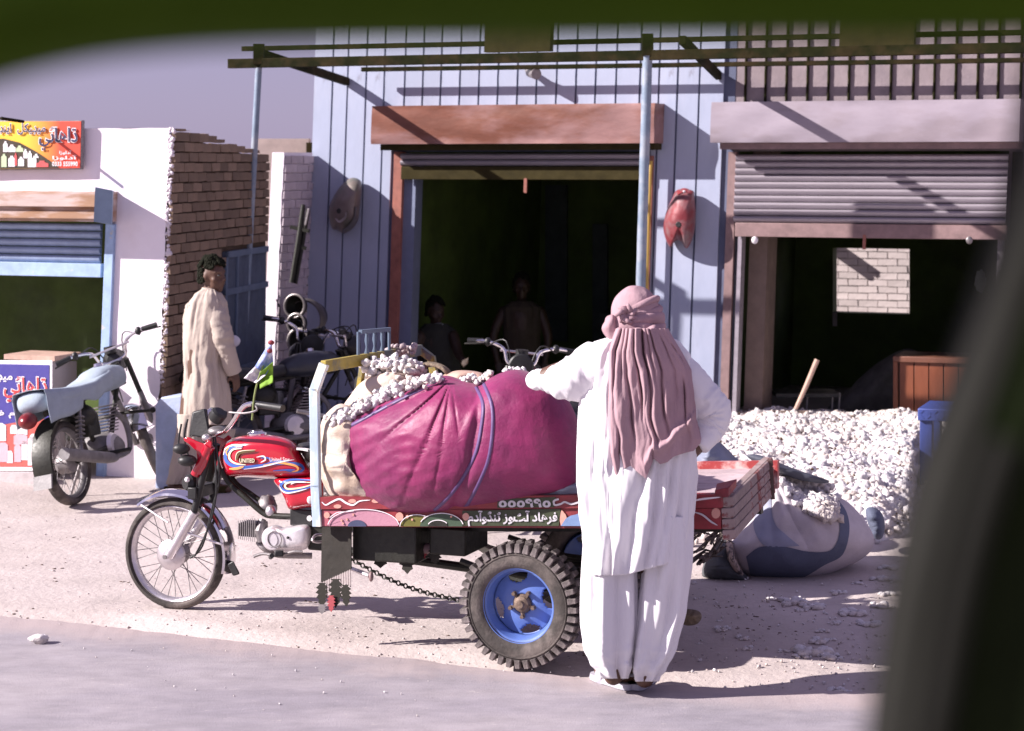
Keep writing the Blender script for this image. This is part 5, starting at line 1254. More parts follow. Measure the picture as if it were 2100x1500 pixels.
# sleeves
def slv(t_, a, p):
    return .14 * N3(p.x * 11, p.y * 11, p.z * 11) + .10 * math.exp(-((t_ - .5) / .25) ** 2) * (1 - 3 * abs(N3(t_ * 16 + a * .4, math.sin(a) * .6, 3))) + .09 * N3(t_ * 9 + 4, a * .6, 1) + .05 * N3(p.x * 40, p.y * 40, p.z * 40)
def sleeve(pts, rs, sd, n=40, disp=slv):
    P = cat(pts, 12); return MB().tube(P, rs, n, caps=True, disp=disp)
build('sleeve', sleeve([mp(1262, 752, .0), mp(1215, 760, .0), mp(1170, 777, -.02), mp(1135, 781, -.05), mp(1108, 779, -.09), mp(1098, 779, -.16), mp(1108, 776, -.30)], [.105, .118, .104, .078, .048, .042, .04, .036], 1), robe, man, smooth=180)
def slv2(t_, a, p):
    w = max(0, 1 - abs(t_ - .5) * 2.4)
    return .08 * N3(p.x * 12, p.y * 12, p.z * 12) + w * (.22 * N3(t_ * 26 + a * .25, math.cos(a) * .5, 5) + .10 * N3(p.x * 18, 3, p.z * 60))
build('sleeve', sleeve([mp(1380, 752, .0), mp(1408, 782, .0), mp(1440, 818, -.01), mp(1462, 846, -.02), mp(1452, 876, -.01), mp(1440, 900, .02), mp(1432, 918, .04)], [.085, .09, .088, .082, .075, .06, .045], 2, 56, slv2), robe, man, smooth=180)
# turban
tc_ = mp(1303, 642, -.02)
def tdisp(d):
    return 1 + .03 * N3(d.x * 2.2, d.y * 2.2, d.z * 2.2) + .012 * N3(d.x * 7, d.y * 7 + d.z * 4, d.z * 9)
tb = build('turban', MB().ell(tc_ + Vector((.0, 0, .0)), .105, .118, .118, nu=60, nv=40, fn=tdisp), pinkc, man, smooth=180)
def wrap(cz, rx, ry, r, tilt, sd, tx=0):
    P = []
    for i in range(73):
        t = 2 * math.pi * i / 72; P.append(tc_ + Vector((math.cos(t) * rx + tx, math.sin(t) * ry, cz + tilt * math.cos(t + .3) + .006 * math.sin(2 * t + sd))))
    return MB().tube(P, r, 18, disp=lambda t_, a, p: .20 * math.sin(a * 3 + t_ * 14 + sd) * .45 + .22 * N3(p.x * 16, p.y * 16, p.z * 22 + sd), flat=1.25, up=(0, 0, 1))
for a_ in ((-.078, .094, .106, .026, -.014, 2), (-.054, .103, .114, .028, -.010, 1), (-.030, .106, .114, .022, .012, 4), (-.008, .100, .107, .016, .022, 7, .002), (.026, .094, .104, .012, .034, 9, .002)):
    build('turban_wrap', wrap(*a_), pinkc, tb, smooth=180)
kn = tc_ + Vector((-.045, -.115, .005))
mb = MB(); rk = random.Random(5)
for k in range(7):
    t = k * .9; mb.tube([kn, kn + Vector((math.cos(t) * .025, -.02, math.sin(t) * .025)), kn + Vector((math.cos(t + .6) * .05, -.012 - .02 * (k % 2), math.sin(t + .6) * .042))], [.010, .013, .007], 8, disp=lambda a1_, a, p: .3 * N3(p.x * 60, p.y * 60, p.z * 60))
build('turban_knot', mb, pinkc, tb, smooth=180)
mb, _ = inflate(MF, [(1252, 646), (1240, 660), (1234, 675), (1244, 692), (1262, 700), (1280, 690), (1268, 668), (1262, 650)], .04, .06, .08, nr=14, nt=60, fold=lambda x, y, r: .02 * N3(x * .06, y * .03, 2))
build('turban_flap', mb, pinkc, tb, smooth=180)
# shawl hanging down the back
SLF = [(660, 1268), (690, 1258), (720, 1247), (780, 1243), (860, 1241), (930, 1243), (975, 1252)]
SRT = [(640, 1350), (660, 1362), (690, 1378), (720, 1396), (760, 1418), (800, 1424), (860, 1428), (900, 1440), (930, 1436)]
botm = [(0, 968), (.08, 985), (.16, 962), (.24, 955), (.33, 972), (.40, 982), (.50, 940), (.56, 952), (.64, 948), (.72, 936), (.82, 930), (.92, 925), (1, 905)]
CREASE = [(.05, .020, .014, 0, 1.2), (.13, .034, .016, -.1, 1.2), (.20, .018, .010, -.1, .45), (.27, .036, .018, -.1, .9), (.38, .038, .018, -.1, .7), (.45, .016, .010, .3, 1.2), (.50, .042, .020, -.1, .95), (.60, .020, .012, -.1, .5), (.67, .034, .018, -.1, .85), (.78, .030, .016, .0, .6), (.84, .020, .012, .35, 1.2), (.92, .022, .014, .1, 1.2)]
def shawl(u, v):
    yb = float(np.interp(u, [p[0] for p in botm], [p[1] for p in botm])); py = 674 + (yb - 674) * v
    xl = float(np.interp(py, [p[0] for p in SLF], [p[1] for p in SLF])); xr = float(np.interp(py, [p[0] for p in SRT], [p[1] for p in SRT]))
    uu = u + .018 * N3(u * 4, v * 3, 1) * min(1, v * 3)
    px = xl + (xr - xl) * uu
    # folds: start gathered at the neck, stay roughly vertical and wander
    fo = .030 * N3(u * 4.5, v * 1.6, 4) + .012 * N3(u * 9 + v, v * 3.2, 3) + .004 * N3(u * 26, v * 9, 3)
    for k, (uc, dp, w_, v0, v1) in enumerate(CREASE):
        c = uc + .085 * N3(uc * 4, v * 1.7, 1) + .03 * N3(k * 3.1, v * 3.2, 2) + .008 * N3(k * 3.1, v * 11, 2); e = max(0, min(1, (v - v0) * 7)) * max(0, min(1, (v1 - v) * 5))
        fo += e * dp * (.55 + .9 * N3(k * 2.3, v * 2.6, 7)) * (-math.exp(-((u - c) / w_) ** 2) + .3 * math.exp(-((u - c - w_ * 2) / (w_ * 1.6)) ** 2))
    # cross crease low on the right
    fo += .03 * math.exp(-((v - (.93 - .35 * abs(u - .45))) / .035) ** 2) * (u > .33) * min(1, (u - .33) * 6)
    bulge = .175 + .02 * math.sin(v * 3) - .09 * abs(u - .5) ** 2.4 * 4 * .8 + (.03 * (1 - v) ** 3)
    edge = -.07 * (max(0, .05 - u) / .05) - .09 * (max(0, u - .94) / .06)
    return MF.p(px, py, bulge + fo + edge)
build('shawl', MB().grid(shawl, 200, 150), pinkc, man, smooth=180, solid=.004, fix=False)
mb, _ = inflate(MF, [(1262, 672), (1300, 668), (1350, 664), (1368, 690), (1370, 715), (1330, 730), (1280, 728), (1256, 712)], .02, .15, .12, nr=20, nt=90, fold=lambda x, y, r: .03 * math.sin(x * .16 + 2 * N3(x * .02, y * .03, 1)) * .6 + .012 * N3(x * .08, y * .05, 3))
build('neck_cloth', mb, pinkc, man, smooth=180)
# sandals
for x, fd in FOOT:
    c = G(x, 1414); c.z = 0; sd = Vector((fd.y, -fd.x, 0)); rings = []
    for t, w_ in ((-.055, .018), (-.04, .036), (0, .042), (.08, .043), (.15, .050), (.20, .040), (.225, .016)):
        rings.append([c + fd * t + sd * (sx_ * w_) + Vector((0, 0, z_)) for sx_, z_ in ((-1, .008), (-1.06, .02), (-1, .034), (1, .034), (1.06, .02), (1, .008))])
    so = build('sandal', MB().loft(rings), sandal_m, man, smooth=50)
    build('sandal_strap', MB().torus(c + fd * .13 + Vector((0, 0, .035)), fd, .046, .010, 24, 6, flat=2.4), sandal_m, so)
    build('sandal_strap', MB().torus(c + fd * .0 + Vector((0, 0, .045)), fd * .6 + Vector((0, 0, .8)), .042, .006, 24, 6, flat=1.6), sandal_m, so)
# ---------------------------------------------------------------- boy in beige by the brick wall
BF = Fr(0, 14.3, 0); bp_ = lambda x, y, q=0: BF.p(x, y, q)
boy = thing('person', G(375, 1010), 'young man in beige long shirt standing by the brick wall, looking back over his shoulder', 'person')
b = MB(); caps(b, [bp_(432, 592, 0), bp_(425, 625, 0), bp_(418, 700, 0), bp_(415, 780, 0)], [.05, .055, .13, .12])
LB_ = head(b, bp_(436, 566, .0), (.86, -.52, -.05), .98)
caps(b, [bp_(440, 630), bp_(452, 690, .06), bp_(478, 760, .02)], [.055, .043, .028]); hand(b, bp_(479, 762, .02), (.25, 0, -1), (-.6, .5, 0), .95, .5)
caps(b, [bp_(400, 630), bp_(395, 690, -.12), bp_(420, 760, -.16)], [.055, .043, .028]); hand(b, bp_(420, 760, -.16), (.3, 0, -1), (0, -1, 0), .95, .4)
caps(b, [bp_(400, 790), bp_(380, 900, .02), bp_(358, 992, .04)], [.09, .065, .04]); caps(b, [bp_(435, 790), bp_(425, 900, -.05), bp_(418, 1000, -.06)], [.09, .065, .04])
for x, q in ((355, .06), (418, -.06)):
    an = bp_(x, 996, q); he = Vector((an.x, an.y, .04)); caps(b, [an, he, he + Vector((.10, -.05, -.008)), he + Vector((.19, -.09, -.015))], [.04, .038, .036, .022])
fuse('body', b, skin, .009, boy, 3)
# eyes and hair
for sd_ in (1, -1):
    build('eye', MB().ell(LB_(.030 * sd_, .078, .010), .011, .012, .007, nu=12, nv=8), mat('eye_white', (.11, .10, .09), .6), boy); build('pupil', MB().ell(LB_(.030 * sd_, .0885, .010), .005, .005, .005, nu=8, nv=6), blackp, boy)
def hair(L, s, m, par, n=900, seed=3):
    rs_ = random.Random(seed); C = []; Q = []
    for i in range(n):
        t = rs_.uniform(0, 2 * math.pi); ph = rs_.uniform(0, 1.25); d = Vector((math.sin(ph) * math.cos(t), math.sin(ph) * math.sin(t), math.cos(ph)))
        if d.y > .55 and d.z < .55: continue
        k = 1.02 + .16 * N3(d.x * 3, d.y * 3, d.z * 3) + rs_.uniform(-.03, .05)
        C.append(tuple(L(d.x * .080 * k, -.008 + d.y * .104 * k, .022 + d.z * .112 * k))); Q.append(rs_.uniform(.007, .014) * s)
    for i in range(90):
        t = rs_.uniform(math.pi * 1.0, math.pi * 2.0); z = rs_.uniform(-.05, .05); C.append(tuple(L(math.cos(t) * .078, -.01 + math.sin(t) * .098, z))); Q.append(.013 * s)
    mb = MB(); V0, F0 = _ico(1); h = MB()
    for c, q in zip(C, Q): h.ell(c, q, q, q, nu=6, nv=4)
    return build('hair', h, m, par, smooth=180)
hair(LB_, 1.0, hair_m, boy)
bf = lambda A: (lambda t, py, v: A * N3(math.cos(t) * 2.4, math.sin(t) * 2.4, py * .008) + A * .6 * N3(math.cos(t) * 6, math.sin(t) * 6, py * .02) + A * .4 * math.exp(-((py - 745) / 45) ** 2) * N3(math.cos(t) * 2, 2, py * .05))
rowsB = [(594, 414, 446, 0, .06), (604, 400, 456, 0, .10), (622, 388, 466, 0, .12), (660, 380, 468, 0, .14), (700, 377, 462, 0, .145), (740, 378, 456, 0, .135), (765, 380, 462, 0, .14), (810, 376, 470, 0, .15), (850, 372, 472, 0, .15), (872, 370, 472, 0, .155)]
build('shirt', cloth_loft(BF, rowsB, 110, 110, bf(.020)), robe_b, boy, smooth=180, solid=.002)
build('collar', MB().torus(bp_(432, 596, 0), (0.05, 0, 1), .056, .010, 24, 6, flat=2.2), robe_b, boy)
build('sleeve', sleeve([bp_(440, 628, .02), bp_(450, 660, .08), bp_(458, 695, .10), bp_(468, 730, .08), bp_(480, 764, .04)], [.085, .075, .068, .06, .055], 1, 30), robe_b, boy, smooth=180)
build('sleeve', sleeve([bp_(402, 630, -.04), bp_(398, 690, -.14), bp_(420, 756, -.17)], [.08, .07, .055], 1, 30), robe_b, boy, smooth=180)
build('trouser_leg', cloth_loft(BF, [(850, 366, 430, .03, .12), (930, 358, 412, .03, .11), (970, 348, 400, .04, .09), (994, 343, 382, .05, .07)], 60, 50, bf(.024)), robe_b, boy, smooth=180, solid=.002)
build('trouser_leg', cloth_loft(BF, [(880, 415, 480, -.06, .12), (940, 405, 470, -.06, .12), (1000, 400, 448, -.06, .08)], 60, 50, bf(.024)), robe_b, boy, smooth=180, solid=.002)
for x, q in ((352, .06), (416, -.06)):
    c = bp_(x, 1000, q); c.z = 0; rings = []
    for t, w_ in ((-.05, .02), (-.03, .04), (.08, .045), (.16, .045), (.21, .02)): rings.append([c + Vector((t * .9 - .49 * sx_ * w_, -t * .42 - .87 * sx_ * w_, z_)) for sx_, z_ in ((-1, .004), (-1, .05), (1, .05), (1, .004))])
    build('shoe', MB().loft(rings), rustdark, boy, smooth=50)
# ---------------------------------------------------------------- two dim men inside the left shop
def dim_person(lab, hx, hy, Y, f, rows, m, extra=None, arms=()):
    D = Fr(0, Y, 0); dp_ = lambda x, y, q=0: D.p(x, y, q); P = D.p(hx, hy, 0); t = thing('person', Vector((P.x, P.y, 0)), lab, 'person')
    b = MB(); L = head(b, dp_(hx, hy), f, 1.0); caps(b, [dp_(hx, hy + 20), dp_(hx, hy + 50)], [.05, .06]); caps(b, [dp_(hx, hy + 60), dp_(hx, hy + 160)], [.15, .14])
    for pts in arms:
        caps(b, [dp_(*p) for p in pts], [.055, .045, .032]); a, c = dp_(*pts[-2]), dp_(*pts[-1]); hand(b, c, c - a, (0, -1, 0), 1, .5)
    if extra: caps(b, [dp_(*p) for p in extra], [.09, .08, .06, .045])
    fuse('body', b, mat('shade_darkened_skin', (.035, .018, .011), .6), .014, t, 3); hair(L, 1.0, hair_m, t, 260)  # darker copy of the skin, the room's shade is put into its colour
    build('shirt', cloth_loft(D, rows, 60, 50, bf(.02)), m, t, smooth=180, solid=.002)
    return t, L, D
dimc = mat('dim_brown_shirt', (.035, .025, .016), .9, var=.2); dimg = mat('dim_grey_shirt', (.025, .025, .02), .9, var=.2)  # shirt colours darkened to stand in for the shade indoors
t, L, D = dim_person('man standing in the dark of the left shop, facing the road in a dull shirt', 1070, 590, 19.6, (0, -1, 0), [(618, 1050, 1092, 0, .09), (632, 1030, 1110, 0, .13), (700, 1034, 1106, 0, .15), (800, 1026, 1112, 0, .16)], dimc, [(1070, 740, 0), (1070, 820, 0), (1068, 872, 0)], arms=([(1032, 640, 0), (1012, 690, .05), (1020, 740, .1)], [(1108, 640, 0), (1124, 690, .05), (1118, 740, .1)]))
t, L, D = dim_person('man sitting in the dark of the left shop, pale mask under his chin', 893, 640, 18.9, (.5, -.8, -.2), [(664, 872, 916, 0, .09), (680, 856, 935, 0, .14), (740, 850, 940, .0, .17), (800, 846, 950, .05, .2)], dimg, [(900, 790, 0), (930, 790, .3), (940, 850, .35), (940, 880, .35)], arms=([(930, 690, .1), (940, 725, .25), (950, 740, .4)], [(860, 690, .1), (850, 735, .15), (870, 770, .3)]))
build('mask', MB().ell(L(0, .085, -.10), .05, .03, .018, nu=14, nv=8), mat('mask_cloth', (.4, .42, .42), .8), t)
# ================================================================== COTTON HEAP, SACKS
rs_ = random.Random(11); C = []; Q = []
hp = [(1440, 905), (1480, 855), (1560, 872), (1640, 866), (1700, 846), (1740, 862), (1790, 852), (1840, 864), (1900, 885), (1990, 900)]
def heap_h(x, y):
    """height of the heap over the ground"""
    px = CX + x / y * F
    front = float(np.interp(px, [1380, 1500, 1600, 1700, 1800, 1865, 1885, 2050], [12.6, 12.2, 12.2, 12.3, 12.2, 12.5, 15.0, 15.4])); 
    t = (y - front) / 1.4; t = max(0, min(1, t)); edge = t * t * (3 - 2 * t)
    bk = max(0, min(1, (18.4 - y) / .8)); sx = max(0, min(1, (px - 1400) / 60)) * max(0, min(1, (2080 - px) / 90))
    return (.27 - .030 * (y - 13) + .10 * N3(x * 1.1, y * .7, 3) + .06 * N3(x * 2.8, y * 2.2, 8)) * edge * bk * sx
def tuft(x, y, z, sz, sd):
    d = noise.voronoi(Vector((x / sz + sd, y / sz, z / sz)))[0][0]; return math.sqrt(max(0, 1 - (d / .85) ** 2))
def hs(u, v):
    y = 12.0 + 6.0 * v; x = (1380 + 720 * u - CX) / F * y; h = heap_h(x, y); k = min(1, h * 12)
    wx, wy = x + .02 * N3(x * 14, y * 14, 0), y + .02 * N3(x * 14, y * 14, 5)
    b = .045 * tuft(wx, wy, 0, .11, 0) + .026 * tuft(wx, wy, 3, .05, 7) + .012 * tuft(wx, wy, 9, .024, 3)
    return Vector((x + .012 * N3(x * 40, y * 40, 2), y + .015 * N3(x * 40, y * 40, 8), h - .035 + k * b))
heap_core = mat('cotton_shade', (.50, .46, .46), .98, var=.15, bump=.8)
cnt = 0
while cnt < 8000:
    y = rs_.uniform(12.0, 18.5); px = rs_.uniform(1390, 2080)
    if rs_.random() > (12.2 / y) ** .6: continue
    x = (px - CX) / F * y; h = heap_h(x, y)
    if h < .02: 
        if rs_.random() > .05 or y < 12.3: continue
    r = rs_.choice((.010, .014, .020, .028)) * rs_.uniform(.8, 1.25)
    C.append((x, y, max(r * .4, h + rs_.uniform(-.01, .028)))); Q.append(r); cnt += 1
heap = build('cotton_heap', MB().grid(hs, 420, 520), cotton, smooth=180, fix=False, kind='stuff', label='big loose heap of white raw cotton spread before the right shop', cat='cotton')
grains('cotton_tufts', C, Q, cotton, sub=2, amp=.45, freq=1.9, parent=heap, seed=3, kind='stuff')
# scattered scraps on the shaded ground
spots = [(1818, 1170, 16, 'upper right scrap beside the pillar'), (1805, 1192, 14, ''), (1757, 1199, 9, ''), (1722, 1216, 13, ''), (1822, 1222, 15, ''), (1628, 1238, 22, ''), (1668, 1248, 20, ''), (1645, 1254, 10, ''), (1806, 1246, 20, ''), (1752, 1262, 24, ''), (1782, 1285, 17, ''), (1710, 1282, 10, ''), (1685, 1296, 11, ''), (1706, 1312, 8, ''), (1680, 1317, 17, ''), (1668, 1340, 26, ''), (1700, 1348, 20, ''), (1640, 1347, 12, ''), (1720, 1350, 9, ''), (1605, 1335, 10, ''), (1535, 1329, 12, ''), (1525, 1308, 12, ''), (1482, 1292, 13, ''), (1474, 1275, 6, ''), (1713, 1404, 15, ''), (1733, 1407, 13, ''), (1586, 1228, 9, ''), (1420, 1192, 8, ''), (1432, 1318, 6, ''), (1566, 1273, 5, ''), (1868, 1172, 10, ''), (1590, 1432, 6, '')]
scrap_place = ['farthest back on the ground beyond the pale stone', 'lying just left of the pale stone', 'first one left of the pale stone past the gap', 'midway between the big pale sack and the pale stone', 'just in front of the pale stone', 'below the big pale sack, left half of the widest pair', 'below the big pale sack, right half of the widest pair', 'tucked under the widest pair below the big pale sack', 'right of the long trail, nearer than the pale stone', 'at the head of the long trail near the dark pillar', 'at the bend of the long trail near the dark pillar', 'left of the bend of the long trail', 'above the pair in the middle of the shaded ground', 'between the long trail and the nearest heap', 'above the nearest heap, left of the dark pillar', 'forming the left part of the nearest heap', 'forming the right part of the nearest heap', 'trailing left out of the nearest heap', 'trailing right out of the nearest heap', 'alone left of the nearest heap', 'alone in the open middle of the shade', 'above the one alone in the open middle', 'lower of the pair right of the man', 'upper of the pair right of the man', 'at the road edge, left of two', 'at the road edge, right of two', 'closest below the front of the big pale sack', 'beside the dark sack near the man', 'nearest to the man on the right', 'in the empty shade between man and trail', 'at the foot of the dark pillar', 'out on the sunlit asphalt']
sh_w = ['a torn', 'a flat', 'a lumpy', 'a stringy', 'a round', 'a long']
cl_m = cotton
for i, (px, py, w, _) in enumerate(spots):
    w *= 1.25
    g = G(px, py); s_ = g.y / F; rs2_ = random.Random(i); h = MB(); n = 5 + int(w / 2.5); V0, F0 = _ico(2)
    for k in range(n):
        r = w * s_ * rs2_.uniform(.22, .42); c = g + Vector((rs2_.uniform(-1, 1) * w * s_ * .9, rs2_.uniform(-1, 1) * w * s_ * .9, r * .45 + ground_z(g.x, g.y)))
        ph = rs2_.uniform(0, 50); h.add([c + Vector((p[0] * r, p[1] * r, p[2] * r * .6)) * (1 + .55 * N3(p[0] * 2 + ph, p[1] * 2, p[2] * 2)) for p in V0], [tuple(f) for f in F0])
    build('cotton_scrap', h, cl_m, smooth=180, label='%s cotton scrap %s' % (('tiny', 'small', 'broad')[(w > 12) + (w > 21)], scrap_place[i]), cat='cotton scrap', group='cotton scraps dropped on the shaded ground')
C = []; Q = []
for i in range(240):
    px, py = rs_.uniform(1410, 1880), rs_.uniform(1180, 1420); g = G(px, py); r = rs_.uniform(.003, .009); C.append((g.x, g.y, ground_z(g.x, g.y) + r)); Q.append(r)
for i in range(60):
    px, py = rs_.uniform(100, 1200), rs_.uniform(1200, 1480); g = G(px, py); r = rs_.uniform(.002, .005); C.append((g.x, g.y, max(.006, ground_z(g.x, g.y)) + r)); Q.append(r)
grains('cotton_crumbs', C, Q, cotton, sub=1, amp=.5, kind='stuff')
# sacks on the ground
SK = Fr(0, 11.55, 0)
def skf(x, y, r):
    d = math.hypot(x - 1585, y - 975); a = math.degrees(math.atan2(y - 975, x - 1585)); w = math.exp(-d / 150)
    return -.035 * w * (1 - abs(math.sin(a * .14 + N3(x * .01, y * .01, 1)))) + .025 * N3(x * .012, y * .012, 5) + .008 * N3(x * .04, y * .04, 2)
so_ = [(1570, 985), (1590, 965), (1620, 985), (1645, 1030), (1690, 1058), (1705, 1020), (1725, 1020), (1760, 1050), (1785, 1085), (1792, 1118), (1770, 1145), (1720, 1170), (1660, 1190), (1600, 1192), (1540, 1185), (1505, 1165), (1485, 1125), (1500, 1105), (1535, 1070), (1562, 1030)]
mb, sqf2 = inflate(SK, [(1566, 990), (1588, 968), (1612, 985), (1650, 1010), (1700, 1012), (1745, 1035), (1785, 1085), (1792, 1118), (1770, 1145), (1720, 1170), (1660, 1190), (1600, 1192), (1540, 1185), (1505, 1165), (1487, 1128), (1503, 1100), (1535, 1065), (1558, 1028)], .0, .34, .35, nr=50, nt=200, fold=skf, c=(1640, 1100), expo=2.5)
gs = build('ground_sack', mb, sack_pale, smooth=180, label='large pale sack with dark blue patches slumped open on the ground behind the rickshaw', cat='sack')
def patch(pts, w, m, lift=.004, name='blue_patch'): return build(name, MB().ribbon(SK, pts, w, 0, .001, 10, qf=lambda x, y: sqf2(x, y) + lift, taper=True), m, gs, fix=False, smooth=180)
def patchpoly(pts, m, lift=.005, name='blue_patch', n=22):
    """a woven patch lying on the sack: strips between two edge curves"""
    A, B = pts; CA, CB = cat([(x, y, 0) for x, y in A], 8), cat([(x, y, 0) for x, y in B], 8)
    f = lambda u, v: (lambda p: SK.p(p.x, p.y, sqf2(p.x, p.y) + lift))(CA[int(round(u * (len(CA) - 1)))].lerp(CB[int(round(u * (len(CB) - 1)))], v))
    return build(name, MB().grid(f, len(CA) - 1, n), m, gs, fix=False, smooth=180)
patchpoly(([(1566, 1000), (1560, 1035), (1545, 1070), (1552, 1100), (1570, 1120), (1610, 1122)], [(1586, 990), (1582, 1040), (1590, 1075), (1610, 1095), (1625, 1108), (1640, 1120)]), mat('sack_pale_blue', (.27, .28, .36), .85, var=.15))
patchpoly(([(1530, 1142), (1560, 1122), (1610, 1122), (1660, 1132), (1705, 1128), (1722, 1090), (1715, 1050), (1690, 1014)], [(1540, 1186), (1590, 1190), (1640, 1188), (1690, 1160), (1728, 1138), (1742, 1090), (1735, 1048), (1708, 1014)]), sack_blue)
mb, _ = inflate(SK, [(1486, 1118), (1500, 1108), (1512, 1150), (1530, 1188), (1508, 1180), (1490, 1150)], .1, .2, .1, nr=12, nt=60); build('striped_strap', mb, mat('strap_cream', (.45, .34, .28), .8, col2=(.10, .08, .08), mixs=22, mixt=(.5, .53), var=.1), gs, smooth=180)
C = []; Q = []
for pts in ([(1610, 985), (1640, 1020), (1680, 1050), (1700, 1055)], [(1640, 990), (1670, 1020), (1700, 1035), (1705, 1060)], [(1600, 970), (1640, 985), (1690, 1005)]):
    P = cat([(x, y, 0) for x, y in pts], 8)
    for i in range(130):
        p = P[int(rs_.random() * (len(P) - 1))]; x, y = p.x + rs_.gauss(0, 8), p.y + rs_.gauss(0, 6); w = SK.p(x, y, sqf2(x, y) + rs_.uniform(0, .04)); C.append(tuple(w)); Q.append(rs_.uniform(.014, .028))
grains('spilling_cotton', C, Q, cotton, sub=2, amp=.5, parent=gs, kind='stuff')
lump('dark_sack', [(1440, 1180), (1446, 1150), (1478, 1108), (1500, 1120), (1520, 1165), (1545, 1196), (1500, 1196), (1455, 1190)], 0, .2, .2, sack_dark, 'crumpled dark sack beside the left end of the big pale sack', 'sack', amp=.03, fr=Fr(0, 11.5, 0))
lump('dark_sack', [(1775, 1050), (1788, 1040), (1808, 1052), (1815, 1080), (1808, 1105), (1790, 1100)], 0, .12, .2, sack_blue, 'small dark blue sack end poking out at the right of the big pale sack', 'sack', fr=Fr(0, 12.0, 0))
lump('tarpaulin', [(1380, 965), (1412, 938), (1452, 898), (1470, 902), (1500, 930), (1530, 968), (1480, 985), (1400, 985)], 0, .3, .3, sack_grey, 'blue-grey tarpaulin heaped behind the red rail of the rickshaw bed', 'tarpaulin', amp=.02, fr=Fr(0, 12.2, 0))
lump('tarpaulin', [(1530, 933), (1560, 934), (1600, 950), (1630, 962), (1660, 972), (1700, 985), (1690, 992), (1640, 985), (1590, 968), (1550, 950)], 0, .06, .1, mat('tarp_dark', (.07, .075, .10), .6, var=.2), 'dark edge of sheeting lying over the tailgate corner', 'sheet', amp=.015, fr=Fr(0, 11.4, 0))
# dark sticks and brush under the bed
mb = MB(); 
for k in range(34):
    x = rs_.uniform(1400, 1480); y = rs_.uniform(1085, 1160); Yb = 10.6; mb.tube([R(x, y, Yb), R(x + rs_.uniform(10, 34), y - rs_.uniform(5, 34), Yb + .1), R(x + rs_.uniform(20, 55), y - rs_.uniform(10, 44), Yb)], [.008, .007, .003], 5)
build('brush_bundle', mb, mat('brush_grey', (.16, .13, .11), .9, var=.4), kind='stuff', label='bundle of dry grey twigs under the rear of the rickshaw bed', cat='twigs')
mb, _ = inflate(Fr(0, 9.7, 0), [(1395, 1252), (1420, 1250), (1436, 1256), (1438, 1270), (1425, 1282), (1400, 1280)], 0, .08, .1, nr=12, nt=50, fold=lambda x, y, r: .02 * N3(x * .1, y * .1, 1)); build('clod', mb, mat('clod_brown', (.17, .13, .09), .95, var=.3, bump=.8), smooth=180, label='brown clod of earth on the ground right of the man’s knee', cat='clod')

lump('dark_sack', [(1128, 880), (1160, 858), (1230, 850), (1330, 860), (1385, 900), (1396, 1000), (1392, 1150), (1370, 1215), (1250, 1222), (1160, 1215), (1136, 1100), (1126, 960)], 0, .30, .30, sack_dark, 'tall dark grey sack added behind the rickshaw bed for the shadow it casts', 'sack', amp=.03, fr=Fr(0, 11.0, 0))  # mostly hidden sack, added to throw shade over the ground to its right
C = []; Q = []
for i in range(3000):
    y = rs_.uniform(12.2, 17.5); px = rs_.uniform(1400, 1960); x = (px - CX) / F * y; h = heap_h(x, y)
    if h > .03: C.append((x, y, h + rs_.uniform(.0, .035))); Q.append(rs_.uniform(.005, .012))
grains('boll_husks', C, Q, mat('husk_brown', (.10, .06, .035), .95, var=.4, scale=20), sub=1, amp=.5, parent=heap, smooth=0, seed=6, kind='stuff')
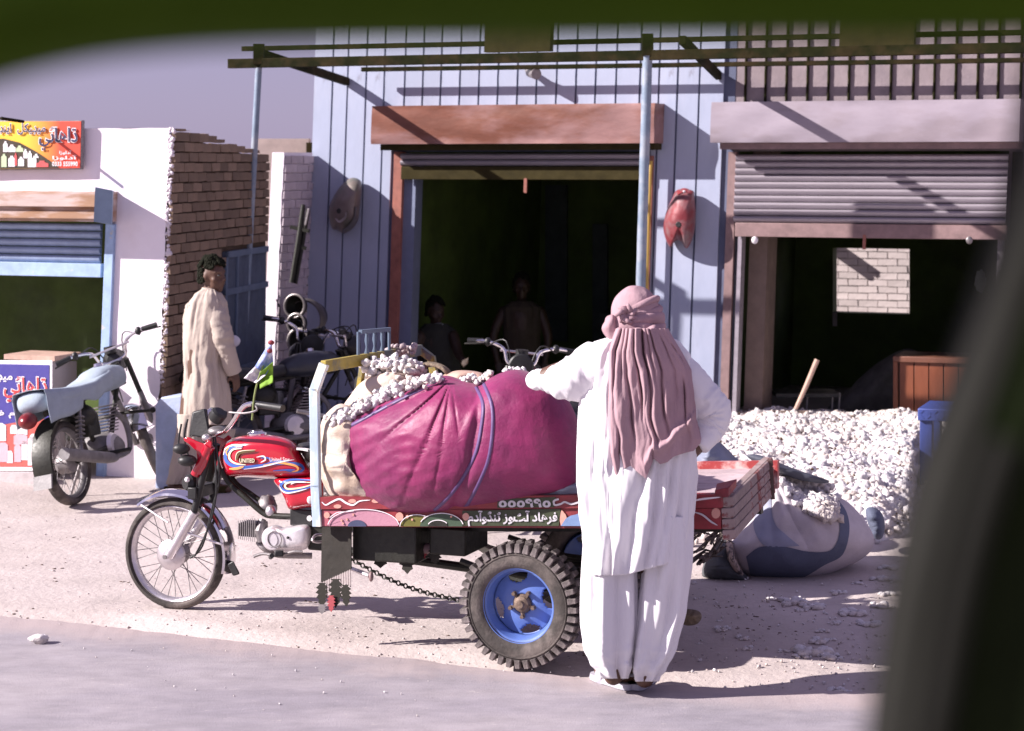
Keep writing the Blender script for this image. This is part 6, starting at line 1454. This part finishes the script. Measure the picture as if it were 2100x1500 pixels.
# ================================================================== MOTORCYCLES STANDING BY THE SHOPS
seat_cover = mat('seat_cover_grey_blue', (.30, .36, .42), .8, var=.1, scale=9, bump=.2)
tail_red = mat('tail_lamp_red', (.17, .010, .014), .35, var=.2)
dirty_grey = mat('dusty_grey_metal', (.20, .19, .19), .6, metal=.3, var=.3, scale=12)
def motorcycle(label, pos, heading, lean, steer, tank_m, seat_m, cover=True, tail=True, group=None):
    """side-view coordinates: x forward from the rear contact, y to the left, z up; lean tips it to its left"""
    h = rad(heading); fx = Vector((math.cos(h), math.sin(h), 0)); ly = Vector((-math.sin(h), math.cos(h), 0))
    t = thing('motorcycle', Vector((pos.x, pos.y, 0)), label, 'motorcycle', group)
    cl, sl = math.cos(rad(lean)), math.sin(rad(lean))
    def W(x, y, z): return Vector((pos.x, pos.y, 0)) + fx * x + ly * (y * cl + z * sl) + UP * (z * cl - y * sl) + UP * .0
    st = rad(steer); hx, hz = .98, .82      # steering head
    ax_s = Vector((-.42, 0, .91)).normalized()
    def S(x, y, z):   # turned with the handlebar
        p = Vector((x - hx, y, z - hz)); c, s_ = math.cos(st), math.sin(st)
        p = p * c + ax_s.cross(p) * s_ + ax_s * ax_s.dot(p) * (1 - c); return W(p.x + hx, p.y, p.z + hz)
    nfr = ly * cl - UP * sl; up_ = ly * sl + UP * cl
    wheel_parts(t, W(0, 0, .285), nfr, fx, .285, .085, .225, 28, .07, rubber, dirty_grey, grey_m, 'rear_wheel')
    fwc = S(1.22, 0, .285); fax = (S(1.22, 1, .285) - fwc).normalized(); ff = (S(2.22, 0, .285) - fwc); ff = (ff - fax * ff.dot(fax)).normalized()
    wheel_parts(t, fwc, fax, ff, .285, .075, .230, 28, .06, rubber, alu, grey_m, 'front_wheel')
    B = lambda n, mb, m, **k: build(n, mb, m, t, **k)
    def tubeW(n, pts, r, m, f=W, k=10): return B(n, MB().tube(cat([f(*p) for p in pts], 5) if len(pts) > 2 else [f(*p) for p in pts], r, k), m)
    for y in (.085, -.085):
        tubeW('fork_leg', [(1.22, y, .285), (1.06, y, .63)], .022, dirty_grey, S); tubeW('fork_tube', [(1.06, y, .63), (.955, y, .88)], .019, black, S)
        tubeW('swing_arm', [(.0, y, .285), (.50, y, .32)], .018, black); tubeW('shock_absorber', [(.03, y * 1.3, .32), (.12, y * 1.3, .64)], .012, grey_m)
        mbs = MB()
        for k in range(7): mbs.torus(W(.045 + k * .009, y * 1.3, .40 + k * .028), (W(.12, 0, .64) - W(.03, 0, .32)), .028, .006, 16, 5)
        B('spring', mbs, dirty_grey, kind='stuff')
    def garc(n, f, cx, R_, a0, a1, w, m):
        rings = []
        for i in range(25):
            a = rad(a0 + (a1 - a0) * i / 24); d = (math.cos(a), math.sin(a))
            rings.append([f(cx + d[0] * r, y, .285 + d[1] * r) for r, y in ((R_ - .02, -w / 2), (R_, -w / 2), (R_ + .012, 0), (R_, w / 2), (R_ - .02, w / 2), (R_ + .004, 0))])
        return B(n, MB().loft(rings), m)
    garc('rear_mudguard', W, 0, .325, 70, 200, .14, black); garc('front_mudguard', S, 1.22, .315, 20, 165, .12, chrome)
    B('mud_flap', MB().hexa([W(-.34, y, z) if False else W(x, y, z) for z, x in ((.16, -.355), (.25, -.325)) for x_, y in ((0, -.07), (0, .07), (-.01, .07), (-.01, -.07)) for x in (x + x_,)]), dirty_grey)
    tubeW('frame_tube', [(.98, 0, .80), (.80, 0, .55), (.66, 0, .34), (.50, 0, .25)], .018, black); tubeW('frame_tube', [(.98, 0, .80), (.55, 0, .70), (.1, 0, .66), (-.15, 0, .64)], .02, black)
    tubeW('frame_tube', [(.50, 0, .25), (.40, 0, .45), (.38, 0, .68)], .018, black)
    B('headstock', MB().tube([W(.95, 0, .88), W(1.01, 0, .72)], .03, 12), black)
    # tank: rings along x
    def body(n, prof, m, e=.8):
        rings = []
        for x, zb, zt, w in prof:
            ring = []
            for k in range(28):
                a = 2 * math.pi * k / 28; c, s_ = math.cos(a), math.sin(a)
                ring.append(W(x, w * abs(c) ** e * (1 if c > 0 else -1), (zb + zt) / 2 + (zt - zb) / 2 * abs(s_) ** e * (1 if s_ > 0 else -1)))
            rings.append(ring)
        return B(n, MB().loft(rings), m, smooth=180)
    tk_ = body('fuel_tank', [(.44, .72, .78, .05), (.48, .70, .82, .10), (.58, .69, .865, .125), (.72, .69, .885, .13), (.86, .70, .87, .12), (.93, .73, .83, .08), (.95, .76, .80, .03)], tank_m)
    B('tank_cap', MB().lathe(W(.70, 0, .88), up_, [(.001, .025), (.03, .022), (.036, .0)], 16), chrome)
    body('seat', [(-.34, .70, .74, .05), (-.30, .66, .80, .115), (-.10, .665, .80, .135), (.12, .67, .785, .135), (.30, .675, .775, .12), (.44, .69, .79, .10), (.50, .72, .80, .06)], seat_m)
    if cover: # cloth draped over seat side
        def cv(u, v):
            x = -.32 + .96 * u; zt = .80 - .03 * math.sin(u * 3.1) + (.07 * max(0, u - .75) * 4 * .5); drop = .10 + .12 * (1 - u) ** 1.5 * (u < .5) + .03 * N3(u * 5, 1, 1)
            s_ = -1 + 2 * v; yy = math.copysign(min(1, abs(s_) * 1.8), s_) * .128; z = zt - max(0, abs(s_) - .5) * 2 * drop - .02 * abs(s_)
            return W(x, yy * (1 + .05 * N3(u * 9, v * 5, 2)), z + .015)
        B('seat_cover', MB().grid(cv, 40, 24), seat_m, smooth=180, solid=.004, fix=False)
    if tail: B('tail_lamp', MB().ell(W(-.39, 0, .62), .06, .10, .055), tail_red, smooth=180)
    B('side_cover', MB().ell(W(.28, .0, .56), .13, .13, .10), black, smooth=180); B('air_box', MB().wbox(W(.30, 0, .50), .16, .2, .16, Matrix((fx, nfr, up_)).transposed()), black, bevel=.01)
    # engine
    B('crankcase', MB().ell(W(.52, 0, .33), .17, .12, .10), dirty_grey, smooth=180); B('engine_cover', MB().lathe(W(.50, -.10, .33), -nfr, [(.001, .03), (.07, .025), (.085, .0)], 20), alu_w)
    mbf = MB()
    for k in range(9): mbf.wbox(W(.60 + k * .012, 0, .42 + k * .022), .15, .15, .008, Matrix((fx, nfr, up_)).transposed())
    B('cylinder_fins', mbf, grey_m, kind='stuff', smooth=0)
    tubeW('exhaust_pipe', [(.72, -.03, .56), (.80, -.07, .45), (.70, -.12, .27), (.45, -.14, .24)], .019, dirty_grey); tubeW('silencer', [(.45, -.145, .24), (.30, -.15, .255), (-.28, -.155, .36)], [.02, .04, .042], dirty_grey, k=16)
    tubeW('foot_peg', [(.40, -.28, .28), (.40, .28, .28)], .014, blackp); tubeW('side_stand', [(.42, .12, .26), (.38, .24, .02)], .010, grey_m)
    tubeW('crash_bar', [(.86, -.26, .50), (.84, 0, .52), (.86, .26, .50)], .012, black)
    for y in (.27, -.27): B('crash_bar_end', MB().ell(W(.86, y, .50), .022, .022, .022), black)
    # bars
    tubeW('handlebar', [(.86, .36, 1.02), (.90, .24, 1.03), (.95, .13, 1.00), (.97, .09, .91), (.975, 0, .895), (.97, -.09, .91), (.95, -.13, 1.00), (.90, -.24, 1.03), (.86, -.36, 1.02)], .012, chrome, S)
    tubeW('handlebar_brace', [(.94, .15, .985), (.94, -.15, .985)], .009, alu, S)
    for s_ in (1, -1):
        tubeW('grip', [(.875, .27 * s_, 1.03), (.855, .38 * s_, 1.02)], .019, blackp, S); tubeW('lever', [(.91, .25 * s_, 1.02), (.93, .30 * s_, 1.015), (.90, .40 * s_, 1.0)], .006, black, S); B('switch', MB().ell(S(.90, .24 * s_, 1.03), .025, .025, .03), blackp)
    B('headlamp', MB().lathe(S(1.06, 0, .90), (S(2, 0, .9) - S(1, 0, .9)), [(.001, -.08), (.05, -.07), (.085, -.01), (.09, .02), (.08, .03), (.001, .04)], 24), blackp); B('clock', MB().lathe(S(1.0, 0, .98), up_, [(.001, .03), (.045, .03), (.045, -.02), (.001, -.03)], 18), blackp)
    tubeW('cable', [(.90, .24, 1.0), (1.06, .12, 1.05), (1.08, .05, .85), (1.0, .05, .6)], .005, blackp, S, 6); tubeW('cable', [(.90, -.24, 1.0), (1.04, -.12, 1.06), (1.07, -.05, .8)], .005, blackp, S, 6)
    return t, W, S
m1, W1, S1 = motorcycle('old motorcycle with a grey-blue seat cover parked beside the printed shop counter', G(152, 1036), 74, 12, 26, seat_cover, seat_cover)
m2, W2, S2 = motorcycle('dark dusty motorcycle parked behind the red rickshaw, chrome handlebar before the stub', R(470, 900, 15.1), 30, 7, -8, mat('tank_dark', (.03, .035, .05), .35, var=.3), blackp, cover=False, tail=False)
m3, W3, S3 = motorcycle('black motorcycle parked facing the road between the blue door and the brick stub', R(600, 900, 16.9), -84, 8, 14, blackp, blackp, cover=False)
m4, W4, S4 = motorcycle('motorcycle hidden behind the load except for its bent pale handlebar', R(1062, 900, 15.2), -93, 4, 6, red_dull, blackp, cover=False)
B_ = MB().tube(cat([S3(.88, -.26, 1.04), S3(.90, -.28, 1.12), S3(.92, -.33, 1.18)], 5), .005, 6); build('mirror_stem', B_, blackp, m3); 
mc_ = R(478, 700, 15.3); build('mirror', MB().ell(mc_, .055, .012, .045, nu=20, nv=12), mat('mirror_back', (.62, .60, .66), .3, var=.05), label='oval pale rear-view mirror standing beside the young man at the blue post', cat='mirror')
m4, W4, S4 = motorcycle('motorcycle behind the load in front of the dark left shop, only its bent handlebar showing', G(1085, 1085), 186, 6, 8, red_dull, blackp, cover=False)
# heaped dark spare parts behind the head frame
rp2 = random.Random(21)
for k, (x, y, Y, a, L, m_) in enumerate(((665, 900, 13.5, 20, .5, black), (700, 860, 13.8, -12, .6, grey_m), (690, 930, 13.4, 80, .4, black), (820, 850, 14.5, 10, .7, black))):
    c = R(x, y, Y); d = Vector((math.cos(rad(a)), .2, math.sin(rad(a)))) * L / 2
    build('spare_tube', MB().tube([c - d, c + d], .014, 8), m_, label='%s loose metal tube in the parts heap behind the yellow head frame' % ('steep', 'long pale', 'short upright', 'flat dark')[k], cat='tube', group='loose tubes in the parts heap')
# wheels and rings hung on the brick stub
HF = Fr(*FA.o, YAW)
def ring(px, py, q, R0, r, m, lab, a0=0, a1=360, flat=1.6, ax=None, cate='headlamp ring'):
    c_ = HF.p(px, py, q); o = build('headlamp_shell', MB().lathe(c_, Vector((-.45, -1, .1)), [(.001, -.12), (R0 * .6, -.11), (R0 * .95, -.06), (R0, .0), (R0 * .96, -.005), (R0 * .9, -.05), (R0 * .5, -.095), (.001, -.10)], 28), black, label=lab, cat=cate, group='bare headlamp shells hung by the brick stub')
    build('rim', MB().torus(c_, Vector((-.45, -1, .1)), R0, r, 36, 8), m, o); return o
    return build('headlamp_ring', MB().torus(HF.p(px, py, q), ax or Vector((-.45, -1, .1)), R0, r, 40, 8, a0, a1, flat=flat), m, label=lab, cat=cate, group='bare rims hung by the brick stub')
dustm = mat('dusty_chrome', (.20, .18, .175), .4, metal=.6, var=.25)
ring(604, 628, .75, .10, .012, dustm, 'upper bare headlamp shell hung on the brick stub'); ring(607, 664, .78, .085, .012, dustm, 'middle bare headlamp shell hung on the brick stub'); ring(612, 700, .85, .105, .014, dustm, 'lowest and largest headlamp shell hung on the brick stub')
def arcband(px, py, q, R0, w, a0, a1, m, name, lab, cate):
    c = HF.p(px, py, q); rings = []
    for i in range(30):
        t = rad(a0 + (a1 - a0) * i / 29); d = U * math.cos(t) + UP * math.sin(t); rings.append([c + d * r + NN * h for r, h in ((R0 - .01, -w / 2), (R0, -w / 2), (R0 + .016, 0), (R0, w / 2), (R0 - .01, w / 2), (R0 + .008, 0))])
    return build(name, MB().loft(rings), m, label=lab, cat=cate)
arcband(628, 655, .6, .17, .11, -25, 140, dustm, 'mudguard', 'dusty chrome mudguard hung beside the brick stub, highest of the hung parts', 'mudguard')
arcband(642, 650, .45, .12, .10, -60, 60, mat('dark_steel', (.08, .08, .09), .4, metal=.5), 'mudguard', 'dark mudguard hung against the blue panels beside the brick stub', 'mudguard')
mb = MB(); mb.tube([HF.p(622, 420, .72), HF.p(613, 490, .74), HF.p(598, 580, .76)], [.02, .026, .022], 10)
fk = build('fork_stem', mb, black, label='pair of old black fork legs hanging on the grey side of the brick stub', cat='fork')
build('fork_leg', MB().tube([HF.p(632, 430, .72), HF.p(624, 480, .72), HF.p(606, 582, .74)], .018, 10), black, fk); build('fork_tube', MB().tube([HF.p(633, 428, .73), HF.p(626, 462, .73)], .010, 8), alu, fk)
build('fork_yoke', MB().bar(HF.p(596, 466, .74), HF.p(634, 474, .72), .04, .03), black, fk); build('fork_yoke', MB().bar(HF.p(612, 505, .74), HF.p(628, 510, .72), .035, .03), black, fk)
# fuel tanks hung on the wall
def wall_tank(outline, c, m, lab, notch, hole, extra):
    mb, qf = inflate(FA, outline, .08, .19, .06, nr=26, nt=110, power=.55, expo=3, c=c, fold=lambda x, y, r: .006 * N3(x * .05, y * .05, 1))
    t = build('fuel_tank', mb, m, smooth=180, label=lab, cat='fuel tank')
    P = FA.p(hole[0], hole[1], qf(*hole) + .002); build('filler_hole', MB().lathe(P, NN, [(.001, .003), (.020, .003), (.024, .0), (.024, -.02)], 20), blackp, t)
    return t, qf
tm1 = mat('bare_tank_brown', (.20, .155, .14), .45, metal=.2, var=.25, scale=5, bump=.1, col2=(.10, .10, .08), mixs=5)
tm2 = mat('old_red_tank', (.20, .028, .036), .5, metal=.1, var=.2, scale=6, bump=.1, col2=(.22, .14, .145), mixs=4.5, mixt=(.42, .6))
t1, q1_ = wall_tank([(714, 368), (728, 365), (740, 372), (742, 388), (738, 425), (735, 450), (722, 470), (705, 478), (692, 472), (682, 470), (676, 455), (674, 432), (680, 412), (694, 388)], (706, 425), tm1, 'bare brown motorcycle tank hung on the blue panels left of the left opening', None, (695, 433), None)
build('bright_scar', MB().ribbon(FA, [(688, 448), (696, 455), (708, 446), (710, 435)], 5, 0, .001, qf=lambda x, y: q1_(x, y) + .003, taper=True), alu, t1, fix=False, smooth=0)
arcb = build('lower_tunnel', MB().ribbon(FA, [(733, 425), (730, 448), (718, 466), (704, 476)], 9, 0, .006, qf=lambda x, y: q1_(x, y) + .012), dustm, t1, fix=False)
t2, q2_ = wall_tank([(1386, 392), (1402, 388), (1422, 392), (1424, 404), (1427, 440), (1424, 475), (1418, 495), (1410, 509), (1404, 508), (1398, 496), (1388, 493), (1380, 500), (1378, 510), (1370, 502), (1362, 480), (1361, 458), (1368, 430), (1378, 408)], (1395, 450), tm2, 'faded red motorcycle tank hung on the blue panels right of the right post', None, (1391, 461), None)
build('tank_lug', MB().ribbon(FA, [(1388, 396), (1404, 390), (1420, 397)], 8, 0, .004, qf=lambda x, y: q2_(x, y) + .01), red_dull, t2, fix=False); build('lug_hole', MB().ell(FA.p(1403, 393, .22), .012, .01, .010), white_p, t2)
# ================================================================== BLUE STAND, DESK, HOE
SF = Fr(R(1900, 990, 14.6).x, 14.6, YAW)
stn = thing('steel_stand', SF.w(.1, -.2, 0), 'blue painted chequer-plate steel stand on thick legs at the right edge of the cotton heap', 'stand')
a0, zt = SF.sz(1882, 838, .02); _, zb_ = SF.sz(1882, 863, .02); a1_ = a0 + .46
build('top_plate', MB().box(SF, a0, a1_, -.50, .02, zb_, zt), blue_st, stn, bevel=.006)
mb = MB()
for i in range(9):
    for j in range(2):
        a = a0 + .03 + i * .05; z = zb_ + .028 + j * .036; s_ = 1 if (i + j) % 2 else -1
        mb.bar(SF.w(a - .012, .021, z - .010 * s_), SF.w(a + .012, .021, z + .010 * s_), .006, .006, up=NN)
build('chequer_bump', mb, blue_st, stn, kind='stuff', smooth=0)
for a, q in ((a0 + .055, -.04), (a0 + .055, -.42), (a1_ - .06, -.04), (a1_ - .06, -.42)): build('leg', MB().box(SF, a - .045, a + .045, q - .05, q + .03, 0, zb_ + .002), blue_st, stn, bevel=.005)
DKY = 17.6; DF = Fr(R(1830, 740, DKY).x, DKY, YAW)
dk = thing('desk', DF.w(.4, -.2, 0), 'dark red-brown wooden desk standing inside the right shop behind the cotton', 'desk')
d0, dz1 = DF.sz(1832, 730, 0); d1 = DF.sz(2010, 730, 0)[0]
build('desk_top', MB().box(DF, d0, d1, -.5, .03, dz1 - .05, dz1), mat('desk_edge', (.16, .065, .04), .5, var=.2), dk, bevel=.006)
for i in range(5): build('front_plank', MB().box(DF, d0 + .05 + i * (d1 - d0 - .1) / 5 + .004, d0 + .05 + (i + 1) * (d1 - d0 - .1) / 5 - .004, -.02 + .002 * (i % 2), .0, .12, dz1 - .05), wood_red, dk, bevel=.003)
for a in (d0 + .02, d1 - .02): build('leg', MB().box(DF, a - .02, a + .02, -.03, .012, 0, dz1 - .05), wood_red, dk, bevel=.003)
he_ = thing('digging_hoe', R(1635, 848, 17.2), 'hoe with a pale wooden handle leaning over the cotton heap', 'hoe')
build('handle', MB().tube([R(1676, 738, 17.2), R(1652, 795, 17.2), R(1628, 848, 17.1)], [.022, .020, .017], 10), wood_tan, he_); build('blade', MB().wbox(R(1622, 847, 17.1), .30, .04, .035), reveal, he_, bevel=.004)
tb_ = thing('low_table', R(1620, 872, 17.9), 'low dark table with thin legs inside the right shop behind the cotton heap', 'table')
build('table_top', MB().wbox(R(1650, 806, 17.9), .55, .4, .03), blackp, tb_)
for x in (1570, 1656, 1708, 1722): build('leg', MB().tube([R(x, 806, 17.8), R(x - 4, 880, 17.8)], .010, 6), grey_m, tb_)
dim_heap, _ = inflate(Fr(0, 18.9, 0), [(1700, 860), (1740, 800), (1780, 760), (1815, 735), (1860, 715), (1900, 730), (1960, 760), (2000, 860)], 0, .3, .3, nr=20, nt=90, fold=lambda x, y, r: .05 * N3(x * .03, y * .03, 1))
build('stored_cotton', dim_heap, mat('dim_cotton', (.16, .15, .14), .95, var=.3, scale=9, bump=.8), smooth=180, kind='stuff', label='dim stored heap of cotton inside the right shop behind the desk', cat='cotton')  # darker copy of the cotton, indoor shade put into its colour
build('wall_rag', MB().ell(R(2012, 578, 17.6), .05, .02, .09, fn=lambda d: 1 + .4 * N3(d.x * 2, d.y * 2, d.z * 3)), mat('rag', (.14, .16, .14), .9), label='pale rag hanging near the right jamb of the right shop', cat='rag')
# ================================================================== CAR WINDOW FRAME (the photograph is taken from inside a vehicle)
car = thing('car_window_frame', Vector((0, .8, 2.0)), 'dark blurred window frame of the vehicle the photograph was taken from', 'car window frame')
def hx_(px, py, Y, dz=0): return R(px, py, Y)
hl = cat([(-500, 350, 0), (-250, 235, 0), (-60, 176, 0), (60, 141, 0), (180, 116, 0), (330, 99, 0), (520, 88, 0), (760, 83, 0), (1100, 79, 0), (1500, 74, 0), (1900, 69, 0), (2200, 66, 0), (2500, 60, 0)], 5)
Yc = .80
def header_rings():
    rings = []
    for p in hl:
        P = R(p.x, p.y, Yc); prof = [(.0, .0), (-.010, .006), (-.016, .024), (-.012, .10), (.0, .16), (.035, .17), (.055, .12), (.05, .05), (.03, .008), (.015, -.001)]
        rings.append([P + Vector((0, dy, dz)) for dy, dz in prof])
    return rings
build('roof_rail', MB().loft(header_rings()), cargreen, car, smooth=60)
# pillar on the right: dark post with a softer grey seal along its inner edge
pe = cat([(2140, -60, 0), (2110, 250, 0), (2068, 440, 0), (2020, 600, 0), (1955, 790, 0), (1888, 980, 0), (1838, 1180, 0), (1806, 1380, 0), (1784, 1560, 0), (1774, 1760, 0)], 5)
def pillar(off0, off1, d0, d1, m, name):
    rings = []
    for p in pe:
        c = []
        for o_, d_ in ((off0, d0), (off0 + 6, d0 - .008), ((off0 + off1) / 2, d0 - .014), (off1 - 6, d0 - .008), (off1, d0), (off1, d1), (off0, d1)):
            P = R(p.x + o_, p.y, Yc + .02); c.append(Vector((P.x, Yc + d_, P.z)))
        rings.append(c)
    build(name, MB().loft(rings), m, car, smooth=60)
pillar(14, 84, .012, .05, cargrey, 'rubber_seal')
pillar(86, 620, .0, .10, cardark, 'door_pillar')
pe2 = [p + Vector((150 + (p.y - 900) * -.04, 0, 0)) for p in pe if p.y > 900]
build('trim_ridge', MB().tube([R(p.x, p.y, Yc - .012) for p in pe2], .006, 10), cargrey, car)
